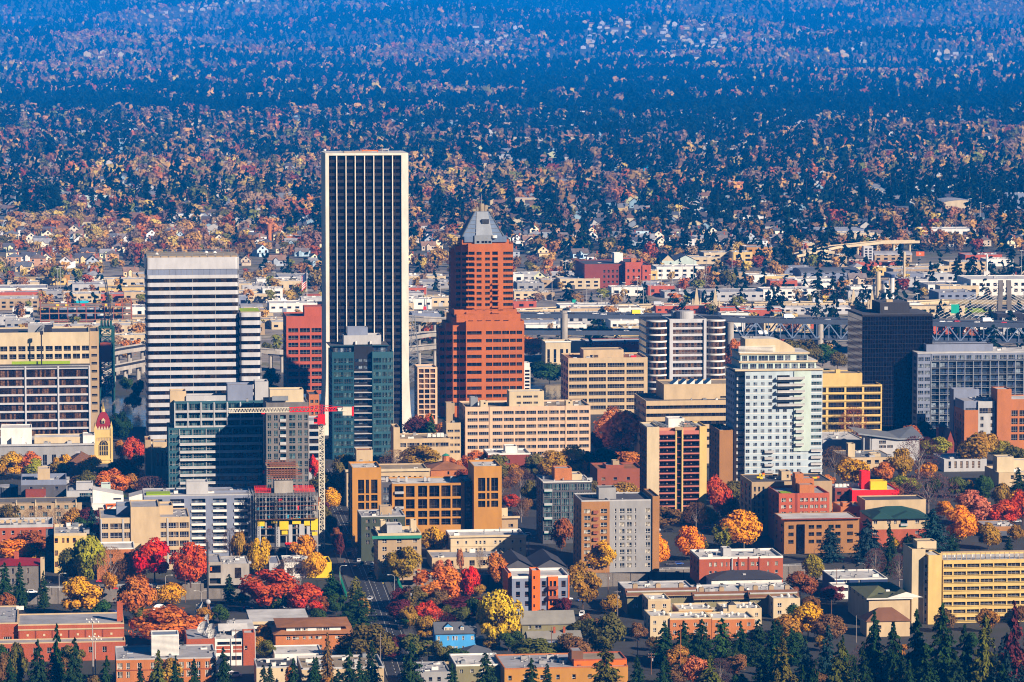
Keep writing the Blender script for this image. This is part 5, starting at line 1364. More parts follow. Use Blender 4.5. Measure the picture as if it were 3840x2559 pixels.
b=Bd('house','low dark-roofed house in front of the tan hall',3250,3412,2330,2390,14,cat='house')
b.vol(0,b.W,0,b.H,0,12,'beige',None,[S([(3290,3305)],[(2345,2358)])]);hip(b,'roof',0,b.W,0,12,b.H,b.z(2278,6)-b.H,'wood');b.done()
# navy white low
b=Bd('shop','navy-walled low building with a white flat roof behind the russet shrubs',3130,3328,2170,2235,26,cat='shop')
b.main('navy','roofwhite',[S([(3164,3186),(3218,3228)],[(2176,2190)],mu=2,fr='white')],par=.5,cap='white');b.clutter(4)
b.vol(b.u(3124,-9),b.u(3190,-9),0,b.z(2198,-9),-9,-.02,'white','roofwhite',[S([(3165,3180)],[(2204,2216)])],par=.4,name='front_wing',rname='front_roof');b.done()

# ---------------- left middle
b=Bd('office_block','grey-beige office with a blank central shaft and grouped windows',377,712,1945,2142,30)
rows=[(1962,1983),(1996,2017),(2030,2050),(2064,2084),(2098,2118)]
b.vol(0,b.u(491),0,b.H,0,30,'beige','roofgrey',[S([(382,406),(413,459),(466,489)],rows,mu=3,t=.4,fr='lightgrey',g='glass')],par=.5)
b.vol(b.u(491)+.02,b.u(599),0,b.z(1906),-.6,24,'beige','roofgrey',None,par=.6,name='shaft',rname='shaft_roof')
b.vol(b.u(599)+.02,b.W,0,b.H,0,30,'beige','roofgrey',[S([(602,624),(632,670),(674,708)],rows,mu=4,t=.4,fr='lightgrey')],par=.5)
for p in(378,459.5,627):b.box('pilaster',p,p+5,1945,2140,-.3,.29,'lightgrey')
b.vol(b.u(438,10),b.u(492,10),b.H-.5,b.z(1905,10),10,26,'bluegrey','roofgrey',None,name='plant_room',rname='plant_roof');b.vol(b.u(599,12),b.u(650,12),b.H-.5,b.z(1905,12),12,26,'beige','roofgrey',None,name='plant_room',rname='plant_roof')
b.clutter(6,u0=b.u(640));b.done()
b=Bd('apartment_block','blue-grey apartment block with five stacks of white-fronted balconies',541,952,1856,2095,26)
rows=(1871,1886,25.4,8)
cols=[(559,610),(639,691),(719,771),(799,850),(879,930)]
b.main('bluegrey','roofgrey',[S(cols,rows,g='glassblue',mu=4,t=1.6,fr='frame',name='balcony_recess')],par=.5,cap='lightgrey')
for c0,c1 in cols:
    for k in range(8):b.box('balcony',c0-1,c1+1,1888+25.4*k,1896+25.4*k,-.5,.9,'white')
b.pent(700,782,1808,6,10,'lightgrey','roofwhite');b.pent(780,950,1842,10,12,'bluegrey','roofgrey')
mb=MB();mb.box(b.u(550,3),b.u(640,3),3,12,b.H-.4,b.H+.3,'lime');b.part('roof_garden',mb);b.clutter(6);b.done()
b=Bd('angular_block','white angular building with slanted rooflines and an orange steel frame',346,540,1885,1980,24)
b.vol(0,b.W,0,b.H-1,0,24,'white','roofwhite',[S([(368,386)],[(1903,1920)],fr='darkframe',g='glass')],par=.3)
mb=MB();z=b.H-1
def wedge(mb,u0,u1,y0,y1,z0,za,zb,m,mt):
    mb.poly([(u0,y0,z0),(u1,y0,z0),(u1,y0,zb),(u0,y0,za)],m);mb.poly([(u0,y1,z0),(u1,y1,z0),(u1,y1,zb),(u0,y1,za)],m);mb.poly([(u0,y0,z0),(u0,y1,z0),(u0,y1,za),(u0,y0,za)],m);mb.poly([(u1,y0,z0),(u1,y1,z0),(u1,y1,zb),(u1,y0,zb)],m);mb.poly([(u0,y0,za),(u1,y0,zb),(u1,y1,zb),(u0,y1,za)],mt)
wedge(mb,b.u(348,5),b.u(464,5),5,20,z,b.z(1836,5),b.z(1858,5),'white','roofwhite');mb.box(b.u(426,5),b.u(455,5),4.9,4.99,b.z(1874,5),b.z(1868,5),'nearblack');b.part('upper_storey',mb)
mb=MB();wedge(mb,b.u(485,6),b.u(538,6),6,20,z,b.z(1866,6),b.z(1852,6),'white','roofwhite');b.part('upper_storey',mb)
mb=MB()
for p in(400,522):mb.bar((b.u(p),-1,b.z(1915)),(b.u(p),-1,b.z(1890)),.3,'orange')
mb.bar((b.u(396),-1,b.z(1891)),(b.u(524),-1,b.z(1889)),.35,'orange');mb.bar((b.u(405),-1,b.z(1912)),(b.u(432),-1,b.z(1893)),.25,'orange');b.part('steel_frame',mb);b.done()
b=Bd('row_house','long tan and brick terrace with repeating bay windows, behind bare trees',-60,342,1888,1975,22,cat='terrace')
b.main('tan','rooftan',[S((10,16,33,10),[(1897,1911)],g='glassteal',mu=2,fr='lightgrey'),S((10,18,50,7),[(1922,1938),(1948,1962)],g='glassteal',mu=2,fr='lightgrey')],par=.6)
for p in(60,132,208,284):b.box('party_wall',p,p+4,1882,1970,-.4,8,'cream')
b.box('parapet',-60,340,1868,1882,10,2,'darkgrey','cream');b.clutter(6,y0=12);b.done()
b=Bd('brick_block','dark brick block with a crowded pale rooftop, left of the angular white building',80,250,1800,1900,26)
b.main('darkgrey','roofgrey',[S((110,12,48,3),[(1826,1840)],fr='lightgrey')],par=2.6,cap='bluegrey');b.pent(142,188,1758,6,10,'beige','roofwhite',base=b.H-3);b.clutter(14,z=b.H-2.7)
b.box('brick_panel',96,172,1836,1868,-3,2.9,'darkbrick');b.done()
b=Bd('low_block','pale low rooftops with a green glass strip beside the dark brick block',250,350,1842,1910,22)
b.main('lightgrey','roofgrey',[S([(298,346)],[(1850,1864)],g='glassteal',mu=6)],par=.5);b.pent(286,350,1812,8,9,'lightgrey','roofgrey');b.pent(380,415,1818,8,9,'palegreen');b.clutter(8);b.done()
mbp=ground(26,1890)
t_=empty('water_tank',mbp,A0,'dark ribbed round tank at the far left edge','tank');mb=MB();mb.cyl((0,6),5.4,0,8.2,'slate',28,top='roofgrey');
for k in range(28):a=2*math.pi*k/28;mb.bar((5.45*math.cos(a),6+5.45*math.sin(a),0),(5.45*math.cos(a),6+5.45*math.sin(a),8.1),.12,'darkgrey')
mb.build('tank_shell',t_);mb=MB();mb.cyl((0,6),5.7,8.21,8.6,'lightgrey',28,top='roofgrey');mb.build('tank_rim',t_)
b=Bd('apartment_block','cream apartment house with arched red-headed windows and a blue-grey roof',204,326,2000,2150,30)
b.main('yellowcream','roofgrey',[S([(205,218),(233,242),(250,259),(273,285)],[(2018,2036),(2064,2084),(2106,2126)],fr='brick',t=.25)],left=[S((3,.3),[(2018,2036),(2064,2084)])],par=1.2,cap='cream')
b.vol(b.u(172,6),-.02,0,b.z(2012,6),6,28,'darkgrey','roofgrey',[S([(178,194)],(2020,2040,42,3),g='glassdark')],par=.6,name='side_wing',rname='side_roof');b.clutter(10);b.done()
b=Bd('apartment_block','brick terrace with dentilled white parapet at the far left',-60,200,1968,2080,24)
b.main('brick','roofgrey',[S((8,12,34,5),[(1990,2006),(2022,2038)],fr='white')],par=1.4,cap='lightgrey');b.clutter(8)
for k in range(9):b.box('parapet_panel',-20+22*k,-6+22*k,1950,1962,8,1,'beige')
b.done()
b=Bd('brick_block','small brick and orange balconied block behind the bare yellow tree',365,506,2056,2175,20)
b.main('orangebrick','roofwhite',[S([(466,482)],[(2078,2092),(2106,2120),(2134,2148)],g='glassdark',fr=None,t=.6),S([(376,390),(410,424)],[(2078,2092),(2106,2120)],mu=2)],par=.6,cap='white')
for k in range(3):b.box('balcony_beam',472,500,2072+28*k,2076+28*k,-1.2,1.1,'rust')
b.vol(b.W+.02,b.W+3.2,0,b.H-.6,0,18,'cream',None,None,name='end_wall');b.done()
b=Bd('stone_house','old grey stone house with a dark red roof at the left edge',-40,152,2122,2225,20,cat='house')
b.vol(0,b.W,0,b.H,0,20,'stonewall',None,[S([(10,18),(44,52),(100,108)],[(2132,2152),(2170,2190)])])
hip(b,'roof',0,b.W,0,20,b.H,b.z(2090,10)-b.H,'maroon');b.box('chimney',54,72,2070,2100,8,2,'brick');b.vol(b.u(152)+.02,b.u(168),0,b.z(2104),-1,4,'beige','rooftan',None,name='porch',rname='porch_roof');b.done()
b=Bd('garage','grey concrete garage with a dark entrance and flat roof of pipes',782,935,2118,2196,26)
b.vol(0,b.u(832),0,b.z(2112),0,24,'concrete','roofgrey',[S([(786,828)],[(2120,2148)],g='glassdark',fr=None),S([(786,828)],[(2168,2190)],g='nearblack',fr=None,t=2)],par=.5)
b.vol(b.u(832)+.02,b.W,0,b.H,0,24,'concrete','roofwhite',[S([(880,905)],[(2130,2170)],g='glassdark',fr=None)],par=.3);b.clutter(9)
mb=MB();mb.box(b.u(789),b.u(795),-.25,-.05,b.z(2140),b.z(2126),'orange');b.part('hanging_sign',mb);b.done()
# low buildings in the gap by the street
b=Bd('shop','low white shop with pipes on its roof left of the street',1066,1150,2110,2170,22,cat='shop')
b.main('white','roofgrey',[S([(1076,1100),(1110,1140)],[(2130,2152)],g='glassdark')],par=.4);b.clutter(7)
b.vol(b.W+.02,b.W+11,0,6,0,18,'yellow','roofdark',None,name='yellow_wing',rname='wing_roof');b.done()
b=Bd('shop','small blue-grey roofed shop beside the construction site fence',1010,1052,2112,2165,22,cat='shop')
b.main('lightgrey','bluegrey',None,par=.3);b.done()
# right upper-middle
b=Bd('institute','grey angular hall with a folded pale metal roof',3268,3448,1645,1730,30)
b.vol(0,b.W,0,b.H,0,26,'lightgrey',None,[S([(3296,3322)],[(1652,1664),(1670,1680)],mu=4,t=.3),S([(3326,3348)],[(1670,1680)],mu=4)])
mb=MB();x0,x1,xm=b.u(3216),b.W+2,b.u(3370)
mb.poly([(x0,-1.5,b.z(1622)),(xm,-1.5,b.z(1644)),(xm,28,b.z(1640)),(x0,28,b.z(1622)+.5)],'steel');mb.poly([(xm,-1.5,b.z(1644)),(x1,-1.5,b.z(1640)),(x1,28,b.z(1620)),(xm,28,b.z(1640))],'steel');mb.poly([(x0,-1.5,b.z(1622)-.8),(xm,-1.5,b.z(1644)-.8),(xm,-1.5,b.z(1644)),(x0,-1.5,b.z(1622))],'steel');mb.poly([(xm,-1.5,b.z(1644)-.8),(x1,-1.5,b.z(1640)-.8),(x1,-1.5,b.z(1640)),(xm,-1.5,b.z(1644))],'steel');b.part('roof',mb)
for p in(3238,3262):b.box('column',p,p+4,1636,1728,.5,.6,'lightgrey')
b.done()
b=Bd('low_block','low white-roofed halls in front of the yellow-cream office',3084,3240,1650,1705,40)
b.main('lightgrey','roofwhite',None,par=.4);b.clutter(8);b.done()
b=Bd('institute','long grey roof with seams and a tan front behind the yellow trees',3170,3350,1716,1760,34)
b.main('beige','steel',[S((3190,16,30,5),[(1726,1740)])],par=.3);b.pent(3180,3206,1664,6,6,'cream');b.pent(3265,3302,1702,5,7,'cream');b.clutter(6);b.done()
b=Bd('church_tower','small dark red brick bell tower with a pointed slate cap',3519,3552,1602,1690,6,cat='bell tower')
b.vol(0,b.W,0,b.H,0,6,'darkbrick',None,[S([(3531,3540)],[(1624,1642)],fr='brick',g='glassdark')]);r_=hip(b,'roof',0,b.W,0,6,b.H,b.z(1584,3)-b.H,'slate',over=.7,ridge=3.5);mb=MB();mb.bar((b.W/2,3,b.z(1586,3)),(b.W/2,3,b.z(1568,3)),.12,'darksteel',.03);b.part('finial',mb,r_);b.done()
b=Bd('house','steep dark slate roof beside the small brick bell tower',3552,3578,1650,1700,16,cat='house');b.vol(0,b.W,0,b.H,0,16,'darkbrick',None);gable(b,'roof',0,b.W,0,16,b.H,b.z(1610,2)-b.H,'slate','darkbrick',axis='y');b.done()
b=Bd('brick_block','brick and grey block with a tall blank brick stair tower',3615,3900,1505,1700,26)
b.vol(0,b.u(3668),0,b.z(1540),0,24,'orangebrick','roofgrey',None,left=[S((4,.3),(1560,1575,26,5))],par=.4);b.vol(b.u(3668)+.02,b.u(3730),0,b.z(1508),.4,24,'lightgrey','roofwhite',[S([(3676,3688),(3714,3726)],(1562,1576,26,5),mu=2),S([(3672,3726)],[(1530,1550)],mu=5,t=.3)],par=.4)
b.vol(b.u(3616),b.u(3667),b.z(1540)+.41,b.z(1506),1.5,22,'bluegrey','roofgrey',[S([(3620,3664)],[(1530,1552)],g='glassblue',mu=4)],par=.3,name='upper_storey')
b.vol(b.u(3735),b.u(3788),0,b.z(1462),-2.2,12,'orangebrick','roofwhite',None,par=.5,name='stair_tower',rname='tower_roof');b.vol(b.u(3788)+.02,b.W,0,b.z(1502),0,24,'orangebrick','roofwhite',[S([(3792,3816),(3822,3860)],(1540,1562,30,4),g='glassdark',mu=3)],par=.5)
b.vol(b.u(3604,6),b.u(3700,6),0,b.z(1474,6),24.1,34,'bluegrey','roofgrey',None,par=.5,name='rear_wing',rname='rear_roof');b.clutter(5,z=b.z(1508),u0=b.u(3672),u1=b.u(3726));b.done()
b=Bd('institute','pale cream flat-roofed institute among trees at the right edge',3745,3960,1772,1830,30)
b.main('beige','roofwhite',[S((3790,12,22,6),[(1782,1796)])],par=1.0);b.pent(3738,3800,1712,8,9,'cream');b.pent(3800,3900,1726,14,9,'cream','roofwhite');b.clutter(6);b.done()
b=Bd('house','low house with several grey roofs at the right edge under red trees',3700,3820,1975,2015,22,cat='house')
b.main('brown','roofgrey',[S([(3796,3820)],[(1984,1994)],mu=3)],par=.3);b.clutter(5)
mb=MB();mb.box(b.u(3790),b.u(3796),-3,-2.6,0,b.z(2010),'tan');hip(b,'roof',b.u(3690),b.u(3790),-8,-1,b.z(2000),1.6,'slate');b.done()
b=Bd('low_block','columned pale hall half hidden by trees',3540,3700,1722,1770,26);b.main('lightgrey','roofwhite',[S((3556,10,22,6),[(1730,1756)],fr='white')],par=.8);b.clutter(4);b.done()
# bottom edge
b=Bd('low_block','cream flat-roofed shop row along the bottom edge of the street',1130,1440,2502,2580,26)
b.main('beige','rooftan',[S((1150,18,40,6),[(2530,2550)])],par=.8,cap='lightgrey');b.box('roof_plant',1345,1420,2500,2512,8,6,'lightgrey','roofwhite');b.clutter(8);b.done()
b=Bd('house','cream house with a flat dark roof at the bottom edge left of the shop row',962,1116,2500,2580,18,cat='house')
b.main('cream','roofdark',[S([(986,996),(1052,1062)],[(2508,2520)],fr='white')],par=.5,cap='lightgrey');b.clutter(4);b.done()
b=Bd('stucco_block','orange stucco building with red tiled roof edges along the bottom edge',1892,2355,2502,2600,30)
b.main('ochre','roofgrey',[S((1905,14,60,7),[(2530,2548)],fr='white')],par=.5,cap='orangebrick');b.vol(b.u(2152,4),b.u(2350,4),b.H-.5,b.z(2480,4),4,20,'orange','rooftan',[S([(2162,2180)],[(2494,2516)],mu=2,g='glass')],name='upper_storey',par=.5,cap='brick')
b.vol(b.u(2145,5),b.u(2188,5),b.z(2480,4),b.z(2446,5),6,14,'wood','roofgrey',None,name='rooftop_box',rname='box_roof',par=.2);b.clutter(12,u1=b.u(2140));b.done()
b=Bd('apartment_block','green-trimmed brick flats with white roof at the bottom edge',1710,1888,2492,2580,24)
b.main('olive','roofwhite',[S((1724,12,40,4),[(2510,2524)],fr='white',mu=2)],par=.6,cap='white');b.clutter(4);b.done()
b=Bd('low_block','grey low building with a sloping roof deck on the bottom edge',1560,1690,2520,2590,22);b.main('grey','roofgrey',[S((1575,14,32,3),[(2540,2556)])],par=.4);b.clutter(6);b.done()
# ================================================================== construction site, crane, bridges
b=Bd('construction_frame','concrete building under construction with yellow panels, scaffolding and red edge netting',960,1190,1858,2095,26)
lv=[2056,2006,1980,1950,1916,1886,1858]
for k,y in enumerate(lv):
    mb=MB();z=b.z(y);mb.box(-.3,b.W+.3,-.3,b.D,z-.35,z,'greyconcrete');b.part('floor_slab',mb)
for i in range(7):
    mb=MB();x=b.W*i/6
    for y in(.6,9,18,25):mb.box(x-.35,x+.35,y-.35,y+.35,0,b.z(1860),'concrete')
    b.part('column',mb)
mb=MB();mb.box(2,b.W-2,6,b.D-1,0,b.z(1870),'darkgrey');b.part('core_wall',mb)
for(p,q,t,c)in((966,992,1946,1972),(1018,1040,1944,1962),(1048,1082,1946,1986),(1096,1128,1944,1966),(1140,1162,1944,1972),(1166,1192,1944,1990),(1056,1078,1990,2004),(1170,1190,1996,2010)):
    mb=MB();mb.box(b.u(p),b.u(q),-.55,-.31,b.z(c),b.z(t),'yellow');b.part('wall_panel',mb)
for(p,q,t,c)in((964,978,1972,2050),(1034,1050,1975,2050),(1082,1096,1968,2040),(1122,1142,1966,2030),(1150,1162,1975,2045)):
    mb=MB();mb.box(b.u(p),b.u(q),-.5,-.3,b.z(c),b.z(t),'lightgrey');b.part('wall_panel',mb)
mb=MB()
for(y0,y1)in((1822,1842),(1828,1856)):
    pass
for p,q,y in((958,1016,3.6),(1106,1180,3.6),(958,1016,12),(1106,1180,12)):
    u0,u1,z0,z1=b.u(p,4),b.u(q,4),b.z(1846,4),b.z(1830,4)
    for f in(0,.35,.7,1):mb.bar((u0,y,z0+(z1-z0)*f),(u1,y,z0+(z1-z0)*f),.07,'red')
    for k in range(9):mb.bar((u0+(u1-u0)*k/8,y,z0),(u0+(u1-u0)*k/8,y,z1),.06,'red' if k%2 else 'orange')
b.part('edge_netting',mb)
for face in(0,1):
    mb=MB();n=18 if face==0 else 10;L=b.W if face==0 else b.D
    g=(lambda s_,o,z:(s_,-1.0-o,z))if face==0 else(lambda s_,o,z:(-1.0-o,s_,z))
    zt=b.z(1848)
    for i in range(n+1):
        for o in(0,1.2):mb.bar(g(L*i/n,o,0 if face else b.z(1945)),g(L*i/n,o,zt),.07,'steel')
    k=b.z(1945);r=0
    while k<zt:
        for o in(0,1.2):mb.bar(g(0,o,k),g(L,o,k),.06,'rust' if r%3==0 else 'steel')
        for i in range(0,n,2):mb.bar(g(L*i/n,0,k),g(L*(i+1)/n,0,k+2),.045,'bluesteel')
        mb.poly([g(0,0,k+.05),g(L,0,k+.05),g(L,1.2,k+.05),g(0,1.2,k+.05)],'wood')if r%2==0 else None
        k+=2.0;r+=1
    b.part('scaffolding',mb)
rr=random.Random(3)
for k in range(60):
    x,z=rr.uniform(0,b.W),rr.choice(lv[2:6]);zz=b.z(z);w=rr.uniform(.8,3);mb=MB();q=rr.random()*3
    mb.box(x,x+w,1+q,2+q,zz+.01,zz+rr.uniform(.4,2.4),rr.choice(['wood','orange','bluepaint','red','beige','rust','steel']));b.part('formwork',mb)
mb=MB();mb.box(b.u(1030,8),b.u(1100,8),8,18,0,b.z(1792,8),'concrete');b.part('lift_core',mb)
mb=MB();u0,u1=b.u(1014,7),b.u(1110,7);z0,z1=b.z(1794,7),b.z(1738,7)
for y in(6.5,19.5):
    for k in range(10):mb.bar((u0+(u1-u0)*k/9,y,z0),(u0+(u1-u0)*k/9,y,z1),.14,'wood')
    for k in range(8):mb.bar((u0-1.5,y,z0+(z1-z0)*k/7),(u1+(3 if k<3 else 1),y,z0+(z1-z0)*k/7),.13,'wood' if k%2 else 'rust')
mb.box(u0,u1,8,18,z0+1,z1-1,'wood');mb.box(u0-1.5,u1+1.5,6,20,z1-1.9,z1-1.6,'tan');b.part('climbing_formwork',mb)
mb=MB();mb.box(b.u(1068),b.u(1112),-2.6,-2.5,b.z(2042),b.z(2032),'red');mb.box(b.u(1068),b.u(1200),-3,-2.6,b.z(2046),b.z(2042),'grey');b.part('site_hoarding',mb)
for p in(1035,965):
    mb=MB();lattice(mb,(b.u(p),-2.4,0),(b.u(p),-2.4,b.z(1870)),1.4,26,.07,'darksteel');b.part('hoist_mast',mb)
b.done()
# tower crane
P0=ground(1208,2062)
def Yp(px,py,d=0):return at(px,py,P0.y+d)
root=empty('tower_crane',P0,0,'red and cream lattice tower crane standing at the construction site','crane')
def rel(v):return Vector(v)-P0
top=rel(Yp(1208,1592))
mb=MB();lattice(mb,(0,0,0),(0,0,top.z),2.3,34,.19,'crane_white');mb.build('mast',root)
mb=MB();mb.box(-1.6,1.6,-1.6,1.6,top.z,top.z+4.6,'red');mb.cyl((0,0),1.9,top.z-.4,top.z+.4,'darkgrey',14);lattice(mb,(0,0,top.z+4.6),(0,0,top.z+9),1.2,3,.07,'red');mb.build('slewing_unit',root)
mb=MB();mb.box(-3.4,-1.7,-2.4,.2,top.z+.6,top.z+3.2,'red');mb.box(-3.3,-1.8,-2.5,-2.41,top.z+1.4,top.z+3,'glassdark');mb.build('cab',root)
jz=top.z+6.2
tip=Vector((rel(Yp(862,1540)).x,-8,rel(Yp(862,1541)).z+0));
mid=Vector((-14.8,-8*14.8/abs(tip.x),jz-.05));jz0=Vector((-1,0,jz))
def tri(mb,p,q,n,m,w=1.5,h=1.9):
    L=q-p;s=Vector((-L.y,L.x,0)).normalized()*w/2;up=Vector((0,0,h))
    mb.bar(p+s,q+s,.14,m);mb.bar(p-s,q-s,.14,m);mb.bar(p+up,q+up,.16,m)
    for k in range(n):
        a,c,d=p+L*(k/n),p+L*((k+.5)/n),p+L*((k+1)/n)
        for t in(s,-s):mb.bar(a+t,c+up,.085,m);mb.bar(c+up,d+t,.085,m)
        mb.bar(a+s,a-s,.07,m)
mb=MB();tri(mb,jz0,mid,8,'red');tri(mb,mid,tip,22,'crane_white');mb.build('jib',root)
ce=rel(Yp(1322,1534));ce=Vector((ce.x,2.6,ce.z));cm_=Vector((ce.x*.5,1.3,jz))
mb=MB();tri(mb,Vector((1,0,jz)),cm_,5,'red',h=1.5);tri(mb,cm_,Vector((ce.x,2.6,jz)),6,'crane_white',h=1.2);mb.build('counter_jib',root)
mb=MB();mb.box(ce.x-4.6,ce.x-.4,1.2,4,jz-2.2,jz+1.6,'crane_white');mb.box(ce.x-.35,ce.x+.4,1.2,4,jz-2.5,jz+1.7,'red');mb.build('counterweight',root)
mb=MB();mb.box(cm_.x+.5,ce.x-5.2,.1,.25,jz-.1,jz+1.3,'white');mb.build('sign_panel',root)
mb=MB();q=mid*.2+tip*.05;hx=rel(Yp(990,1555)).x
tp=jz0+(tip-jz0)*((hx+1)/(tip.x+1));mb.box(tp.x-.8,tp.x+.8,tp.y-.7,tp.y+.7,tp.z-.9,tp.z-.2,'red');mb.bar(tp,tp-Vector((0,0,27)),.05,'darksteel');mb.box(tp.x-.35,tp.x+.35,tp.y-.3,tp.y+.3,tp.z-28.6,tp.z-27,'red');mb.build('trolley',root)
mb=MB();mb.bar((0,0,top.z+9),mid+Vector((0,0,1.9)),.07,'red');mb.bar((0,0,top.z+9),(ce.x*.8,2,jz+1.4),.07,'red');mb.build('tie_rod',root)

# lift-bridge tower with red counterweight
P1=ground(398,1490)
root=empty('lift_bridge',P1,0,'green steel lift-bridge tower with a red counterweight behind the church tower','bridge tower')
h1=(at(398,1232,P1.y).z);w1=(at(424,1300,P1.y)-at(374,1300,P1.y)).x
mb=MB()
for x in(-w1/2,w1/2):
    for y in(0,9):mb.bar((x,y,-3),(x,y,h1),.55,'greensteel')
n=9
for y in(0,9):
    for k in range(n):
        z0,z1=h1*k/n,h1*(k+1)/n
        mb.bar((-w1/2,y,z0),(w1/2,y,z1),.2,'greensteel');mb.bar((w1/2,y,z0),(-w1/2,y,z1),.2,'greensteel');mb.bar((-w1/2,y,z1),(w1/2,y,z1),.25,'greensteel')
for x in(-w1/2,w1/2):
    for k in range(n):
        z0,z1=h1*k/n,h1*(k+1)/n;mb.bar((x,0,z0),(x,9,z1),.18,'greensteel');mb.bar((x,0,z1),(x,9,z1),.2,'greensteel')
mb.build('tower_frame',root)
mb=MB();mb.box(-w1/2+.9,w1/2-.9,-.6,6,at(398,1358,P1.y).z,at(398,1286,P1.y).z,'redbrick');mb.build('counterweight',root)
mb=MB();mb.box(-w1/2-.5,w1/2+.5,-1,10,h1,h1+1,'greensteel')
for x in(-3,-1,1,3):mb.box(x-.4,x+.4,1,8,h1+1,h1+4.5,'greensteel')
mb.build('sheave_platform',root)
mb=MB();mb.box(-w1/2-1,w1/2+1,-140,8.9,6.2,7.6,'greensteel','asphalt')
for k in range(10):mb.bar((w1/2+1.1,-140+14*k,7.6),(w1/2+1.1,-133+14*k,15),.25,'greensteel');mb.bar((w1/2+1.1,-133+14*k,15),(w1/2+1.1,-126+14*k,7.6),.25,'greensteel');mb.bar((w1/2+1.1,-133+14*k,15),(w1/2+1.1,-119+14*k if k<9 else-126,15),.25,'greensteel')
mb.build('bridge_deck',root)
for d,px in((-60,445),(-25,460)):
    mb=MB();c=at(px,1480,P1.y+d)-P1
    for k in range(12):mb.bar((w1/2+2.5,d,7.6+k),(w1/2+2.5+.35,d,8.6+k),.28,'white' if k%2 else 'red')
    mb.build('barrier_gate',root)
# steel transmission pylon
P2=ground(1552,1440)
root=empty('transmission_pylon',P2,0,'grey lattice power pylon between the black tower and the brick tower','pylon')
hh=at(1545,1180,P2.y).z;mb=MB();n=9;wB,wT=9.5,1.2
for k in range(n):
    f0,f1=k/n,(k+1)/n;a,c=wB/2*(1-f0)+wT/2*f0,wB/2*(1-f1)+wT/2*f1
    for sx,sy in((-1,-1),(1,-1),(1,1),(-1,1)):
        mb.bar((sx*a,sy*a,hh*f0),(sx*c,sy*c,hh*f1),.22,'steel')
    for(s0,s1)in(((-1,-1),(1,-1)),((1,-1),(1,1)),((1,1),(-1,1)),((-1,1),(-1,-1))):
        mb.bar((s0[0]*a,s0[1]*a,hh*f0),(s1[0]*c,s1[1]*c,hh*f1),.12,'steel');mb.bar((s1[0]*a,s1[1]*a,hh*f0),(s0[0]*c,s0[1]*c,hh*f1),.12,'steel')
mb.build('pylon_frame',root);mb=MB()
for f in(.72,.84,.96):mb.bar((-4,0,hh*f),(4,0,hh*f),.2,'steel')
mb.build('cross_arm',root)

# ---- bridges and viaducts: a deck swept through (px, py, Y) points
def deck(root,name,pts,w,th,m,rail='concrete',rh=1.0,top='asphalt',posts=False):
    mb=MB();n=len(pts)
    L,Rr=[],[]
    for i,p in enumerate(pts):
        d=(pts[min(i+1,n-1)]-pts[max(i-1,0)]);d.z=0;d.normalize();nr=Vector((-d.y,d.x,0));L.append(p-nr*w/2);Rr.append(p+nr*w/2)
    dz=Vector((0,0,th))
    for i in range(n-1):
        mb.poly([L[i],L[i+1],Rr[i+1],Rr[i]],top);mb.poly([L[i]-dz,L[i+1]-dz,Rr[i+1]-dz,Rr[i]-dz],m)
        mb.poly([L[i]-dz,L[i+1]-dz,L[i+1],L[i]],m);mb.poly([Rr[i]-dz,Rr[i+1]-dz,Rr[i+1],Rr[i]],m)
    o=mb.build(name,root)
    mb=MB();up=Vector((0,0,rh));t=.3
    for S_ in(L,Rr):
        for i in range(n-1):
            d=(S_[i+1]-S_[i]).normalized();nr=Vector((-d.y,d.x,0))*t*(1 if S_ is L else-1);e=Vector((0,0,.004))
            mb.poly([S_[i]+e,S_[i+1]+e,S_[i+1]+up,S_[i]+up],rail);mb.poly([S_[i]+nr+e,S_[i+1]+nr+e,S_[i+1]+nr+up,S_[i]+nr+up],rail);mb.poly([S_[i]+up,S_[i+1]+up,S_[i+1]+nr+up,S_[i]+nr+up],rail)
            if posts:
                Ls=(S_[i+1]-S_[i]).length;k=0
                while k<Ls:c=S_[i]+d*k-nr*1.2;mb.box(c.x-.5,c.x+.5,c.y-.5,c.y+.5,c.z-th-.6,c.z+.1,rail);k+=5
    mb.build('parapet',o)
    return o
def sub(a,b_,n):return[a+(b_-a)*(k/n)for k in range(n+1)]
root=empty('highway_bridge',(0,0,0),0,'dark blue double-deck truss highway bridge crossing behind the towers','bridge')
U=[at(1900,1178,2590),at(2400,1182,2640),at(2740,1192,2665),at(3250,1203,2700),at(3900,1214,2735)]
upts=[p for i in range(4)for p in sub(U[i],U[i+1],4)[(1 if i else 0):]]
deck(root,'upper_deck',upts,24,2.0,'bridge_blue','bridge_blue',1.0)
lpts=[p-Vector((0,0,11.5))for p in upts]
deck(root,'lower_deck',lpts,22,2.2,'bridge_blue','bridge_blue',.9)
T0,T1=U[2]+Vector((0,-12,-2)),U[4]+Vector((0,-12,-2))
for side,dy in(('near',0),('far',24)):
    mb=MB();n=26;dl=Vector((0,dy,0));lo=Vector((0,0,-11.2))
    P=[T0+(T1-T0)*(k/n)+dl for k in range(n+1)]
    for k in range(n):
        mb.bar(P[k],P[k+1],.5,'bridge_blue');mb.bar(P[k]+lo,P[k+1]+lo,.5,'bridge_blue');mb.bar(P[k],P[k]+lo,.32,'bluesteel')
        if k%2:mb.bar(P[k]+lo,P[k+1],.38,'bluesteel')
        else:mb.bar(P[k],P[k+1]+lo,.38,'bluesteel')
    mb.build('truss',root)
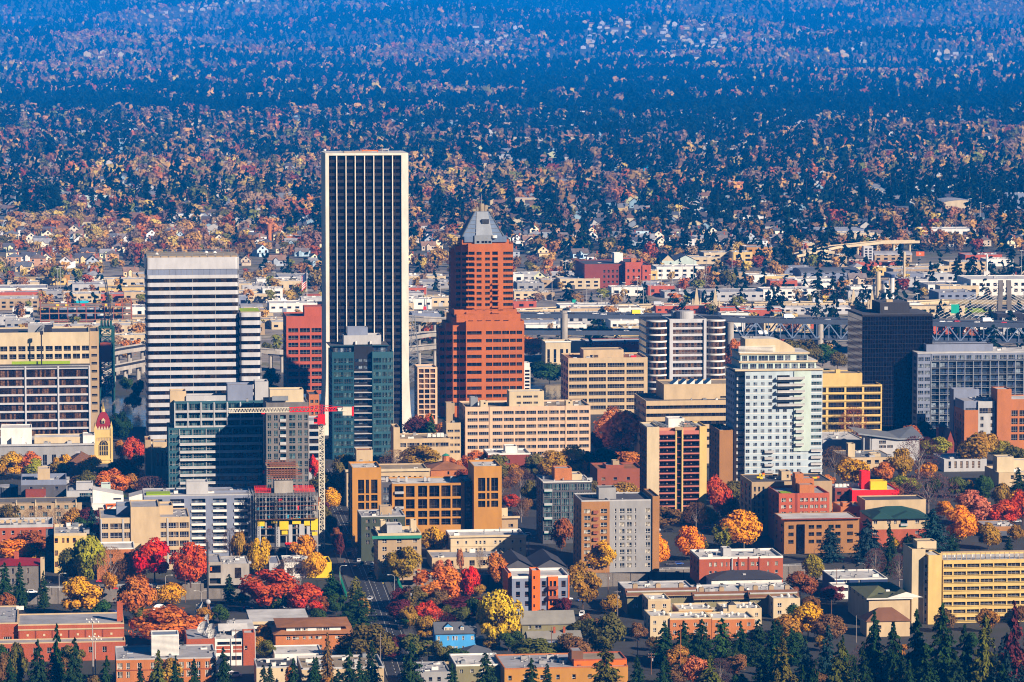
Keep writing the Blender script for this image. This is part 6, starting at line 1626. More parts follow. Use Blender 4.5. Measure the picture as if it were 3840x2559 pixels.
for px,yy in((2115,2612),(2415,2640),(2735,2662),(3070,2688)):
    i=at(px,1190,yy);zt=lerp(i.x,[p.x for p in upts],[p.z for p in upts])-2.0
    mb=MB()
    for dy in(-13.6,13.6):
        mb.cyl((i.x,yy+dy),2.4,-8,zt+(3.5 if px==2115 else 0),'concrete',14)
    mb.box(i.x-1.6,i.x+1.6,yy-13,yy+13,zt-2.2,zt-.02,'concrete');mb.box(i.x-1.6,i.x+1.6,yy-13,yy+13,zt-15.6,zt-13.8,'concrete')
    mb.build('pier',root)
# east-bank viaducts seen in the gaps between towers
def viaduct(label,pts,w=16,n_p=6,th=1.6,m='concrete',rail='concrete',posts=False,name='viaduct'):
    r_=empty(name,(0,0,0),0,label,'viaduct','concrete viaducts across the river')
    P=[at(*p)for p in pts];P=[q for i in range(len(P)-1)for q in sub(P[i],P[i+1],3)[(1 if i else 0):]]
    deck(r_,'bridge_deck',P,w,th,m,rail,posts=posts)
    L=P[-1]-P[0]
    for k in range(n_p):
        f=(k+.5)/n_p*(len(P)-1);i=int(f);c=P[i]+(P[min(i+1,len(P)-1)]-P[i])*(f-i)
        mb=MB();mb.box(c.x-1.6,c.x+1.6,c.y-w*.4,c.y+w*.4,c.z-th-1.2,c.z-th-.01,m)
        for dy in(-w*.28,w*.28):mb.cyl((c.x,c.y+dy),1.1,-6,c.z-th-1.19,m,10)
        mb.build('pier',r_)
    return P
viaduct('upper concrete viaduct carrying cars left of the striped tower',[(380,1330,2540),(460,1312,2545),(560,1296,2560)],17,4)
viaduct('lower concrete viaduct on round piers left of the striped tower',[(360,1392,2480),(470,1372,2500),(590,1348,2520)],14,5)
viaduct('concrete ramp between the striped wing and the red brick office',[(940,1310,2560),(1040,1318,2560),(1110,1322,2570)],15,4)
viaduct('upper highway ramp just left of the brick tower',[(1490,1188,2720),(1600,1196,2720),(1720,1200,2730)],20,4)
viaduct('lower highway ramp left of the brick tower with graffiti wall',[(1490,1268,2620),(1600,1252,2630),(1720,1246,2640)],16,4)
viaduct('low ramp nearest the river left of the brick tower',[(1490,1312,2590),(1600,1300,2595),(1720,1290,2600)],14,4)
vp=viaduct('long pale balustraded viaduct across the industrial flats',[(1880,1168,3020),(2300,1150,3060),(2700,1142,3085),(3280,1135,3110)],20,26,1.4,'beige','cream',True)
viaduct('curving pale flyover among the warehouses',[(2960,962,3660),(3130,925,3700),(3300,908,3720),(3440,905,3730)],14,7,1.6,'cream','cream')
viaduct('pale approach road right of the black tower',[(3300,1140,3080),(3550,1130,3120),(3900,1136,3100)],16,6,1.4,'beige','cream')
# cable-stayed pylon
P3=ground(3766,1216)
root=empty('cable_stayed_bridge',P3,0,'grey twin-leg bridge pylon with fans of white stay cables','bridge pylon')
hz=at(3766,1052,P3.y).z;mb=MB()
for x0,x1 in((-6,-2.4),(2.4,6)):frust(mb,x0,x1,-2,3,-1,x0+1.2 if x0<0 else x0-1.0,x1+1 if x0<0 else x1-1.2,-1.5,2.4,hz,'greyconcrete')
mb.build('pylon',root)
mb=MB()
for k in range(11):
    z=hz-1.5-2.0*k
    for s_ in(-1,1):mb.bar((s_*4,0,z),(s_*(62-5*k),-2+3*s_,5),.12,'white')
mb.build('stay_cable',root)
mb=MB();mb.box(-75,75,-4,5,3.2,4.9,'greyconcrete','asphalt');mb.build('bridge_deck',root)
# road overpass over the freeway
mid_=(ST[1]+ST[2])/2
a_,b_=Vector((ST[1].x*.1+ST[2].x*.9,0,0)),0
oroot=empty('overpass',(0,0,0),0,'street overpass with a green mesh fence over the sunken freeway','overpass')
STD=(ST[3]-ST[1]).normalized();nr=Vector((STD.y,-STD.x,0))
def on_street(v,off=0):
    for a,c in zip(ST[:-1],ST[1:]):
        va,vc=vrow(a.x,a.y),vrow(c.x,c.y)
        if va<=v<=vc:p=a+(c-a)*((v-va)/(vc-va));return p+nr*off
    return ST[-1]
mb=MB();q0,q1=on_street(TR0-1),on_street(TR1+1)
for o0,o1 in((-12.4,12.4),):
    c=[q0+nr*o0,q0+nr*o1,q1+nr*o1,q1+nr*o0]
    mb.poly([(p.x,p.y,-.02)for p in c],'asphalt');mb.poly([(p.x,p.y,-1.5)for p in c],'concrete')
    for i in range(4):p,q=c[i],c[(i+1)%4];mb.poly([(p.x,p.y,-1.5),(q.x,q.y,-1.5),(q.x,q.y,-.02),(p.x,p.y,-.02)],'concrete')
mb.build('bridge_deck',oroot)
for off in(12.3,-12.3):
    mb=MB();n=16;s0,s1=q0-STD*6+nr*off,q1+STD*6+nr*off
    for k in range(n+1):p=s0+(s1-s0)*(k/n);mb.bar((p.x,p.y,0),(p.x,p.y,2.6),.07,'fence_green')
    for h in(.1,.5,.9,1.3,1.7,2.1,2.55):mb.bar((s0.x,s0.y,h),(s1.x,s1.y,h),.06,'fence_green')
    for k in range(48):p=s0+(s1-s0)*(k/48);mb.bar((p.x,p.y,.1),(p.x,p.y,2.5),.035,'fence_green')
    mb.build('fence',oroot)
# retaining walls of the freeway trench
for x0,x1,lab in((-300,-92,'weathered retaining wall of the sunken freeway below the left trees'),(-50,140,'weathered retaining wall of the sunken freeway below the central flats')):
    mb=MB();n=24
    for k in range(n):
        xa,xb=x0+(x1-x0)*k/n,x0+(x1-x0)*(k+.97)/n
        p=[(x,TR1-1.0+shear(TR1)*x)for x in(xa,xb)]
        q=[(x,TR1-.3+shear(TR1)*x)for x in(xa,xb)]
        mb.poly([(*p[0],-6.4),(*p[1],-6.4),(*p[1],.5),(*p[0],.5)],'stonewall');mb.poly([(*p[0],.5),(*p[1],.5),(*q[1],.5),(*q[0],.5)],'concrete')
        mb.poly([(*p[1],-6.4),(*q[1],-6.4),(*q[1],.5),(*p[1],.5)],'stonewall')
    w_=mb.build('retaining_wall');tag(w_,lab,'retaining wall',kind='thing')
    mb=MB()
    for k in range(60):x=x0+(x1-x0)*k/60;y=TR1+.6+shear(TR1)*x;mb.bar((x,y,0),(x,y,1.0),.08,'lightgrey')
    for h in(.5,1.0):mb.bar((x0,TR1+.6+shear(TR1)*x0,h),(x1,TR1+.6+shear(TR1)*x1,h),.09,'lightgrey')
    tag(mb.build('guard_rail'),lab.replace('weathered retaining wall','pale guard rail on top of the wall'),'guard rail')
# ================================================================== trees
NR=np.random.RandomState(5)
def quads(c,nrm,size,ar=1.0,along=None):
    """leaf-sized quads at c facing nrm; returns (n,4,3)"""
    n=len(c)
    if along is None:
        t=NR.normal(size=(n,3))
    else:
        t=along
    t=t-nrm*np.sum(t*nrm,1,keepdims=True)
    t/=np.linalg.norm(t,axis=1,keepdims=True)+1e-9
    b_=np.cross(nrm,t)
    s=np.asarray(size).reshape(-1,1)
    a,e=t*s*ar,b_*s
    return np.stack([c-a-e,c+a-e*.7,c+a*.9+e,c-a*.8+e*.9],1)
def unit(v):return v/(np.linalg.norm(v,axis=1,keepdims=True)+1e-9)
def crown_quads(kind,n,size,ragged=.5):
    if kind in('round','oval','column'):
        z0={'round':.07,'oval':.05,'column':.03}[kind]
        nl={'round':22,'oval':20,'column':16}[kind]
        d=unit(NR.normal(size=(nl,3)));r=NR.uniform(.35,1,nl)**.5
        rz=(1-z0)/2
        lc=d*(r*.72)[:,None]
        lr=NR.uniform(.20,.44,nl)
        k=NR.randint(0,nl,n)
        dd=unit(NR.normal(size=(n,3))+np.array([0,0,.25]))
        p=lc[k]+dd*(lr[k]*NR.uniform(.55,1.08,n))[:,None]
        L=np.linalg.norm(p,axis=1);p*=np.where(L>1,1/L,1)[:,None]
        c=np.stack([p[:,0]*.5,p[:,1]*.5,z0+rz+p[:,2]*rz],1)
        if kind!='round':
            w=np.clip(1.1-np.clip((c[:,2]-.45)/.6,0,1)**1.6*.75,.2,1);c[:,:2]*=w[:,None]
        nn=unit(dd*.8+p*.7+NR.normal(size=(n,3))*ragged)
        return quads(c,nn,NR.uniform(.6,1.25,n)*size)
    if kind=='bare':
        z=NR.uniform(.18,1,n)**.85;ang=NR.uniform(0,2*math.pi,n)
        prof=np.sin(np.clip((z-.08)/.98,0,1)*math.pi)**.6
        r=.5*prof*NR.uniform(.15,1,n)**.5
        c=np.stack([r*np.cos(ang),r*np.sin(ang),z],1)
        al=unit(np.stack([np.cos(ang)*.55,np.sin(ang)*.55,np.full(n,.9)],1)+NR.normal(size=(n,3))*.3)
        nn=unit(np.cross(al,NR.normal(size=(n,3))))
        return quads(c,nn,np.full(n,size*.34),3.2,al)
    # conifers: boughs in loose whorls, each a drooping spray
    m_=9 if n<300 else 22;nb=max(8,n//m_)
    bz=1-NR.uniform(0,1,nb)**.62*.92;ba_=NR.uniform(0,2*math.pi,nb)
    prof=(1-bz)**.78+.02 if kind=='conifer' else np.minimum((1-bz)**.5,.78)*1.1
    bl=.5*prof*NR.uniform(.55,1.18,nb)
    k=np.repeat(np.arange(nb),m_);n=len(k);f=NR.uniform(.08,1,n)**.7
    r=bl[k]*f;a=ba_[k]+NR.normal(size=n)*.10/(.3+f)
    z=np.clip(bz[k]+.02-bl[k]*(.45*f-.22*f*f)+NR.normal(size=n)*.006,.02,1)
    c=np.stack([r*np.cos(a),r*np.sin(a),z],1)
    al=unit(np.stack([np.cos(a),np.sin(a),np.full(n,-.3)],1)+NR.normal(size=(n,3))*.3)
    nn=unit(np.stack([np.cos(a)*.45,np.sin(a)*.45,np.full(n,.8)],1)+NR.normal(size=(n,3))*.4)
    return quads(c,nn,NR.uniform(.6,1.25,n)*size*(1.15-.4*f),1.8,al)
def quad_mesh(name,q,mats,midx=None,tint=None):
    n=len(q)
    me=bpy.data.meshes.new(name)
    me.vertices.add(n*4);me.loops.add(n*4);me.polygons.add(n)
    me.vertices.foreach_set('co',np.ascontiguousarray(q,dtype=np.float32).ravel())
    me.loops.foreach_set('vertex_index',np.arange(n*4,dtype=np.int32))
    me.polygons.foreach_set('loop_start',np.arange(0,n*4,4,dtype=np.int32))
    me.polygons.foreach_set('loop_total',np.full(n,4,dtype=np.int32))
    for m in mats:me.materials.append(MAT(m))
    if midx is not None:me.polygons.foreach_set('material_index',np.asarray(midx,dtype=np.int32))
    if tint is not None:
        at_=me.attributes.new('tint','FLOAT','FACE');at_.data.foreach_set('value',np.asarray(tint,dtype=np.float32))
    me.update(calc_edges=True)
    return me
def trunk_mesh(kind):
    mb=MB();m='palebark' if kind=='bare' else 'bark'
    r={'conifer':.016,'cedar':.02}.get(kind,.024)
    top=.96 if kind in('conifer','bare')else .72
    mb.cyl((0,0),r,0,top*.5,m,7,r2=r*.7,cap=False);mb.cyl((0,0),r*.7,top*.5,top,m,7,r2=r*.15)
    if kind not in('conifer','cedar'):
        rr=random.Random(len(kind))
        for k in range(11 if kind=='bare' else 7):
            t=2*math.pi*k/7+rr.random();z=rr.uniform(.2,.5);L=rr.uniform(.22,.36)
            mb.bar((0,0,z),(L*math.cos(t)*.8,L*math.sin(t)*.8,z+L*1.1),r*.4,m,r*.1)
    return mb.mesh('trunk')
PROTO,TRUNK={},{}
for kd,nq,sz in(('round',4600,.024),('oval',3800,.026),('column',2400,.028),('bare',2200,.013),('conifer',4400,.017),('cedar',4200,.019)):
    PROTO[kd]=[quad_mesh('crown',crown_quads(kd,nq,sz),['needle' if kd in('conifer','cedar')else 'leaf'])for _ in range(4 if kd in('round','conifer')else 3)]
    TRUNK[kd]=trunk_mesh(kd)
TC={'crimson':(.66,.012,.018),'red':(.56,.055,.02),'rust':(.58,.15,.025),'russet':(.30,.08,.025),'orange':(.78,.25,.012),'gold':(.66,.30,.012),'yellow':(.62,.40,.02),'yellowgreen':(.30,.26,.02),'olive':(.13,.115,.025),
      'green':(.045,.085,.018),'salmon':(.55,.17,.075),'mauve':(.16,.075,.065),'brown':(.20,.10,.035),'fir':(.022,.048,.014),'spruce':(.022,.050,.048),'firyellow':(.10,.10,.012),'goldbrown':(.38,.19,.025),'plum':(.12,.025,.03)}  # the yellower fir tone has sunlight put into its colour
NAMES={'round':('broadleaf_tree','tree'),'oval':('broadleaf_tree','tree'),'column':('columnar_tree','tree'),'bare':('bare_tree','tree'),'conifer':('conifer_tree','conifer'),'cedar':('conifer_tree','conifer')}
def tree_at(P,h,w,kind,col,label,group=None,far=None):
    nm,cat=NAMES[kind]
    c=[max(0,x*.86*R.uniform(.85,1.15))for x in TC[col]]+[1]
    rz=R.uniform(0,6.28)
    root=empty(nm,P,rz,label,cat,group)
    o=link('crown',R.choice(PROTO[kind]),root,scale=(w,w,h));o.color=c
    link('trunk',TRUNK[kind],root,scale=(h*.8,h*.8,h))
    return root
def T(px,yt,yb,wpx,kind,col,label,z=0.0,group=None):
    P=ground(px,yb,z);Y=P.y
    h=at(px,yt,Y).z-z;w=wpx/F*Y
    k=1.5 if kind=='conifer' else 1.25 if kind=='cedar' else 1.22
    return tree_at(P,max(h,2),max(w,1.5)*k,kind,col,label,group)
NEAR=[
(300,2163,2318,150,'round','gold','round amber-gold tree beside the red brick hall'),(505,2150,2335,140,'round','rust','tall red-orange tree right of the round amber tree'),(625,2272,2430,255,'round','rust','broad rust-red tree spreading over the broadcast building'),
(580,2018,2185,140,'round','crimson','brilliant crimson tree in front of the grey-beige office'),(715,2035,2205,130,'round','red','dull crimson tree right of the brilliant crimson one'),(325,1983,2195,130,'oval','yellowgreen','tall yellow-green tree before the cream arched-window flats'),(268,2050,2190,90,'round','olive','shaded olive tree at the left side of the tall yellow-green one'),
(415,2052,2215,105,'bare','brown','thinning brown tree before the small orange balconied block'),(412,2135,2215,55,'oval','gold','small gold tree at the foot of the thinning brown tree'),(60,2018,2110,160,'round','orange','bright orange tree above the stone house roof'),(125,1985,2085,130,'round','russet','shaded russet tree behind the bright orange one'),
(18,2112,2285,70,'cedar','fir','dark cypress at the left edge before the stone house'),(75,2108,2280,62,'conifer','fir','pointed fir standing before the stone house wall'),(165,2140,2280,48,'cedar','fir','narrow dark cypress right of the stone house'),(345,1903,2015,66,'conifer','spruce','blue-black fir beside the long tan terrace'),
(860,2155,2262,54,'cedar','fir','compact green cypress below the concrete garage'),(912,1960,2150,85,'oval','goldbrown','tall bronze-gold tree left of the construction site'),(968,1985,2160,85,'oval','gold','gold tree directly in front of the construction scaffolding'),(785,1982,2090,34,'bare','mauve','slim bare tree before the blue-grey balconied block'),(866,1980,2090,54,'bare','mauve','wider bare tree before the blue-grey balconied block'),
(1005,2128,2295,200,'round','red','wide scarlet tree above the white-roofed hall'),(1150,2188,2310,140,'round','red','scarlet tree beside the street, right of the wide one'),(1045,2212,2298,105,'round','green','dark green bushy tree in front of the wide scarlet tree'),(1135,1985,2110,90,'oval','gold','golden tree at the foot of the tower crane'),(1182,2055,2170,86,'oval','gold','golden tree at the street corner below the crane'),
(1095,2095,2200,130,'bare','mauve','bare twiggy tree in front of the white shop'),(1245,2138,2275,78,'cedar','fir','dark fir at the left kerb of the overpass'),(1335,2165,2285,80,'cedar','olive','olive pine at the overpass entrance'),(1345,2222,2350,125,'cedar','fir','dark pine below the overpass by the street'),(1395,2330,2500,190,'round','olive','large olive evergreen beside the orange brick apartments'),(1300,2270,2380,90,'cedar','fir','pine behind the orange brick apartments'),
(45,1694,1800,105,'round','gold','golden tree in front of the courthouse, at its left end'),(125,1714,1800,74,'round','yellowgreen','small yellow-green tree before the courthouse windows'),(237,1700,1782,72,'round','yellow','yellow tree left of the pink stucco hall'),(432,1728,1815,110,'round','green','dark green rounded tree at the cream church tower foot'),(425,1757,1862,125,'round','rust','orange tree in front of the dark green one by the church tower'),
(500,1632,1740,78,'oval','red','red tree between the church tower and the striped slab'),(458,1632,1730,50,'oval','goldbrown','thin bronze tree right of the church tower'),(470,1715,1820,90,'round','russet','dark russet tree behind the low rooftops'),(320,1782,1850,120,'bare','brown','bare brown tree below the pink stucco hall'),(565,1788,1865,120,'bare','mauve','bare mauve tree at the teal glass block corner'),(500,1775,1850,70,'round','goldbrown','shaded bronze tree behind the angular white building'),
(40,1888,1985,90,'round','olive','olive-brown tree before the long tan terrace'),(140,1902,1985,100,'bare','brown','bare tree before the long tan terrace'),(220,1905,1982,60,'bare','mauve','thin bare tree at the brick end of the tan terrace'),
(1285,1698,1880,125,'round','olive','large olive-green tree left of the old cream block'),(1240,1828,1915,66,'round','gold','gold tree in the shaded street beside the crane'),(1205,1760,1880,80,'round','olive','olive tree behind the crane mast'),(1175,1700,1800,40,'oval','crimson','small bright red tree behind the crane mast'),(1582,1668,1765,140,'round','goldbrown','bronze-gold tree between the cupola and the low tan office'),(1480,1688,1770,100,'bare','brown','bare tree at the foot of the dark teal tower'),(1700,1712,1785,70,'round','rust','rust tree behind the brown pyramid roof'),(1785,1690,1780,95,'round','rust','rust-brown tree before the long cream office'),
(1840,1955-120,1900,60,'bare','mauve','bare grey tree right of the ochre block'),(2330,1515,1715,175,'round','salmon','big salmon-orange tree between the two cream offices'),(2010,1702,1800,95,'round','olive','olive tree below the long cream office'),(2068,1690,1800,115,'round','goldbrown','bronze tree in the row below the long cream office'),(2155,1672,1795,115,'round','gold','old-gold tree in the row below the long cream office'),(2248,1678,1800,130,'round','green','dark green tree at the right end of the row below the cream office'),(2345,1690,1760,120,'round','rust','coral tree left of the yellow-pink tower'),(2338,1640,1710,50,'conifer','spruce','dark conifer under the big salmon-orange tree'),
(1950,1755,1870,95,'bare','mauve','large bare grey-mauve tree beside the dark glass block'),(1925,1735,1820,70,'round','goldbrown','bronze tree above the large bare grey-mauve one'),(1990,1795,1900,66,'round','olive','olive tree hugging the dark glass block'),(1915,1850,1910,60,'round','red','small red tree by the brick house right of the ochre block'),(2225,1798,1880,70,'round','olive','olive tree right of the dark glass block'),(2335,1808,1890,115,'round','goldbrown','bronze tree behind the two white turrets'),(1870,1700,1800,100,'round','olive','olive tree beside the white-trimmed brick house'),(1880,1800,1880,70,'bare','brown','bare tree at the right end of the ochre block'),
(2105,1925,2065,84,'oval','russet','russet tree left of the brick-and-grey flats'),(2255,2018,2148,115,'round','gold','gold tree in front of the brick-and-grey flats'),(2460,1998,2130,98,'round','orange','orange tree at the right corner of the brick-and-grey flats'),(2592,1966,2105,105,'round','orange','orange-gold tree before the small blue-roofed church'),(2712,1958,2065,80,'round','yellowgreen','green-gold tree left of the big orange crown'),(2775,1912,2062,140,'round','orange','large orange tree with a wide crown before the unfinished block'),(2690,1772,1945,95,'oval','red','tall dusky red tree beside the pale blue tower foot'),(2490,1898,1985,130,'round','brown','brown tree at the foot of the yellow-pink tower'),(2610,1885,1985,90,'bare','brown','bare brown tree right of the yellow-pink tower foot'),
(2650,1900,1980,80,'round','goldbrown','bronze tree between the yellow-pink tower and the red brick block'),(1626,1965,2090,92,'oval','gold','egg-shaped gold tree beside the cream three-storey house'),(1510,2043,2185,125,'round','goldbrown','brown-gold tree in front of the green-corniced flats'),(1640,2118,2290,175,'round','rust','big orange-red tree right of the overpass'),(1675,2078,2200,85,'oval','salmon','coral tree rising behind the big orange-red one'),(1757,2108,2240,80,'oval','crimson','deep crimson tree between two orange ones'),(1862,2062,2190,80,'oval','rust','flame-orange tree left of the black gabled roofs'),(1900,2105,2190,55,'oval','red','red tree touching the flame-orange one'),
(1606,2252,2350,92,'round','red','small scarlet tree above the utility pole'),(1872,2212,2440,158,'round','yellow','large golden-yellow tree between the blue house and olive house'),(1725,2050,2150,26,'column','salmon','slim salmon poplar before the cream three-storey house'),(1800,2050,2150,26,'bare','brown','slim bare poplar before the cream three-storey house'),(1640,2295,2375,130,'bare','plum','dark plum shrub thicket on the shaded bank'),(1760,2235,2320,190,'round','plum','dark shaded plum thicket behind the golden-yellow tree'),(2185,2102,2285,132,'round','goldbrown','orange-gold tree right of the grey and orange flats'),(2112,2238,2308,62,'round','plum','small dark purple tree at the foot of the grey and orange flats'),
(2268,2288,2470,155,'round','olive','big olive evergreen above the orange stucco building'),(3030,2258,2400,135,'round','gold','gold and olive tree at the right end of the dark hedge'),(3000,2143,2245,118,'round','russet','russet tree beside the red brick apartments'),(3050,2062,2180,76,'oval','yellowgreen','olive-yellow birch right of the red brick apartments'),(3130,2195,2262,100,'round','plum','dark russet shrubs before the navy building'),(3282,2058,2172,72,'bare','mauve','pinkish bare tree above the olive-roofed hall'),(3372,2085,2200,74,'bare','mauve','bare tree touching the hotel end tower'),
(3115,1972,2110,90,'cedar','spruce','bluish spruce before the brown brick block'),(3252,1948,2110,122,'cedar','spruce','large blue cedar left of the green hip roof'),(3335,1962,2160,62,'conifer','fir','tall slender fir before the green-roofed apartments'),(3500,1912,2080,126,'cedar','spruce','wide blue cedar right of the green-roofed apartments'),(3402,1998,2150,58,'conifer','fir','dark fir between the two cedars'),(3572,2000,2080,60,'cedar','fir','dark shrub cedar behind the hotel roof'),
(3130,1675,1800,95,'bare','brown','bare brown tree right of the pale blue tower'),(3198,1708,1825,115,'round','gold','gold tree above the red-wrapped building'),(3312,1728,1815,74,'round','rust','rust tree right of the gold tree above the red wrap'),(3372,1675,1805,92,'round','goldbrown','olive-gold tree below the folded metal roof'),(3445,1638,1800,150,'bare','plum','large dark half-bare tree below the folded metal roof'),(3505,1635,1720,110,'round','yellowgreen','yellow tree before the small brick bell tower'),(3672,1612,1760,155,'round','goldbrown','large bronze tree before the brick and grey block'),(3762,1648,1740,95,'round','yellowgreen','yellow-olive tree right of the large bronze one'),
(3482,1775,1925,200,'bare','mauve','very wide bare mauve tree above the green hip roof'),(3392,1780,1850,95,'round','yellowgreen','yellow-green tree right of the yellow rooftop box'),(3592,1788,1870,84,'round','olive','olive tree right of the wide bare mauve one'),(3636,1792,1870,42,'oval','gold','small gold oval tree among olive ones'),(3692,1762,1875,76,'oval','green','green columnar tree left of the cream institute'),(3642,1838,1975,140,'round','salmon','salmon-orange tree with a wide crown near the right edge'),(3755,1805,1905,66,'oval','goldbrown','bronze oval tree below the cream institute'),(3765,1875,1975,120,'round','red','pink-red tree near the right edge'),(3835,1828,1970,95,'round','red','red tree cut by the right edge'),(3600,1895,2035,125,'round','orange','bright orange tree right of the wide blue cedar'),(3705,1960,2062,90,'round','goldbrown','gold-brown tree above the hotel roof'),(3540,1878,1945,76,'round','gold','gold tree peeking over the wide blue cedar'),(3812,1965,2035,60,'round','goldbrown','small bronze tree by the right-edge house'),(3782,2008,2085,38,'conifer','fir','small fir above the hotel roof'),(3818,1755,1870,66,'conifer','fir','dark fir before the cream institute'),(3200,1528,1668,95,'bare','russet','half-bare russet tree before the yellow-cream office'),(3420,1800,1850,60,'round','olive','olive shrub tree left of the wide bare mauve one'),(3100,1780,1840,60,'round','rust','rust tree at the foot of the pale blue tower'),
(60,2383,2620,78,'oval','olive','olive tree at the lower left beside the red brick hall'),(20,2440,2620,70,'round','brown','brown tree in the lower left corner'),(2015,2388,2490,170,'round','olive','olive thicket below the grey-green shingle house'),(2160,2388,2495,125,'round','brown','brown thicket right of the shingle house'),(1560,2378,2480,150,'round','olive','olive thicket between street and sky-blue house'),(1655,2400,2500,90,'round','olive','olive shrub tree below the sky-blue house'),(1000,2400,2470,74,'round','olive','round olive bush beside the white broadcast corner'),(2615,2452,2580,100,'round','salmon','coral tree among firs at the bottom edge'),(1085,2490,2600,34,'column','rust','slim rust poplar at the bottom edge'),(640,2470,2620,110,'round','goldbrown','bronze-yellow tree before the orange banded flats'),(2700,2470,2600,80,'bare','mauve','bare shrub beside the coral tree at the bottom'),
(3235,2420,2560,90,'bare','mauve','pale bare shrub before the firs at lower right'),(1955,1870,1960,60,'bare','mauve','bare tree in the shade beside the dark glass street'),(2400,2040,2120,70,'round','green','dark green shrub tree under the brick-and-grey flats'),
(215,2338,2650,78,'conifer','fir','tallest pointed fir at the lower left'),(145,2398,2660,96,'conifer','fir','broad fir left of the tallest pointed one'),(282,2388,2670,92,'conifer','fir','broad fir right of the tallest pointed one'),(400,2458,2660,78,'conifer','fir','fir beside the sports light poles'),(595,2436,2670,95,'conifer','firyellow','sunlit fir before the white rooftop screen'),(662,2460,2670,80,'conifer','fir','fir right of the sunlit one at the white rooftop screen'),(728,2475,2670,80,'conifer','fir','dark fir before the right end of the banded flats'),(530,2490,2670,70,'conifer','fir','low fir left of the sunlit one'),(40,2470,2680,80,'conifer','fir','fir in the lower left corner'),
(1228,2376,2600,62,'conifer','brown','sparse browning fir before the orange brick apartments'),(1542,2396,2640,105,'conifer','fir','tall fir beside the bottom of the street'),(1268,2508,2630,64,'conifer','fir','small fir at the bottom edge below the browning one'),(1012,2494,2610,50,'conifer','fir','small pale fir before the cream house'),(1695,2488,2660,84,'conifer','fir','fir at the bottom left of the green-trimmed flats'),(1822,2446,2660,115,'conifer','fir','wide fir before the green-trimmed flats'),(1992,2468,2660,96,'conifer','fir','fir at the left end of the orange stucco building'),(2052,2488,2660,70,'conifer','fir','smaller fir right of the stucco building end'),(2272,2405,2660,150,'conifer','firyellow','broad sunlit fir before the orange stucco building'),(2392,2478,2660,96,'conifer','fir','fir right of the orange stucco building'),(2492,2456,2660,96,'conifer','fir','fir left of the tall brown pole'),(2662,2456,2670,110,'conifer','firyellow','sunlit fir right of the coral tree'),(2855,2468,2670,120,'conifer','fir','fir below the dark hedge trees'),
(2932,2386,2680,140,'conifer','firyellow','large sunlit fir at the lower right of the hedge'),(3022,2388,2600,96,'conifer','spruce','blue-green fir right of the large sunlit fir'),(3150,2398,2690,140,'conifer','firyellow','large green fir left of the dark fir mass'),(3272,2295,2640,130,'conifer','fir','dark fir before the low dark-roofed house'),(3350,2330,2660,110,'conifer','fir','dark fir at the hotel end tower'),(3435,2285,2660,120,'conifer','fir','tall dark fir before the hotel end tower'),(3532,2262,2680,150,'conifer','fir','tallest dark fir before the hotel front'),(3615,2340,2680,120,'conifer','fir','dark fir right of the tallest before the hotel'),(3692,2308,2690,140,'conifer','firyellow','yellow-green sunlit fir before the hotel'),(3795,2258,2690,140,'conifer','plum','dark purplish fir at the right edge'),(3245,2470,2680,90,'conifer','fir','low green fir at lower right'),(3352,2488,2680,74,'conifer','firyellow','small sunlit pointed fir at the bottom right'),(3775,2450,2700,120,'conifer','spruce','blue-green fir at the bottom right corner'),(3470,2420,2700,130,'conifer','fir','dark fir mass member below the hotel left end'),(3580,2440,2700,130,'conifer','fir','dark low fir below the hotel middle'),  # yellow-green fir before the hotel is added in place of an out-of-focus branch
]
for t in NEAR:T(*t)
for k,(px,yt)in enumerate(((2488,2338),(2560,2330),(2632,2326),(2705,2322),(2775,2330),(2845,2322),(2912,2330),(2970,2350))):
    T(px,yt,2495,96,'cedar','green' if k in(3,)else 'fir','%s tree from the left in the tall dark cedar hedge before the stucco town houses'%('first second third fourth fifth sixth seventh eighth'.split()[k]),group='cedar hedge row')
# street trees that fill the blocks between the buildings
ORD='first second third fourth fifth sixth seventh eighth ninth tenth eleventh twelfth thirteenth fourteenth fifteenth sixteenth seventeenth eighteenth nineteenth twentieth'.split()
rr=random.Random(21)
FILL=[]
def near_zone(px,py):
    z=((600,'by the courthouse'),(1300,'by the construction site'),(1900,'by the ochre-brown block'),(2500,'by the brick-and-grey flats'),(3100,'by the pale blue tower'),(9999,'by the green-roofed apartments'))if py<2060 else((470,'near the red brick hall'),(960,'near the broadcast building'),(1400,'near the central street'),(1900,'near the sky-blue house'),(2350,'near the shingle-roofed houses'),(3050,'near the cedar hedge'),(9999,'near the hotel'))
    return next(t for lim,t in z if px<lim)
def clear_of_roads(px,py):
    P=ground(px,py);v=vrow(P.x,P.y)
    if any(abs(v-q)<8 for q in(1652,1560,1760,1890))or TR0-2<v<TR1+3:return False
    for a,c in zip(ST[:-1],ST[1:]):
        t=max(0,min(1,(P-a).dot(c-a)/(c-a).length_squared))
        if(a+(c-a)*t-P).length<12:return False
    for bx in BOXES:
        q=P-bx.P;u,w=q.dot(bx.ux),-q.dot(bx.n)
        if-3<u<bx.W+3 and-4<w<bx.D+3:return False
    return True
for py in range(1660,2640,34):
    px=-40+rr.uniform(0,60)
    while px<3900:
        if rr.random()<(.8 if py>2200 else .62)and clear_of_roads(px,py):FILL.append((px,py))
        px+=rr.uniform(50,120)
fl={}
for px,py in FILL[:210]:
    pass
rr.shuffle(FILL)
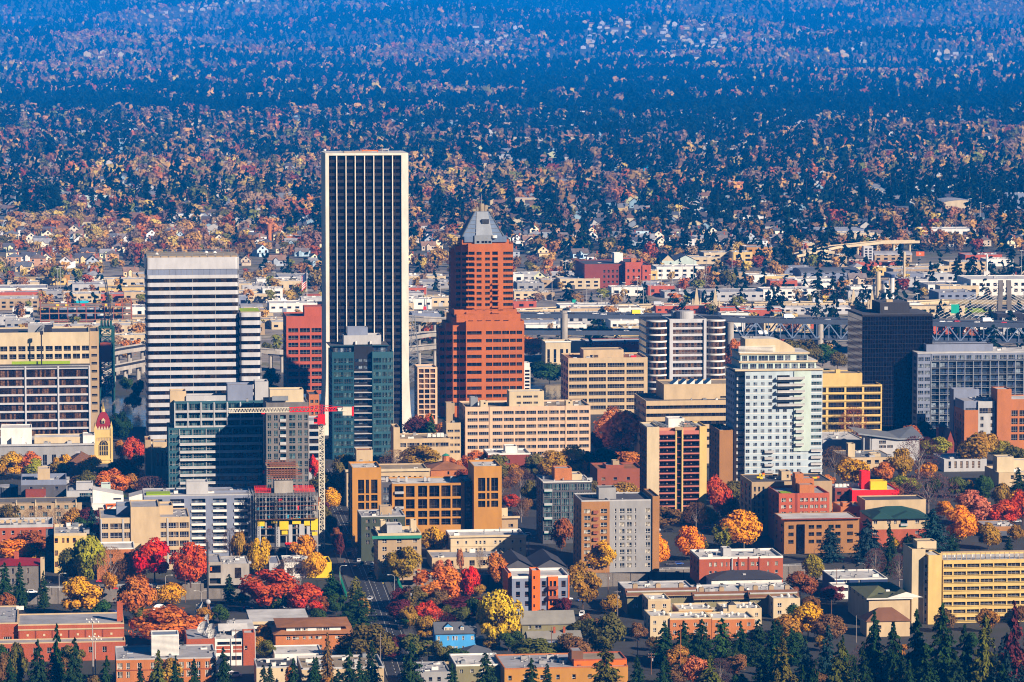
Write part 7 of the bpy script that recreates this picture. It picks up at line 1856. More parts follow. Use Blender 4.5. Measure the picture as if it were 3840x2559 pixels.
for px,py in FILL[:185]:
    col=rr.choice(['olive','green','goldbrown','russet','plum','olive','brown','rust','gold'])if py<2330 else rr.choice(['olive','green','brown','goldbrown','green'])
    hh=rr.uniform(50,104)
    o=T(px,py-hh,py,hh*rr.uniform(.8,1.15),'round' if rr.random()<.8 else 'oval',col,None)
    fl.setdefault(({'olive':'dull olive','green':'dark green','goldbrown':'bronze','russet':'russet','plum':'dark plum','brown':'brown','rust':'rust','gold':'gold'}[col]+' fill-in tree',near_zone(px,py)),[]).append((px,o))
for(w_,zn),v in fl.items():
    v.sort(key=lambda q:q[0])
    for k,(px,o)in enumerate(v):o['label']=('small %s %s'%(w_,zn)if len(v)==1 else '%s small %s from the left %s'%(ORD[min(k,19)],w_,zn)).replace(' fill-in','');o['group']='small trees between the downtown blocks'
for px,yt,yb,w,kd,col,lab in((3020,1268,1385,110,'round','olive','olive willow on the far river bank right of the pale blue tower'),(3085,1285,1375,100,'round','green','green bushes on the far bank left of the black glass box'),(2960,1275,1390,80,'round','olive','olive bushes behind the pale blue tower roof'),(3140,1320,1385,70,'round','olive','low olive bush on the far bank'),(2748,1262,1400,60,'column','rust','rust poplar beside the round-ended tower'),(2772,1268,1400,50,'column','rust','second rust poplar beside the round-ended tower'),(2003,1262,1345,130,'round','orange','bright orange tree below the bridge right of the brick tower'),
    (2060,1362,1440,130,'round','green','dark green bank shrubs right of the brick tower'),(2030,1352,1420,90,'round','fir','dark shrubs on the bank close to the brick tower'),(1620,1395,1500,100,'round','olive','olive bank tree between the black and brick towers'),(1600,1545,1650,70,'round','rust','rust tree at the black tower right foot'),(1617,1550,1665,46,'conifer','green','green fir between the black tower and brick tower'),(1570,1550,1640,50,'round','russet','russet tree right of the black tower foot'),(1610,1560,1655,40,'round','red','small red tree beside the green fir'),(475,1410,1470,50,'round','green','dark green bank tree below the viaduct piers'),(500,1470,1540,60,'round','olive','olive shrub on the mud bank left of the striped slab'),(450,1540,1660,80,'round','fir','large dark tree behind the church tower'),(520,1420,1500,50,'round','green','green shrub at the viaduct foot beside the striped slab'),(1020,1375,1460,60,'round','olive','olive shrubs right of the striped wing'),(1000,1280,1330,40,'round','olive','olive tree before the ramp right of the striped wing')):
    T(px,yt,yb,w,kd,col,lab)
rr=random.Random(17)
for k in range(22):
    v=1500+22*k if k<3 else 1665+9*k;sd=rr.choice([-1,1]);px,py=0,0
    for a,c in zip(ST[:-1],ST[1:]):
        va,vc=vrow(a.x,a.y),vrow(c.x,c.y)
        if va<=v<=vc:dv=(c-a).normalized();q=a+(c-a)*((v-va)/(vc-va))+Vector((dv.y,-dv.x,0))*8.8*sd;px,py=proj(q)
    if px:tree_at((q.x,q.y,0),rr.uniform(7,11),rr.uniform(5,8),'round',rr.choice(['olive','plum','goldbrown','green','russet']),'%s street tree from the bottom along the central street'%(ORD+['twenty-first','twenty-second'])[k],'street trees along the central street')
for k,(px,py)in enumerate(((1500,2330),(1540,2360),(1585,2330),(1520,2290),(1690,2330),(1740,2335),(1790,2330),(1560,2300),(1500,2440),(1470,2480))):
    hh=rr.uniform(60,100);T(px,py-hh,py,hh*1.1,'round',rr.choice(['plum','olive','green']),'%s dark tree from the front on the shaded bank right of the street'%ORD[k],group='dark trees on the shaded bank')
rr=random.Random(12);fl={}
for k in range(34):
    px,py=rr.uniform(2880,3860),rr.uniform(2570,2720);hh=rr.uniform(170,260)
    o=T(px,py-hh,py,hh*rr.uniform(.3,.42),'conifer',rr.choice(['fir','fir','spruce','fir','firyellow']),None);fl.setdefault('x',[]).append((px,o))
for k in range(14):
    px,py=rr.uniform(0,2700),rr.uniform(2600,2700);hh=rr.uniform(130,220)
    o=T(px,py-hh,py,hh*rr.uniform(.32,.45),'conifer','fir',None);fl.setdefault('y',[]).append((px,o))
for key,where in(('x','in the dark fir mass at the lower right'),('y','along the bottom edge')):
    for k,(px,o)in enumerate(sorted(fl[key],key=lambda q:q[0])):o['label']='%s%s fir from the left %s'%('' if k<20 else 'further ',ORD[k%20],where);o['group']='firs of the foreground slope'
# ================================================================== the far side: warehouses, houses, suburb trees
ZONES=[(330,'beyond the bronze-windowed office'),(540,'beyond the lift-bridge tower'),(910,'beyond the striped slab'),(1200,'between striped slab and black tower'),(1540,'beyond the black tower'),(1960,'around the brick tower crown'),(2420,'beyond the beige ribbon office'),(2740,'beyond the round-ended tower'),(3180,'beyond the pale blue tower'),(3500,'beyond the black glass box'),(9999,'near the right edge')]
def zone(px):return next(z for lim,z in ZONES if px<lim)
def number(things,group):
    """things: (object, px, what): tells look-alikes apart by their order from the left inside their zone"""
    by={}
    for o,px,what in things:by.setdefault((what,zone(px)),[]).append((px,o))
    for(what,zn),v in by.items():
        v.sort(key=lambda q:q[0])
        for k,(px,o)in enumerate(v):
            o['label']='the only %s %s'%(what,zn)if len(v)==1 else '%s %s from left, %s'%(ORD[min(k,19)],what,zn)
            o['group']=group
# --- warehouses and sheds: (x0, x1, ytop, ybase, depth m, wall, roof, words)
WH=[
(-20,178,1083,1110,40,'white','roofgrey','long white shed'),(185,262,1034,1068,22,'ochre','rooftan','orange stucco house block'),(255,428,1062,1090,30,'cream','roofwhite','cream flat shed'),(238,378,1105,1145,34,'cream','roofwhite','cream warehouse'),(-30,146,1124,1165,40,'tan','roofwhite','tan warehouse'),(276,332,1132,1152,14,'cyan','roofwhite','shed with a bright blue front'),(390,545,1050,1085,26,'cream','roofwhite','cream shed'),(-20,60,1190,1220,22,'lightgrey','roofgrey','grey flat shed'),
(20,130,1205,1240,26,'grey','roofwhite','grey shed'),(110,200,1222,1250,24,'white','roofwhite','white low shed'),(200,500,1225,1262,30,'cream','roofwhite','long cream loading shed'),(430,560,1260,1290,20,'cream','roofwhite','cream parking deck'),(500,560,1215,1250,18,'beige','roofgrey','beige shed'),(140,240,1095,1120,26,'grey','roofgrey','grey shed'),(900,1010,1105,1135,30,'cream','roofwhite','cream shed'),(905,985,1145,1190,26,'white','roofgrey','white gabled shed'),(1010,1190,1140,1172,30,'white','roofwhite','long white shed'),(1045,1190,1040,1060,40,'lightgrey','roofgrey','pale long shed'),(985,1060,1085,1130,22,'white','roofwhite','white box shed'),(1150,1200,1105,1140,16,'cream','brick','cream house with a red roof'),(920,1000,1072,1088,30,'lightgrey','roofgrey','low grey shed'),
(1530,1672,1038,1060,30,'cream','roofwhite','cream shed'),(1530,1600,1082,1105,22,'redbrick','roofgrey','red shed'),(1540,1700,1060,1082,36,'grey','roofgrey','grey shed'),(1620,1700,1120,1150,20,'cream','roofgrey','cream shed'),(1530,1620,1125,1160,24,'white','roofwhite','white shed'),(1928,2014,1096,1135,26,'cream','roofwhite','cream warehouse'),(2100,2250,1048,1085,30,'cream','roofwhite','cream warehouse'),(2030,2110,1052,1080,24,'tan','roofwhite','tan warehouse'),(2048,2106,1008,1030,18,'redbrick','roofgrey','small red brick shed'),(1958,2180,1032,1056,40,'lightgrey','roofwhite','long pale shed'),(2110,2182,984,1012,20,'beige','roofwhite','beige two-storey block'),
(1940,2040,1064,1096,24,'grey','roofgrey','grey shed'),(2014,2080,1100,1125,20,'tan','rooftan','tan shed'),(2462,2642,1003,1048,30,'white','roofwhite','white shop block'),(2440,2466,1018,1050,14,'yellowcream','roofwhite','yellow box shed'),(2570,2690,968,992,30,'cream','roofwhite','cream shed'),(2100,2300,1148,1180,26,'white','roofwhite','white hall with a red diamond mark'),(2370,2460,1178,1210,20,'lightgrey','roofgrey','grey shed'),(2290,2440,1205,1240,30,'white','roofwhite','white museum hall'),(2460,2700,1150,1178,24,'redbrick','roofgrey','low brick shed'),(2360,2420,1160,1180,16,'white','roofwhite','white shed'),
(2670,2790,684,738,24,'orangebrick','roofwhite','brick and cream four-storey block'),(2830,2930,698,730,24,'cream','roofwhite','cream block'),(2950,3050,690,718,24,'yellowcream','roofwhite','yellow-cream block'),(3060,3110,696,716,20,'cream','roofwhite','cream block'),(2786,2872,814,852,22,'white','roofwhite','white two-storey block with a red sign'),(3030,3245,862,900,40,'bluegrey','roofgrey','wide blue-grey warehouse'),(3150,3290,876,912,34,'cream','roofwhite','cream warehouse'),(3262,3390,893,918,30,'white','roofgrey','white warehouse'),(3462,3660,862,902,40,'white','roofwhite','white office shed with big windows'),(2750,2822,948,990,24,'yellowcream','roofwhite','yellow-cream depot'),(2640,2740,950,985,30,'cream','roofgrey','cream depot'),(2960,3055,914,945,30,'cream','roofwhite','cream long shed'),(2800,2910,930,965,40,'ochre','roofgrey','ochre warehouse'),
(3010,3130,945,985,26,'cream','roofwhite','cream box warehouse'),(3136,3176,958,1002,14,'tan','roofgrey','tan tall box'),(3280,3420,945,985,30,'tan','roofgrey','tan vaulted warehouse'),(3005,3225,1010,1058,40,'bluegrey','slate','dark blue-grey arched hall'),(3350,3512,1012,1048,30,'tan','roofwhite','tan office shed'),(3640,3980,1050,1110,50,'white','roofwhite','very long white bakery block with window rows'),(3480,3640,1070,1100,40,'white','roofgrey','white warehouse'),(3620,3758,958,985,30,'redbrick','roofgrey','red brick sawtooth shed'),(3700,3800,975,1000,26,'white','roofwhite','white shed'),(2862,3062,1088,1128,30,'white','roofwhite','white warehouse'),(2640,2870,1098,1130,40,'lightgrey','roofgrey','long grey-roofed shed'),(2830,3190,1152,1182,26,'lightgrey','roofwhite','long grey warehouse with big windows'),(2700,2830,1158,1185,20,'redbrick','roofgrey','low brick shed'),(3190,3290,1078,1108,20,'white','roofwhite','white office shed'),(3520,3660,1100,1140,36,'bluegrey','roofgrey','blue-grey warehouse'),(3380,3480,1050,1085,26,'lightgrey','roofgrey','grey works shed'),(3430,3560,1000,1030,30,'cream','roofgrey','cream office shed'),(3560,3700,985,1020,30,'beige','roofwhite','beige warehouse'),(3740,3860,1180,1240,26,'nearblack','roofdark','black showroom with white lettering'),(3600,3760,1215,1245,20,'white','roofwhite','white terminal shed'),(3300,3470,1180,1215,26,'darkgreen','roofgrey','dark green shed'),(3470,3560,700,720,20,'white','roofwhite','white strip of shops'),(3400,3500,828,850,24,'white','roofwhite','white shed'),(3300,3420,810,828,24,'cream','roofwhite','cream shed'),(3640,3760,830,850,24,'lightgrey','roofwhite','pale shed'),
(2280,2420,676,694,26,'cream','roofwhite','cream strip of shops'),(2440,2560,690,716,26,'orangebrick','roofwhite','brick school block'),(2200,2300,706,722,24,'bluegrey','roofwhite','pale blue-roofed shed'),(2030,2085,672,690,18,'yellowcream','roofwhite','yellow-cream block'),(270,445,738,782,20,'palegreen','roofwhite','pale glass apartment block with a brick end'),(530,590,745,762,20,'yellowcream','roofwhite','cream shop block'),(590,740,848,872,26,'cream','roofwhite','cream strip of shops'),(1050,1165,888,918,26,'orangebrick','roofwhite','orange brick hall'),(1020,1100,752,768,20,'lightgrey','roofwhite','pale terrace'),(690,800,530,545,20,'cream','roofwhite','cream strip of shops'),(320,385,482,504,20,'ochre','rooftan','tan school block'),(1540,1590,865,885,18,'orangebrick','rooftan','orange brick shed'),(1300,1400,470,480,26,'cream','roofwhite','cream shops'),(3768,3900,728,800,26,'bluegrey','roofgrey','grey-blue office block with a white bay'),(640,730,508,520,20,'white','roofwhite','white shop block'),
]
FOOT=[]
def free(x,y,r=0):
    return not any(abs(x-fx)<fw+r and abs(y-fy)<fd+r for fx,fy,fw,fd,_ in FOOT)
warehouses=[]
for(x0,x1,yt,yb,D,wall,roof,words_)in WH:
    b=Bd('warehouse',None,x0,x1,yt,yb,D,cat='warehouse')
    n=max(1,int((x1-x0)/26));hpx=yb-yt;two=b.H>8.5
    rws=[(yt+hpx*.18,yt+hpx*.38),(yt+hpx*.55,yt+hpx*.75)]if two else[(yt+hpx*.3,yt+hpx*.55)]
    st=(x1-x0)/n
    arched='arch' in words_ or 'gabled' in words_ or 'house with' in words_ or 'vault' in words_
    b.vol(0,b.W,0,b.H*(.7 if arched else 1),0,D,wall,None if arched else roof,[S([(x0+st*(k+.25),x0+st*(k+.75))for k in range(n)],rws,g='glassdark',mu=2,t=.2,fr=None)],par=.6,lwall=wall)
    if arched:
        mb=MB();m=8;z0=b.H*.7
        for k in range(m):
            a0,a1=math.pi*k/m,math.pi*(k+1)/m;y0,y1=D/2-D/2*math.cos(a0),D/2-D/2*math.cos(a1);h0,h1=z0+b.H*.3*math.sin(a0),z0+b.H*.3*math.sin(a1)
            mb.poly([(-.4,y0,h0),(b.W+.4,y0,h0),(b.W+.4,y1,h1),(-.4,y1,h1)],roof)
            for x in(0,b.W):mb.poly([(x,y0,z0),(x,y1,z0),(x,y1,h1),(x,y0,h0)],wall)
        b.part('roof',mb)
    else:
        b.clutter(4,z=b.H)
        mb=MB();x=b.W*R.uniform(.1,.7);mb.box(x,x+min(3.6,b.W*.2),-.12,-.01,0,min(3.6,b.H*.5),R.choice(['lightgrey','bluegrey','darkgrey']));b.part('loading_door',mb)
    b.done(30)
    c=b.P+b.ux*(b.W/2)-b.n*(D/2);FOOT.append((c.x,c.y,b.W/2+2,D/2+3,b.H))
    warehouses.append((b.root,(x0+x1)/2,words_))
    b.root['w']=0;del b.root['w']
rw=random.Random(31)
for _ in range(900):
    px=rw.uniform(-20,3860);yb=rw.uniform(1010 if px>2450 else 1060,1262)
    if 1880<px<3010 and abs(yb-float(np.interp(px,[1900,2250,2560,2830,2990],[1130,1090,1030,965,915])))<26:continue
    P=ground(px,yb);w,D,h=rw.uniform(16,48),rw.uniform(14,30),rw.uniform(4.5,9)
    if P.y<2780 and px>1890 or P.y<2830 or(1890<px and 1128<yb<1172):continue
    if not free(P.x,P.y+D/2,max(w,D)/2-2):continue
    wl,rf=rw.choice(['white','cream','cream','tan','lightgrey','yellowcream','beige','white','bluegrey','redbrick']),rw.choice(['roofwhite','roofwhite','roofgrey','rooftan'])
    b=Bd('warehouse',None,px,px+w/P.y*F,yb-h/P.y*F,yb,D,cat='warehouse');n=max(2,int(w/7))
    st=(b.x1-px)/n;b.vol(0,b.W,0,b.H,0,D,wl,rf,[S([(px+st*(k+.25),px+st*(k+.7))for k in range(n)],[(yb-(yb-b.yt)*.7,yb-(yb-b.yt)*.35)],g='glassdark',fr=None,t=.2)],par=.5);b.clutter(3,z=b.H);b.done(12)
    FOOT.append((P.x+w/2,P.y+D/2,w/2+2,D/2+3,h));warehouses.append((b.root,px,{'lightgrey':'pale grey','yellowcream':'yellow-cream','bluegrey':'blue-grey','redbrick':'red brick'}.get(wl,wl)+' flat-roofed small shed'))
    if len(warehouses)>205:break
number(warehouses,'low sheds and blocks across the river')
# special large ones
b=Bd('brick_warehouse','large old brick factory with a dark shaded side wall and a white roof tower',2345,2440,988,1082,24)
b.vol(0,b.u(2408),0,b.H,0,60,'redbrick','roofdark',[S((2352,8,20,3),[(1010,1022),(1034,1046)],g='glassdark')],par=1,lwall='darkbrick');b.vol(b.u(2408)+.02,b.W,0,b.z(998),-1,40,'redbrick','roofdark',[S([(2418,2426)],[(1012,1022),(1036,1048)])],par=.8)  # darker brick on the left wall: its shade is put into the colour
b.vol(-36,-.02,0,b.H-1.5,6,66,'darkbrick','roofdark',[S((2262,8,16,5),(1012,1022,20,3),g='glassdark')],par=.6,name='shaded_wing',rname='wing_roof')  # dark face of the factory, shade put into the brick colour
b.vol(b.u(2303,24),b.u(2336,24),b.H-1,b.z(953,24),24,36,'white','roofwhite',None,name='roof_tower',rname='tower_roof');b.vol(b.u(2372),b.u(2392),b.H-1,b.z(976),8,16,'orangebrick','roofwhite',None,name='penthouse');b.vol(b.u(2404),b.u(2411),b.H-1,b.z(972),2,5,'redbrick',None,None,name='chimney');b.done(30);FOOT.append((b.P.x+10,b.P.y+30,45,45,20))
b=Bd('barn','pale green gabled sheds with dark roofs near the railway',2482,2612,978,1012,34)
b.vol(0,b.W,0,b.H,0,34,'palegreen',None,None);gable(b,'roof',0,b.u(2530),0,34,b.H,b.z(956)-b.H,'slate','cream',axis='y');gable(b,'roof',b.u(2532),b.W,0,34,b.H,b.z(958)-b.H,'slate','palegreen',axis='y');b.done();FOOT.append((b.P.x+20,b.P.y+18,25,22,10))
b=Bd('sports_hall','big pale arched-roof sports hall before the suburb',3492,3715,775,808,60)
b.vol(0,b.W,0,b.H,0,60,'cream',None,[S([(3578,3600)],[(790,803)],g='glassdark')]);mb=MB();m=10
for k in range(m):
    a0,a1=k/m,(k+1)/m;f=lambda t:b.H+8*math.sin(math.pi*t)**.8
    mb.poly([(b.W*a0,-.5,f(a0)),(b.W*a1,-.5,f(a1)),(b.W*a1,60,f(a1)),(b.W*a0,60,f(a0))],'roofgrey');mb.poly([(b.W*a0,0,b.H),(b.W*a1,0,b.H),(b.W*a1,0,f(a1)),(b.W*a0,0,f(a0))],'cream')
b.part('roof',mb);b.clutter(3,z=b.H+6);b.done();FOOT.append((b.P.x+35,b.P.y+30,50,40,14))
b=Bd('museum_hall','long maroon brick museum hall under the bridge right of the beige office',2200,2420,1282,1340,26)
b.main('darkbrick','roofwhite',[S((2205,6,9,24),[(1286,1292)],g='glassdark',fr=None)],par=.4);b.vol(b.u(2140,5),-.02,0,b.z(1284),5,24,'cream','roofwhite',None,name='annex',rname='annex_roof');b.done(60)
b=Bd('power_house','cream art-deco pump house under the bridge, right of the brick tower',2046,2140,1284,1392,22)
b.main('cream','roofwhite',[S([(2052,2062),(2076,2086),(2100,2112),(2122,2130)],[(1310,1360)],g='glassdark')]);b.box('cornice',2044,2142,1280,1285,-.5,.48,'white');b.done()
# tower block with grid, unfinished steel frame, chimneys, silos
b=Bd('training_tower','pale grey training tower with stacked window openings',3238,3274,924,992,8)
b.main('panel','roofwhite',[S([(3243,3253),(3259,3269)],(932,939,10,5),g='nearblack',fr=None,t=.6)]);b.done()
def stack(px,yt,yb,wpx,m,label,name='chimney_stack',cap=None,taper=.75,base=None):
    P=ground(px,yb);h=at(px,yt,P.y).z;r=wpx/F*P.y/2;root=empty(name,P,0,label,'silo' if 'silo' in name else 'chimney')
    mb=MB();mb.cyl((0,0),r,0,h,m,18,r2=r*taper);mb.build('shaft',root,smooth=False)
    mb=MB();mb.cyl((0,0),r*taper*1.08,h-(2.4 if cap else .8),h+.3,cap or m,18);mb.build('rim',root)
    if base:mb=MB();mb.box(-r*2.4,r*2.4,-r*2,r*2,0,base,'white','roofwhite');mb.build('plinth',root)
    return root
stack(3390,946,1078,11,'cream','tall tapering cream chimney beyond the black glass box',taper=.8);stack(1009,842,905,19,'orangebrick','square-looking orange brick chimney beyond the striped wing',taper=1.0)
for px,yt,yb,w,m,cap,lab in((3292,1020,1122,19,'cream',None,'tallest cream silo beyond the black glass box'),(3276,1048,1120,9,'white','navy','thin white silo beside the tallest cream one'),(3318,1054,1122,27,'white','bluegrey','pair-wide white silo with a grey-blue top'),(3345,1032,1122,17,'white','navy','white silo with a bright blue cap')):stack(px,yt,yb,w,m,lab,'silo',cap,1.0)
stack(3700,956,1050,10,'white','white stepped monument column on a plinth','monument_column',None,.75,8)
b=Bd('steel_frame','rust-coloured steel frame of an unfinished building beyond the bronze office',152,494,1150,1226,30)
for k in range(3):
    mb=MB();z=b.H*(k+1)/3;mb.box(0,b.W,0,30,z-.5,z,'rooftan');b.part('floor_slab',mb)
for i in range(11):
    mb=MB();x=b.W*i/10
    for y in(.4,15,29.6):mb.bar((x,y,0),(x,y,b.H+(4 if i in(0,3,9,10)else 0)),.35,'rust')
    b.part('column',mb)
mb=MB()
for k in range(4):
    for y in(.4,29.6):mb.bar((0,y,b.H*(k/3)if k else 4),(b.W,y,b.H*(k/3)if k else 4),.3,'rust')
b.part('beam',mb)
rr=random.Random(9)
for k in range(10):mb=MB();x=rr.uniform(2,b.W-4);mb.box(x,x+2.5,6,9,b.H+.01,b.H+1.4,rr.choice(['orange','yellow','red','wood']));b.part('pallet_load',mb)
b.done()
P=ground(408,1226);root=empty('mobile_crane',P,0,'dark lattice crane boom leaning over the rust-coloured steel frame','crane');mb=MB();lattice(mb,(3,0,1),tuple(at(395,1050,P.y)-P),1.6,22,.16,'darksteel');mb.build('boom',root);mb=MB();mb.box(-2,6,-2,2,.9,3.4,'red');mb.box(-3,7,-2.6,-1.6,0,1,'darkgrey');mb.box(-3,7,1.6,2.6,0,1,'darkgrey');mb.build('crawler_base',root)
# spires on the viaduct
for px,yt,yb,lab in((2682,1086,1162,'tapering pale viaduct pylon beyond the round-ended tower'),(2612,1082,1150,'tapering pale viaduct pylon left of the other one'),(3200,1084,1140,'tapering viaduct pylon left of the black glass box'),(3270,1090,1160,'tapering viaduct pylon directly above the black glass box')):
    P=ground(px,yb+18);h=at(px,yt,P.y).z;root=empty('viaduct_pylon',P,0,lab,'pylon','pale viaduct pylons');mb=MB();frust(mb,-3,3,-3,3,0,-.4,.4,-.4,.4,h,'cream');mb.build('shaft',root);mb=MB()
    for s_ in(-1,1):mb.box(s_*3.2-.5,s_*3.2+.5,-2,2,0,h*.55,'cream')
    mb.build('buttress',root)
# rail yard and arterial road beyond
RL=[ground(1900,1130),ground(2250,1090),ground(2560,1030),ground(2830,965),ground(2990,915)]
for k,off in enumerate((-8,-3,2)):strip('railway',RL,2.4,.03+.004*k,'soil',off=off)
strip('road',RL,12,.05,'paving',off=14);strip('road',RL,12,.05,'asphalt',off=-20)
strip('road',[ground(1900,1178),ground(2600,1150),ground(3900,1128)],26,.03,'paving')
strip('field',[ground(3440,1166),ground(3700,1160)],60,.06,'lime')
for r0 in(1085,1165,1225):strip('road',[ground(-100,r0),ground(1200,r0-12)],16,.03,'asphalt')
# signs with writing
def text_obj(s,size,m,parent,loc,name='lettering',depth=.06):
    cu=bpy.data.curves.new(name,'FONT');cu.body=s;cu.size=size;cu.extrude=depth;cu.align_x='CENTER';cu.align_y='CENTER'
    t=bpy.data.objects.new('text',cu);me=bpy.data.meshes.new_from_object(t);bpy.data.objects.remove(t);me.materials.clear();me.materials.append(MAT(m))
    o=link(name,me,parent,loc);o.rotation_euler=(math.pi/2,0,0);return o
def board(px0,px1,yt,yb,pole_b,m,label,text=None,tm='white',size=None):
    P=ground((px0+px1)/2,pole_b);w=(px1-px0)/F*P.y;z1,z0=at(px0,yt,P.y).z,at(px0,yb,P.y).z
    root=empty('sign_board',P,0,label,'sign');mb=MB();mb.box(-w/2,w/2,-.2,.2,z0,z1,m);mb.build('panel',root);mb=MB();mb.bar((0,.5,0),(0,.5,z1),.25,'steel');mb.build('post',root)
    if text:text_obj(text,size or(z1-z0)*.9,tm,root,(0,-.24,(z0+z1)/2))
board(2413,2431,622,645,662,'bluepaint','tall blue sign with a big red figure among rust trees','6','red');board(3435,3466,944,961,978,'orange','orange sign board with a white letter on a warehouse roof','h','white');board(983,1025,1174,1186,1205,'cream','long cream sign board with an orange square beside the striped wing')
board(2146,2160,1124,1144,1165,'signgreen','small green highway sign above the pale viaduct');board(3566,3596,1142,1176,1225,'signgreen','large green highway sign right of the black glass box');board(2975,2998,824,840,852,'lightgrey','blank white billboard before the rust trees')
sb=next(o for o,px,w in warehouses if 'black showroom' in w);wb=sb.children[0];text_obj('POLARIS',3.2,'white',sb,(9.5,-.2,8.6))
mb=MB();sd=next(o for o,px,w in warehouses if 'red diamond' in w);mb.poly([(8,-.06,4.4),(9.3,-.06,5.7),(8,-.06,7),(6.7,-.06,5.7)],'red');mb.build('diamond_mark',sd)
P=ground(1152,1300);root=empty('flagpole',P,0,'tall flagpole with a large striped flag left of the black tower','flagpole');h=at(1150,1012,P.y).z;mb=MB();mb.cyl((0,0),.3,0,h,'white',8,r2=.12);mb.build('pole',root);mb=MB()
for k in range(13):
    for j in range(6):
        f=lambda t:(-.3-3.6*t-1.2*math.sin(t*3),math.sin(t*7)*.5)
        a,c=f(j/6),f((j+1)/6);za,zc=h-2-k*.85-5*(j/6),h-2-k*.85-5*((j+1)/6)
        m='navy' if(k<7 and j<3)else('red' if k%2==0 else 'white');mb.poly([(a[0],a[1],za),(c[0],c[1],zc),(c[0],c[1],zc-.85),(a[0],a[1],za-.85)],m)
mb.build('flag',root)

# --- houses
HW=[(.70,.62,.45),(.62,.60,.56),(.66,.50,.26),(.44,.36,.26),(.30,.34,.38),(.72,.70,.66),(.40,.22,.12),(.62,.64,.40),(.36,.5,.58),(.7,.58,.36)]
HR=[(.06,.06,.075),(.10,.08,.07),(.16,.13,.12),(.09,.10,.12),(.20,.12,.08),(.22,.22,.23)]
HWN=['cream','pale grey','sandy yellow','tan','slate blue','white','brown','pale green','light blue','buff']
def house_parts(style):
    w,d,h,rf=((9,11,5.2,3.6),(13,9,4.4,3.4),(11,11,5.8,3.0))[style]
    wall=MB();wall.box(-w/2,w/2,0,d,0,h,'housewall')
    roof=MB();o=.5
    if style==0:
        for s_ in(-1,1):roof.poly([(s_*(w/2+o),-o,h-.35),(s_*(w/2+o),d+o,h-.35),(0,d+o,h+rf),(0,-o,h+rf)],'houseroof')
        for y in(0,d):wall.poly([(-w/2,y,h),(w/2,y,h),(0,y,h+rf-.1)],'housewall')
        wall.box(-w/2+.8,w/2-.8,-2.2,-.01,0,2.7,'housewall');roof.box(-w/2+.5,w/2-.5,-2.6,-.02,2.71,2.95,'houseroof')
    elif style==1:
        for y0,y1 in((-o,d/2),(d+o,d/2)):roof.poly([(-w/2-o,y0,h-.35),(w/2+o,y0,h-.35),(w/2+o,y1,h+rf),(-w/2-o,y1,h+rf)],'houseroof')
        for x in(-w/2,w/2):wall.poly([(x,0,h),(x,d,h),(x,d/2,h+rf-.1)],'housewall')
        wall.box(-2.2,1.2,-1.6,-.01,0,h,'housewall');roof.poly([(-2.6,-2,h-.2),(-.5,-2,h+1.9),(-.5,3,h+1.9),(-2.6,3,h-.2)],'houseroof');roof.poly([(1.6,-2,h-.2),(-.5,-2,h+1.9),(-.5,3,h+1.9),(1.6,3,h-.2)],'houseroof');wall.poly([(-2.2,-1.6,h),(1.2,-1.6,h),(-.5,-1.6,h+1.7)],'housewall')
    else:
        q=[(-w/2-o,-o),(w/2+o,-o),(w/2+o,d+o),(-w/2-o,d+o)];a,c=(0,d*.42,h+rf),(0,d*.58,h+rf)
        roof.poly([(*q[0],h),(*q[1],h),a],'houseroof');roof.poly([(*q[1],h),(*q[2],h),c,a],'houseroof');roof.poly([(*q[2],h),(*q[3],h),c],'houseroof');roof.poly([(*q[3],h),(*q[0],h),a,c],'houseroof');roof.poly([(*q[3],h),(*q[2],h),(*q[1],h),(*q[0],h)],'houseroof')
    win=MB();y=-.05 if style!=1 else-.05
    win.poly([(0,y,0),(1.5,y,0),(1.5,y,1.5),(0,y,1.5)],'glass');win.box(-.1,1.6,y-.03,y+.02,1.5,1.62,'white');win.box(-.1,1.6,y-.03,y+.02,-.12,0,'white')
    ch=MB();ch.box(w*.22,w*.22+.9,d*.5,d*.5+.9,h+.5,h+rf+1.0,'brick')
    sp={0:[(-3,3.2),(1.6,3.2),(-.75,5.6)],1:[(-5.6,1.6),(2.4,1.6),(4.4,1.6)],2:[(-4,3.4),(2.2,3.4),(-4,1.0),(2.2,1.0)]}[style]
    return wall.mesh('wall'),roof.mesh('roof'),win.mesh('window'),ch.mesh('chimney'),sp,(w,d,h,rf)
HP=[house_parts(k)for k in range(3)]
def fbm(x,y,s):return(math.sin(x/s+1.3*math.sin(y/s*.7))+math.sin(y/s*.83+2+.9*math.sin(x/s*1.3))+.6*math.sin((x+y)/s*2.1))/2.6
rh=random.Random(77)
spots=[]
Y=3380.0
while Y<9200:
    half=.142*Y;sx=lerp(Y,[3400,5000,9000],[32,38,80])
    x=-half+rh.uniform(0,sx)
    while x<half:
        yy=Y+rh.uniform(-9,9);px,py=proj((x,yy,0))
        dens=.82 if Y>3900 else(.3 if px<2000 else .1)
        if fbm(x,yy,260)>.55:dens*=.35
        if rh.random()<dens and free(x,yy,9)and not(1900<px<3100 and py>905+(3100-px)*.16):spots.append((x,yy))
        x+=sx*rh.uniform(.75,1.3)
    Y+=max(34,3.0*Y*Y/(F*250)*3.2)
spots.sort(key=lambda p:p[1])
NI=215
houses=[]
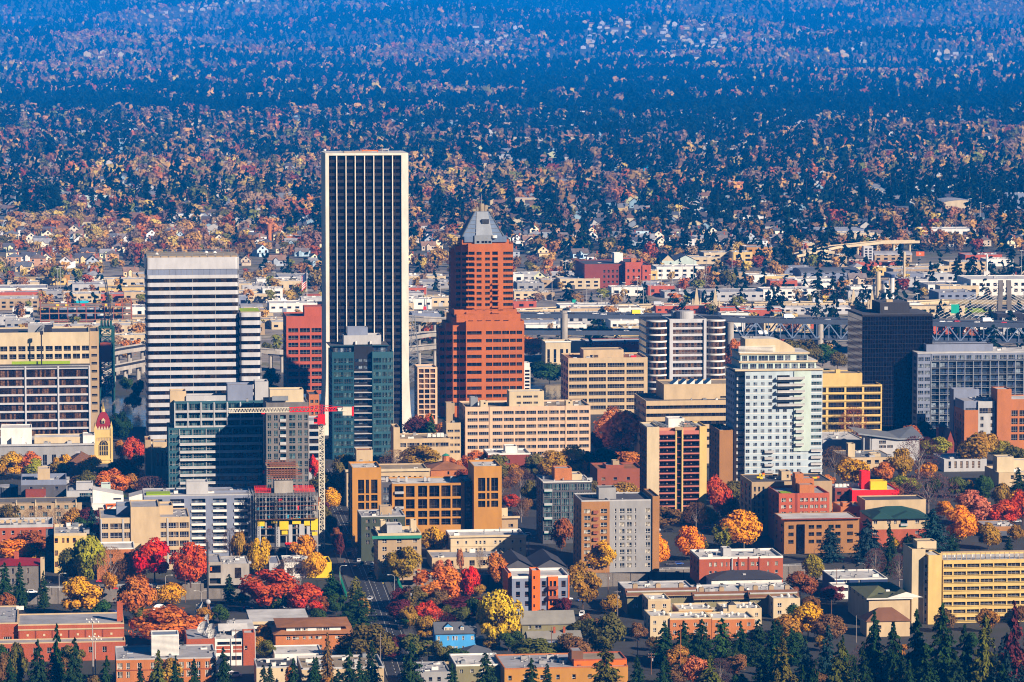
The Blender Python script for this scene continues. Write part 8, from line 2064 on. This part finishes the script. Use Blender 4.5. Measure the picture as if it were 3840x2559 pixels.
for x,y in spots[:NI]:
    k=rh.randrange(3);wall,roof,win,ch,sp,dim=HP[k];ci=rh.randrange(10);wc=HW[ci];rc=rh.choice(HR)
    root=empty('house',(x,y,0),A0*.5+rh.choice([0,0,.12,-.2])+rh.choice([0,0,0,.25]),None,'house')
    s_=rh.uniform(1.05,1.4);root.scale=(s_,s_,s_)
    o=link('wall',wall,root);o.color=(*wc,1);o=link('roof',roof,root);o.color=(*rc,1);link('chimney',ch,root)
    for(u,z)in sp:link('window',win,root,(u,-2.2 if k==0 and z<3 else 0,z))
    houses.append((root,proj((x,y,4))[0],'%s %s house'%(HWN[ci],('gable-fronted','long-roofed','hip-roofed')[k])));FOOT.append((x,y+5,7,7,8))
number(houses,'houses in the suburb across the river')
rest=spots[NI:]
def hills_houses():
    out=[]
    for(x0,x1,y0,y1,n)in((2180,2800,70,190,70),(560,1000,0,70,30),(2850,3060,110,160,14),(1720,2000,90,190,18),(3480,3760,200,250,16),(3150,3250,160,240,6),(300,520,205,225,8),(2400,2640,150,250,14)):
        for _ in range(n):
            px,py=rh.uniform(x0,x1),rh.uniform(y0,y1)
            if x0==560:py=68-(px-560)*.155+rh.uniform(-8,8)
            r=ray(px,py);lo,hi=11500.0,29000.0;Yh=None;t=12000.0
            while t<hi:
                p=EYE+r*(t/r.y)
                if p.z<=hill(p.x,p.y):Yh=p;break
                t+=60
            if Yh is not None:out.append((Yh.x,Yh.y))
    return out
HH=hills_houses()
mb=MB()
HWM=[]
for i,c in enumerate(HW):PAL['hw%d'%i]=c
for i,c in enumerate(HR):PAL['hr%d'%i]=c
def low_house(mb,x,y,s_,far):
    z=hill(x,y);w,d,h,rf=rh.choice([(9,11,5.2,3.4),(13,9,4.6,3.2),(10,10,5.5,2.8)]);w,d,h,rf=w*s_,d*s_,h*s_,rf*s_
    m,r='hw%d'%(rh.choice([0,1,2,5,5,9])if far else rh.randrange(10)),'hr%d'%rh.randrange(6)
    mb.box(x-w/2,x+w/2,y,y+d,z-2,z+h,m,bottom=False)
    if rh.random()<.5:
        for sg in(-1,1):mb.poly([(x+sg*(w/2+.4),y-.4,z+h-.3),(x+sg*(w/2+.4),y+d+.4,z+h-.3),(x,y+d+.4,z+h+rf),(x,y-.4,z+h+rf)],r)
        mb.poly([(x-w/2,y,z+h),(x+w/2,y,z+h),(x,y,z+h+rf)],m)
    else:
        for ya,yb_ in((y-.4,y+d/2),(y+d+.4,y+d/2)):mb.poly([(x-w/2-.4,ya,z+h-.3),(x+w/2+.4,ya,z+h-.3),(x+w/2+.4,yb_,z+h+rf),(x-w/2-.4,yb_,z+h+rf)],r)
        for xx in(x-w/2,x+w/2):mb.poly([(xx,y,z+h),(xx,y+d,z+h),(xx,y+d/2,z+h+rf)],m)
    for k in(-.3,.2):mb.poly([(x+w*k,y-.05,z+1.2),(x+w*(k+.16),y-.05,z+1.2),(x+w*(k+.16),y-.05,z+2.8),(x+w*k,y-.05,z+2.8)],'glassdark')
for x,y in rest:low_house(mb,x,y,rh.uniform(1.05,1.5),False)
for x,y in HH:low_house(mb,x,y,rh.uniform(1.6,2.6),True)
for _ in range(90):
    x,y=rh.uniform(-1,1)*900,rh.uniform(4200,9000);w,d,h=rh.uniform(18,60),rh.uniform(14,30),rh.uniform(5,11)
    if abs(x)<.15*y and free(x,y,20):
        mb.box(x-w/2,x+w/2,y,y+d,0,h,rh.choice(['white','cream','lightgrey','tan','orangebrick']),rh.choice(['roofwhite','roofgrey']),bottom=False);rest.append((x,y))
o=mb.build('suburb_houses');tag(o,'many small houses dotted through the distant suburb and hills','houses',kind='stuff')

# --- suburb trees: the largest as things, the rest as one woodland
FAR_COL={'leaf_rust':(0.4,0.165,0.055),'leaf_gold':(0.42,0.24,0.06),'leaf_brown':(0.2856,0.1477,0.0498),'leaf_red':(0.3422,0.0618,0.0218),'leaf_olive':(0.1405,0.1227,0.0204),'leaf_mauve':(0.2507,0.1394,0.0905),'leaf_fir':(0.0072,0.0187,0.0072),'leaf_pine':(0.0094,0.0246,0.013)}
FM=list(FAR_COL)
_tpl={}
def tpl(kind,n):
    if(kind,n)not in _tpl:_tpl[(kind,n)]=[crown_quads(kind,n,{'round':.80,'conifer':.62}[kind]/math.sqrt(n),.22)for _ in range(6)]
    return _tpl[(kind,n)]
hq={}
for x,y in spots+HH+[(q[0],q[1])for q in rest]:
    hq.setdefault((int(x//60),int(y//60)),[]).append((x,y))
def blocks_house(x,y,r):
    for i in range(-1,2):
        for j in range(0,4):
            for hx,hy in hq.get((int(x//60)+i,int(y//60)+j),()):
                if abs(hx-x)<(9 if y<11000 else 18)and-10<hy-y<(lerp(hx*7.3%1,[0,1],[14,75])if y<11000 else 200):return True
    return False
rt=random.Random(4)
cand=[]
Y=2660.0
while Y<25500:
    half=.142*Y+30
    sx=lerp(Y,[2700,3700,3950,6000,12000,24000],[30,24,15,18,20,34])
    x=-half+rt.uniform(0,sx)
    while x<half:
        yy=Y+rt.uniform(-.5,.5)*max(12,sx);z=hill(x,yy)
        cn=fbm(x,yy,210)*.6+fbm(x+400,yy,620)*.5
        pc=lerp(Y,[2700,4000,6000,8000,9500,12300,13400,16500,24000],[.15,.44,.54,.62,.80,.70,.34,.54,.60])
        con=rt.random()<min(.97,max(.04,pc+cn*1.0))
        clear=fbm(x-900,yy,150)>.62 and Y<9000
        px,py=proj((x,yy,z));sc=lerp(yy,[2700,3700,4400,9000,14000,24000],[.7,.85,1.15,1.3,1.25,1.75])
        ok=free(x,yy,3)and not(clear and rt.random()<.75)
        if 1880<px<3010 and Y<3900 and abs(py-float(np.interp(px,[1900,2250,2560,2830,2990],[1130,1090,1030,965,915])))<16:ok=False
        if Y<3800 and fbm(x,yy,90)<-.35:ok=False
        if ok and not blocks_house(x,yy,8):
            if con:h=rt.uniform(14,34)*(1 if rt.random()<.8 else 1.25)*sc;w=h*rt.uniform(.46,.84);col='leaf_fir' if rt.random()<.55 else 'leaf_pine';kd='conifer'
            else:
                h=rt.uniform(9,20)*(1 if rt.random()<.85 else 1.35)*sc;w=h*rt.uniform(.85,1.25);kd='round'
                col=rt.choices(['leaf_rust','leaf_gold','leaf_brown','leaf_red','leaf_olive','leaf_mauve'],[27,14,24,10,15,22])[0]
                if fbm(x+77,yy,330)>.45:col=rt.choice(['leaf_mauve','leaf_brown'])
            cand.append((x,yy,z,h,w,kd,col))
        x+=sx*rt.uniform(.7,1.35)
    d0=proj((0,Y,hill(0,Y)))[1];st=13.0
    while st<(400 if Y<12500 else 120)and d0-proj((0,Y+st,hill(0,Y+st)))[1]<4.2:st*=1.25
    Y+=max(st,sx*.85 if Y<6000 else st)
def size_key(c):return-(c[3]*c[4])/(c[1]**2)
CW={'leaf_rust':('rust-orange','rust'),'leaf_gold':('old-gold','goldbrown'),'leaf_brown':('brown','brown'),'leaf_red':('dark red','red'),'leaf_olive':('olive','olive'),'leaf_mauve':('mauve-brown','mauve'),'leaf_fir':('dark fir','fir'),'leaf_pine':('blue-green fir','spruce')}
TC.update({'rust':(.50,.13,.035)})
def visible_first(kind,n):
    v=[c for c in cand if c[5]==kind and c[1]<5200 and 20<proj(c[:3])[0]<3820]
    v=[c for c in v if not(540<proj(c[:3])[0]<900 and proj((c[0],c[1],c[2]+c[3]))[1]>960)and not(1210<proj(c[:3])[0]<1530 and proj((c[0],c[1],c[2]+c[3]))[1]>570)]
    v.sort(key=size_key);return v[:n]
pick={'round':visible_first('round',60),'conifer':visible_first('conifer',150)}
chosen=set(map(id,pick['round']))|set(map(id,pick['conifer']))
MIDP={'round':[quad_mesh('tree_crown',crown_quads('round',700,.042,.4),['leaf'])for _ in range(5)],'conifer':[quad_mesh('tree_crown',crown_quads('conifer',800,.03),['needle'])for _ in range(5)]}
for kd,grp in(('round','large autumn trees in the suburb across the river'),('conifer','large firs in the suburb across the river')):
    lst=[]
    for x,y,z,h,w,k,col in pick[kd]:
        nm,cat=NAMES[kd];root=empty(nm,(x,y,z),rt.uniform(0,6),None,cat)
        o=link('crown',rt.choice(MIDP[kd]),root,scale=(w,w,h));c=[q*rt.uniform(.8,1.2)for q in FAR_COL[col]];o.color=(*c,1);link('trunk',TRUNK[kd],root,scale=(h*.8,h*.8,h))
        lst.append((root,proj((x,y,z))[0],'larger %s %s'%(CW[col][0],'tree' if kd=='round' else 'conifer')))
    number(lst,grp)
stuff=[c for c in cand if id(c)not in chosen]
Q,MI,TI=[],[],[]
for x,y,z,h,w,kd,col in stuff:
    n=150 if y<4600 else 100 if y<6200 else 56 if y<9000 else 27
    t=tpl(kd,n);q=t[rt.randrange(6)]*np.array([w,w,h])+np.array([x,y,z]);Q.append(q);MI.append(np.full(len(q),FM.index(col)));TI.append(np.full(len(q),rt.random()))
print('far trees',len(stuff),'quads',sum(map(len,Q)),'spots',len(spots))
me=quad_mesh('woodland',np.concatenate(Q),FM,np.concatenate(MI),np.concatenate(TI))
tag(link('suburb_woodland',me),'dense autumn woodland of the distant suburb and blue hills','woodland',kind='stuff')
# ================================================================== cars, lamps, poles, people
def car_meshes(kind):
    L,W,H={'car':(4.5,1.8,1.42),'van':(5.2,2.0,2.1),'truck':(8.5,2.5,3.5)}[kind]
    body,glass_,wh=MB(),MB(),MB()
    if kind=='truck':
        body.box(-L/2,L/2-2.3,-W/2,W/2,.9,H,'carpaint');body.box(L/2-2.2,L/2,-W/2+.1,W/2-.1,.6,2.6,'white');glass_.box(L/2-1.2,L/2+.02,-W/2+.08,W/2-.08,1.6,2.4,'glassdark')
    else:
        h0=.62*H
        prof=[(-L/2,.35),(-L/2,h0),(-L/2+.25,h0+.05),(L/2-.9,h0),(L/2-.05,h0-.18),(L/2,.35)]
        for y in(-W/2,W/2):body.poly([(x,y,z)for x,z in prof],'carpaint')
        for(a,z0),(c,z1)in zip(prof,prof[1:]+prof[:1]):body.poly([(a,-W/2,z0),(c,-W/2,z1),(c,W/2,z1),(a,W/2,z0)],'carpaint')
        x0,x1=(-L/2+.3,L/2-1.3)if kind=='car' else(-L/2+.1,L/2-1.0)
        q=W/2-.05;t=W/2-.28;f=.55 if kind=='car' else .3
        A=[(x0,-q,h0),(x1,-q,h0),(x1,q,h0),(x0,q,h0)];B2=[(x0+f*.7,-t,H),(x1-f,-t,H),(x1-f,t,H),(x0+f*.7,t,H)]
        for k in range(4):glass_.poly([A[k],A[(k+1)%4],B2[(k+1)%4],B2[k]],'glassdark')
        body.poly(B2,'carpaint')
        for k in range(4):body.bar(A[k],B2[k],.06,'carpaint')
    wheel=MB();r=.33 if kind!='truck' else .48;n=12
    for y in(-.11,.11):wheel.poly([(r*math.cos(2*math.pi*k/n),y,r*math.sin(2*math.pi*k/n))for k in range(n)],'rubber')
    for k in range(n):
        a,c=2*math.pi*k/n,2*math.pi*(k+1)/n;wheel.poly([(r*math.cos(a),-.11,r*math.sin(a)),(r*math.cos(c),-.11,r*math.sin(c)),(r*math.cos(c),.11,r*math.sin(c)),(r*math.cos(a),.11,r*math.sin(a))],'rubber')
    wheel.poly([(r*.5*math.cos(2*math.pi*k/n),-.115,r*.5*math.sin(2*math.pi*k/n))for k in range(n)],'steel')
    return body.mesh('body'),glass_.mesh('window'),wheel.mesh('wheel'),(L,W,r)
CM={k:car_meshes(k)for k in('car','van','truck')}
PAINT={'white':(.75,.75,.75),'silver':(.42,.43,.45),'black':(.012,.012,.014),'dark grey':(.07,.07,.08),'red':(.5,.02,.02),'blue':(.03,.08,.3),'yellow':(.8,.5,.02),'beige':(.5,.42,.28)}
vehicles=[]
def car(P,rz,kind,paint,words_,group='vehicles'):
    body,gl,wh,(L,W,r)=CM[kind]
    root=empty({'car':'car','van':'van','truck':'truck'}[kind],P,rz,words_,kind,group)
    o=link('body',body,root);o.color=(*PAINT[paint],1);link('window',gl,root)
    for sx in(-.31,.31):
        for sy in(-1,1):link('wheel',wh,root,(L*sx,sy*(W/2-.06),r))
    return root
def deck_point(px,off,lower=False):
    X=[proj(p)[0]for p in upts];p=Vector([float(np.interp(px,X,[q[i]for q in upts]))for i in range(3)])
    return p+Vector((0,off,.02-(11.5 if lower else 0)))
rc=random.Random(8);ba=math.atan2((U[4]-U[1]).y,(U[4]-U[1]).x)
lst=[]
for px,off,kd,pt in((1950,-4,'car','dark grey'),(2025,-3,'car','white'),(2052,4,'car','silver'),(2140,-5,'van','black'),(2232,3,'car','silver'),(2262,-3,'car','white'),(2310,-6,'car','black'),(2332,1,'car','dark grey'),(2390,2,'truck','yellow'),(2480,-4,'car','black'),(2560,2,'car','white'),(2745,-4,'car','dark grey'),(2780,-5,'car','silver'),(2868,-4,'car','black'),(2890,-4,'van','black'),(2915,3,'car','dark grey'),(2960,2,'truck','white'),(3030,-3,'car','dark grey'),(3062,3,'car','black'),(3100,-5,'car','silver'),(3140,-4,'car','black'),(3530,-4,'car','white'),(3556,-5,'car','silver'),(3590,2,'car','red'),(3660,-4,'car','white'),(3705,3,'truck','white'),(3760,-5,'car','red'),(3800,-3,'car','black')):
    lst.append((car(deck_point(px,off),ba+(math.pi if off<0 else 0),kd,pt,None),px,'%s %s on upper bridge deck'%(pt,kd)))
number(lst,'vehicles on the bridge')
lst=[]
for px,off,kd,pt in((2170,-7,'car','silver'),(2305,-7,'car','dark grey'),(2348,-7,'car','white'),(2860,-8,'truck','white'),(3300,-8,'car','silver')):lst.append((car(deck_point(px,off,True),ba,kd,pt,None),px,'%s %s on lower bridge deck'%(pt,kd)))
number(lst,'vehicles on the bridge')
for px,py,kd,pt,lab in((1500-105,2178,'car','black','black car turning at the overpass head'),(1388,2250,'car','silver','silver car with headlights facing, at the foot of the overpass')):
    P=ground(px,py);car((P.x,P.y,.05),.05 if pt=='black' else-1.75,kd,pt,lab,'cars in the central street')
lst=[]
for v,off,pt,kd in((1650,2,'black','car'),(1662,4,'silver','car'),(1668,-4,'dark grey','car'),(1676,4,'white','car'),(1682,0,'black','car'),(1690,-1,'silver','car'),(1700,4.6,'white','van'),(1712,-4,'blue','car'),(1722,1,'white','car'),(1735,4.5,'black','car'),(1750,-2,'silver','car'),(1772,3,'red','car'),(1800,-3,'dark grey','car'),(1825,4,'white','car'),(1560,8.5-3,'white','car'),(1520,5.4,'silver','car'),(1500,5.4,'black','car'),(1470,-5.4,'white','van')):
    if v>1579:p=on_street(v,off)
    else:p=on_street(v,off)
    lst.append((car((p.x,p.y,.05),math.atan2(STD.y,STD.x),kd,pt,None),proj(p)[0]+(v>1690)*0,'%s %s driving'%(pt,kd)))
for k,(o,px,w)in enumerate(lst):o['label']='%s %s up the central street from the overpass'%(ORD[k],w.split(' driving')[0]);o['group']='cars in the central street'
for px,py,rz,kd,pt,lab in((360,2212,.2,'car','white','white car parked on the wall edge by the amber tree'),(422,2212,.2,'car','red','red car parked on the wall edge'),(605,2208,.2,'car','beige','beige estate car on the wall edge below the crimson tree'),(705,2178,1.2,'van','white','white van beside the dull crimson tree'),(120,2225,.2,'car','white','white car below the stone house'),(2400,2132,.22,'van','silver','silver van on the wall edge under the orange tree'),(2250,2140,.22,'car','red','red car on the wall edge left of the silver van'),(2330,2136,.22,'car','dark grey','grey car between the red car and silver van'),(2545,2118,.22,'car','blue','blue car in the shade right of the orange tree'),(2182,2310,1.5,'van','white','white van in the side street by the olive shingle house'),(805,2290,.3,'car','blue','blue car beside the tripod mast'),(930,2288,.3,'car','blue','blue car left of the scarlet trees'),(395,2295,.4,'car','dark grey','dark car behind the red brick hall'),(290,2300,.1,'car','silver','pale car under the amber tree'),(1178,2296,.3,'car','blue','blue car behind the scarlet street tree'),(850,2530,.5,'van','white','white van in the broadcast car park'),(880,2540,.4,'van','silver','silver van in the broadcast car park'),(1340,2480,.2,'car','silver','silver car beside the white bus'),(3100,2098,.2,'car','silver','silver car in the shade below the spruces'),(3230,2098,.2,'car','white','white car in the shade below the cedar'),(780,2186,.2,'car','dark grey','dark car in the garage mouth')):
    P=ground(px,py);car((P.x,P.y,.05),rz,kd,pt,lab,'parked cars')
P=ground(1262,2476);root=empty('bus',P,.12,'white bus with a small dark emblem parked behind the browning fir','bus');mb=MB();mb.box(-5.5,5.5,0,2.5,.5,3.3,'white','roofwhite');mb.build('body',root);mb=MB();mb.box(3.6,5.52,-.02,2.52,1.6,2.8,'glassdark');mb.box(-1.2,.4,-.03,-.005,1.9,2.6,'glassdark');mb.build('window',root)
mb=MB();mb.box(1.4,2.4,-.03,-.005,2.1,2.6,'darkred');mb.build('emblem',root)
for x in(-3.4,3.6):link('wheel',CM['truck'][2],root,(x,.1,.48))
lst=[]
for k in range(46):
    px=rc.choice([rc.uniform(1950,2600),rc.uniform(2600,3200),rc.uniform(3500,3830),rc.uniform(10,480),rc.uniform(1540,1690),rc.uniform(920,1190)])
    py=rc.uniform(1090,1140)if px>1900 else rc.uniform(1190,1215)if px<500 else rc.uniform(1125,1170)
    P=ground(px,py)
    if not free(P.x,P.y,3):continue
    pt=rc.choice(['white','white','silver','black','dark grey','red','blue']);kd=rc.choice(['car','car','car','van','truck']);lst.append((car((P.x,P.y,.06),rc.choice([0,1.57,.3]),kd,pt,None),px,'%s %s among sheds'%(pt,kd)))
number(lst,'vehicles among the sheds')
lst=[]
for v in(1652,1760,1890,1612,1560):
    x=-.15*v
    while x<.15*v:
        x+=rc.uniform(6,30);off=rc.choice([-3.4,3.4,-1.2,1.4])if v!=1612 else rc.choice([-9,-5,4,8])
        y=v+off+shear(v)*x;q=on_street(v)
        if abs(x-q.x)<14 or any(-2<(Vector((x,y,0))-bx.P).dot(bx.ux)<bx.W+2 and-3<-(Vector((x,y,0))-bx.P).dot(bx.n)<bx.D+3 for bx in BOXES):continue
        px,py=proj((x,y,0));pt=rc.choice(['white','silver','black','dark grey','red','blue','silver']);kd=rc.choice(['car','car','car','van'])
        o=car((x,y,.05 if v!=1612 else-6.44),math.atan(shear(v))+(math.pi if off<0 else 0),kd,pt,None);o['label']=None;del o['label']
        if 0<px<3840 and len(lst)<95:lst.append((o,px,py,'%s %s on %s'%(pt,kd,{1652:'wall-edge street',1760:'middle cross street',1890:'farther cross street',1612:'sunken freeway',1560:'lower cross street'}[v])))
        else:
            for ch in list(o.children):bpy.data.objects.remove(ch)
            bpy.data.objects.remove(o)
fl={}
for o,px,py,w_ in lst:fl.setdefault((w_,near_zone(px,py)),[]).append((px,o))
for(w_,zn),v in fl.items():
    v.sort(key=lambda q:q[0])
    for k,(px,o)in enumerate(v):o['label']='%s %s'%(w_,zn)if len(v)==1 else '%s %s from left, %s'%(ORD[min(k,19)],w_,zn);o['group']='cars on the cross streets'
# truck on the ramp, far viaduct traffic
lst=[]
for k in range(16):
    px=1960+85*k;X=[proj(p)[0]for p in vp];p=Vector([float(np.interp(px,X,[q[i]for q in vp]))for i in range(3)]);pt=rc.choice(['white','silver','dark grey','white']);kd=rc.choice(['car','car','truck'])
    lst.append((car(p+Vector((0,rc.uniform(-6,6),.02)),.1,kd,pt,None),px,'%s %s on the pale viaduct'%(pt,kd)))
number(lst,'vehicles on the pale viaduct')
# street lamps
def lamp(px,yt,yb,side,label,double=False,m='lamp'):
    P=ground(px,yb);h=at(px,yt,P.y).z;root=empty('street_lamp',P,0,label,'street lamp','street lamps');mb=MB();mb.cyl((0,0),.13,0,h-.8,m,8,r2=.08);mb.build('post',root)
    for sd in((-1,1)if double else(side,)):
        mb=MB();pts=[(0,0,h-.8),(sd*.5,0,h-.2),(sd*1.3,0,h),(sd*2.4,0,h)]
        for a,c in zip(pts[:-1],pts[1:]):mb.bar(a,c,.07,m)
        mb.build('arm',root);mb=MB();mb.box(sd*2.4-.15 if sd>0 else sd*3.1,sd*3.1 if sd>0 else sd*2.4+.15,-.18,.18,h-.12,h+.1,'white');mb.build('lamp_head',root)
for a in((1328,2001,2076,-1,'lamp at the shaded street corner left of the green-walled block'),(1429,2096,2168,-1,'lamp leaning over the street beside the green-corniced flats'),(1275,2121,2192,1,'lamp on the left kerb before the overpass'),(1480,2156,2245,-1,'lamp at the end of the green overpass fence'),(1981,2017,2090,1,'tall lamp right of the cream three-storey house'),(2015,2064,2110,1,'lower lamp in the shaded side street'),(2228,2080,2142,-1,'lamp on the wall edge before the gold tree'),(2206,2062,2135,-1,'thin lamp beside the gold tree'),(2790,2022,2070,1,'lamp above the red brick apartments roof'),(3580,1992,2040,1,'lamp beside the bright orange tree'),(3243,2112,2165,-1,'lamp over the navy building'),(3053,2058,2100,1,'lamp in front of the brown brick block'),(621,2157,2262,1,'lamp post below the crimson trees'),(222,2150,2215,1,'lamp post beside the narrow cypress'),(1353,2040,2090,1,'short lamp before the green-walled block')):lamp(*a)
lamp(755,2216,2285,1,'double-armed lamp beside the tripod mast',True)
# utility poles
def pole(px,yt,yb,label,arms=1,m='wood',cans=0):
    P=ground(px,yb);h=at(px,yt,P.y).z;root=empty('utility_pole',P,.1,label,'utility pole','utility poles');mb=MB();mb.cyl((0,0),.17,0,h,m,8,r2=.11);mb.build('post',root)
    for k in range(arms):
        mb=MB();z=h-.6-1.1*k;mb.bar((-1.3,0,z),(1.3,0,z),.08,m)
        for x in(-1.1,-.4,.4,1.1):mb.cyl((x,0),.06,z+.08,z+.3,'lightgrey',6)
        mb.build('cross_arm',root)
    for k in range(cans):mb=MB();t=2.1*k;mb.cyl((.45*math.cos(t),.45*math.sin(t)),.26,h-3.2,h-2.2,'lightgrey',10);mb.build('transformer',root)
for a in((1537,2205,2310,'utility pole with a transformer at the shaded bank',1,'wood',1),(1557,2268,2345,'utility pole with three transformers beside the scarlet tree',1,'wood',3),(2280,2145,2270,'utility pole beside the orange-gold tree',1,'wood',1),(2316,2215,2330,'pale utility pole at the olive terrace corner',1,'palebark',1),(2552,2338,2535,'tall bare brown pole before the hedge',0,'orangebrick'),(2490,2350,2470,'tan pole at the left end of the hedge',0,'wood'),(2068,2352,2480,'pole in front of the shingle house',0,'wood'),(2199,2372,2470,'reddish pole right of the shingle house',0,'orangebrick'),(1427,2374,2525,'tall grey pole in the olive evergreen',0,'palebark'),(1374,2405,2495,'pole with a big transformer by the orange brick apartments',0,'palebark',1),(1606,2415,2490,'pole with three transformers below the sky-blue house',1,'wood',3),(3117,2250,2405,'tall pole left of the tan hall',0,'wood'),(3137,2130,2240,'dark pole behind the navy building',1,'wood'),(3211,2308,2410,'pale pole before the dark shrubs',0,'palebark'),(2391,2372,2480,'pole in the shaded lane by the town houses',1,'wood',1),(885,2360,2500,'pole before the broadcast building',1,'wood'),(2442,2448,2530,'pole with cross arms at the bottom edge',2,'wood',1),(2778,2408,2490,'thin white pole before the hedge',0,'lamp'),(695,2160,2260,'pole on the wall edge below the dull crimson tree',0,'wood')):pole(*a)
# floodlight masts
for px,yt,yb,lab in((349,2322,2540,'taller floodlight mast before the red brick hall'),(358,2386,2560,'shorter floodlight mast before the red brick hall')):
    P=ground(px,yb);h=at(px,yt,P.y).z;root=empty('floodlight_mast',P,0,lab,'floodlight');mb=MB();mb.cyl((0,0),.22,0,h,'lamp',8,r2=.14);mb.build('post',root)
    for z in(h-.3,h-1.3):
        mb=MB();mb.bar((-2.4,0,z),(2.4,0,z),.08,'lamp');mb.build('cross_bar',root)
    for k in range(6):mb=MB();mb.cyl((-2.2+.88*k,-.2),.34,h-.25-(k%2),h+.2-(k%2),'white',10,r2=.2);mb.build('floodlight',root)
# tripod mast with a ball
P=ground(780,2330);root=empty('radio_mast',P,0,'tall dark radio mast on a tripod with a white ball at its foot','mast');zb=at(780,2258,P.y).z;zt=at(780,2034,P.y).z
mb=MB();mb.cyl((0,0),.42,zb,zt,'darksteel',10);mb.build('shaft',root);mb=MB()
for t in(0.4,2.5,4.6):mb.bar((2.6*math.cos(t),2.6*math.sin(t),0),(0,0,zb),.22,'wood')
mb.build('tripod',root);mb=MB()
for i in range(8):
    a0,a1=-math.pi/2+math.pi*i/8,-math.pi/2+math.pi*(i+1)/8;mb.cyl((0,0),1.15*math.cos(a0)+.001,zb+1.15*math.sin(a0),zb+1.15*math.sin(a1),'lightgrey',16,r2=1.15*math.cos(a1)+.001,cap=False)
mb.build('ball',root)
# light poles across the river
lst=[]
for px,yt,yb in((2200,1062,1160),(2412,1080,1165),(2254,1105,1175),(2628,1076,1165),(3071,1088,1180),(420,1090,1160),(217,1008,1085),(228,1000,1090),(360,1005,1075),(1600,1070,1160),(1620,1110,1175),(1652,1060,1140),(1548,1120,1190),(3012,912,1010),(2120,980,1065),(2248,985,1075),(985,1000,1060),(1028,1020,1080),(2560,1000,1100),(2480,1010,1105),(2440,1030,1110),(2390,1040,1120),(2340,1060,1125),(2300,1070,1130),(2520,1000,1095),(2600,975,1075),(2650,960,1060),(2700,945,1040),(2745,930,1020),(2790,920,1005),(2840,905,990),(2890,890,975),(3676,760,865),(3640,745,815),(2020,1040,1110),(2070,1050,1130),(3440,1100,1160),(3560,1060,1120),(3830,940,1060),(3480,1030,1100)):
    P=ground(px,yb);h=at(px,yt,P.y).z;root=empty('light_pole',P,0,None,'light pole');mb=MB();mb.cyl((0,0),.28,0,h,'lamp',6,r2=.16);mb.build('post',root);mb=MB();mb.box(-1.6,1.6,-.3,.3,h-.4,h,'white');mb.build('lamp_head',root);lst.append((root,px,'tall pale light poles'))
number(lst,'tall light poles across the river')
# traffic cones, walker in a yellow jacket
for k,(px,py)in enumerate(((1272,2120),(1291,2114),(1353,2115))):
    P=ground(px,py);root=empty('traffic_cone',(P.x,P.y,.05),0,'%s orange traffic cone from the left across the street'%ORD[k],'traffic cone','orange traffic cones');mb=MB();mb.cyl((0,0),.3,.05,1.3,'orange',10,r2=.06);mb.build('cone',root);mb=MB();mb.box(-.4,.4,-.4,.4,0,.05,'orange');mb.build('base',root)
def person(P,rz,jacket,trousers,label):
    me=bpy.data.meshes.new('person');V=[(0,0,.95),(0,0,1.2),(0,0,1.42),(0,0,1.52),(0,.01,1.66),(.1,0,.9),(.12,.06,.5),(.12,.02,.06),(.12,-.12,.03),(-.1,0,.9),(-.12,-.08,.5),(-.12,.03,.06),(-.12,-.1,.03),(.2,0,1.4),(.28,.04,1.12),(.26,-.08,.88),(-.2,0,1.4),(-.28,.02,1.12),(-.26,-.1,.88)]
    E=[(0,1),(1,2),(2,3),(3,4),(0,5),(5,6),(6,7),(7,8),(0,9),(9,10),(10,11),(11,12),(2,13),(13,14),(14,15),(2,16),(16,17),(17,18)]
    me.from_pydata(V,E,[]);o=bpy.data.objects.new('person',me);COL.objects.link(o);o.location=P;o.rotation_euler=(0,0,rz)
    sk=o.modifiers.new('skin','SKIN');rad=[.15,.14,.15,.06,.105,.09,.065,.045,.04,.09,.065,.045,.04,.06,.045,.035,.06,.045,.035]
    for v,r in zip(me.skin_vertices[0].data,rad):v.radius=(r,r)
    me.skin_vertices[0].data[0].use_root=True
    o.modifiers.new('sub','SUBSURF').levels=1
    me.materials.append(MAT(trousers))
    tag(o,label,'person');mb=MB();mb.cyl((0,0),.21,.88,1.46,jacket,12,r2=.2);mb.build('jacket',o)
    return o
P=ground(1436,2198);person((P.x,P.y,.13),.3,'yellow','navy','person in a yellow jacket walking on the overpass pavement')
# air
hz=MB();hz.box(-7800,7800,-600,36200,-14,700,'white');me=bpy.data.meshes.new('haze');me.from_pydata(hz.v,[],hz.f)
m,nd,l=new_mat('haze');nd.remove(nd['Principled BSDF']);pv=nd.new('ShaderNodeVolumePrincipled')
pv.inputs['Color'].default_value=HAZE_COL;pv.inputs['Density'].default_value=HAZE_D;pv.inputs['Anisotropy'].default_value=-.2;pv.inputs['Absorption Color'].default_value=(0,0,0,1)
l.new(pv.outputs[0],nd['Material Output'].inputs['Volume']);me.materials.append(m)
tag(link('haze',me),kind='stuff')
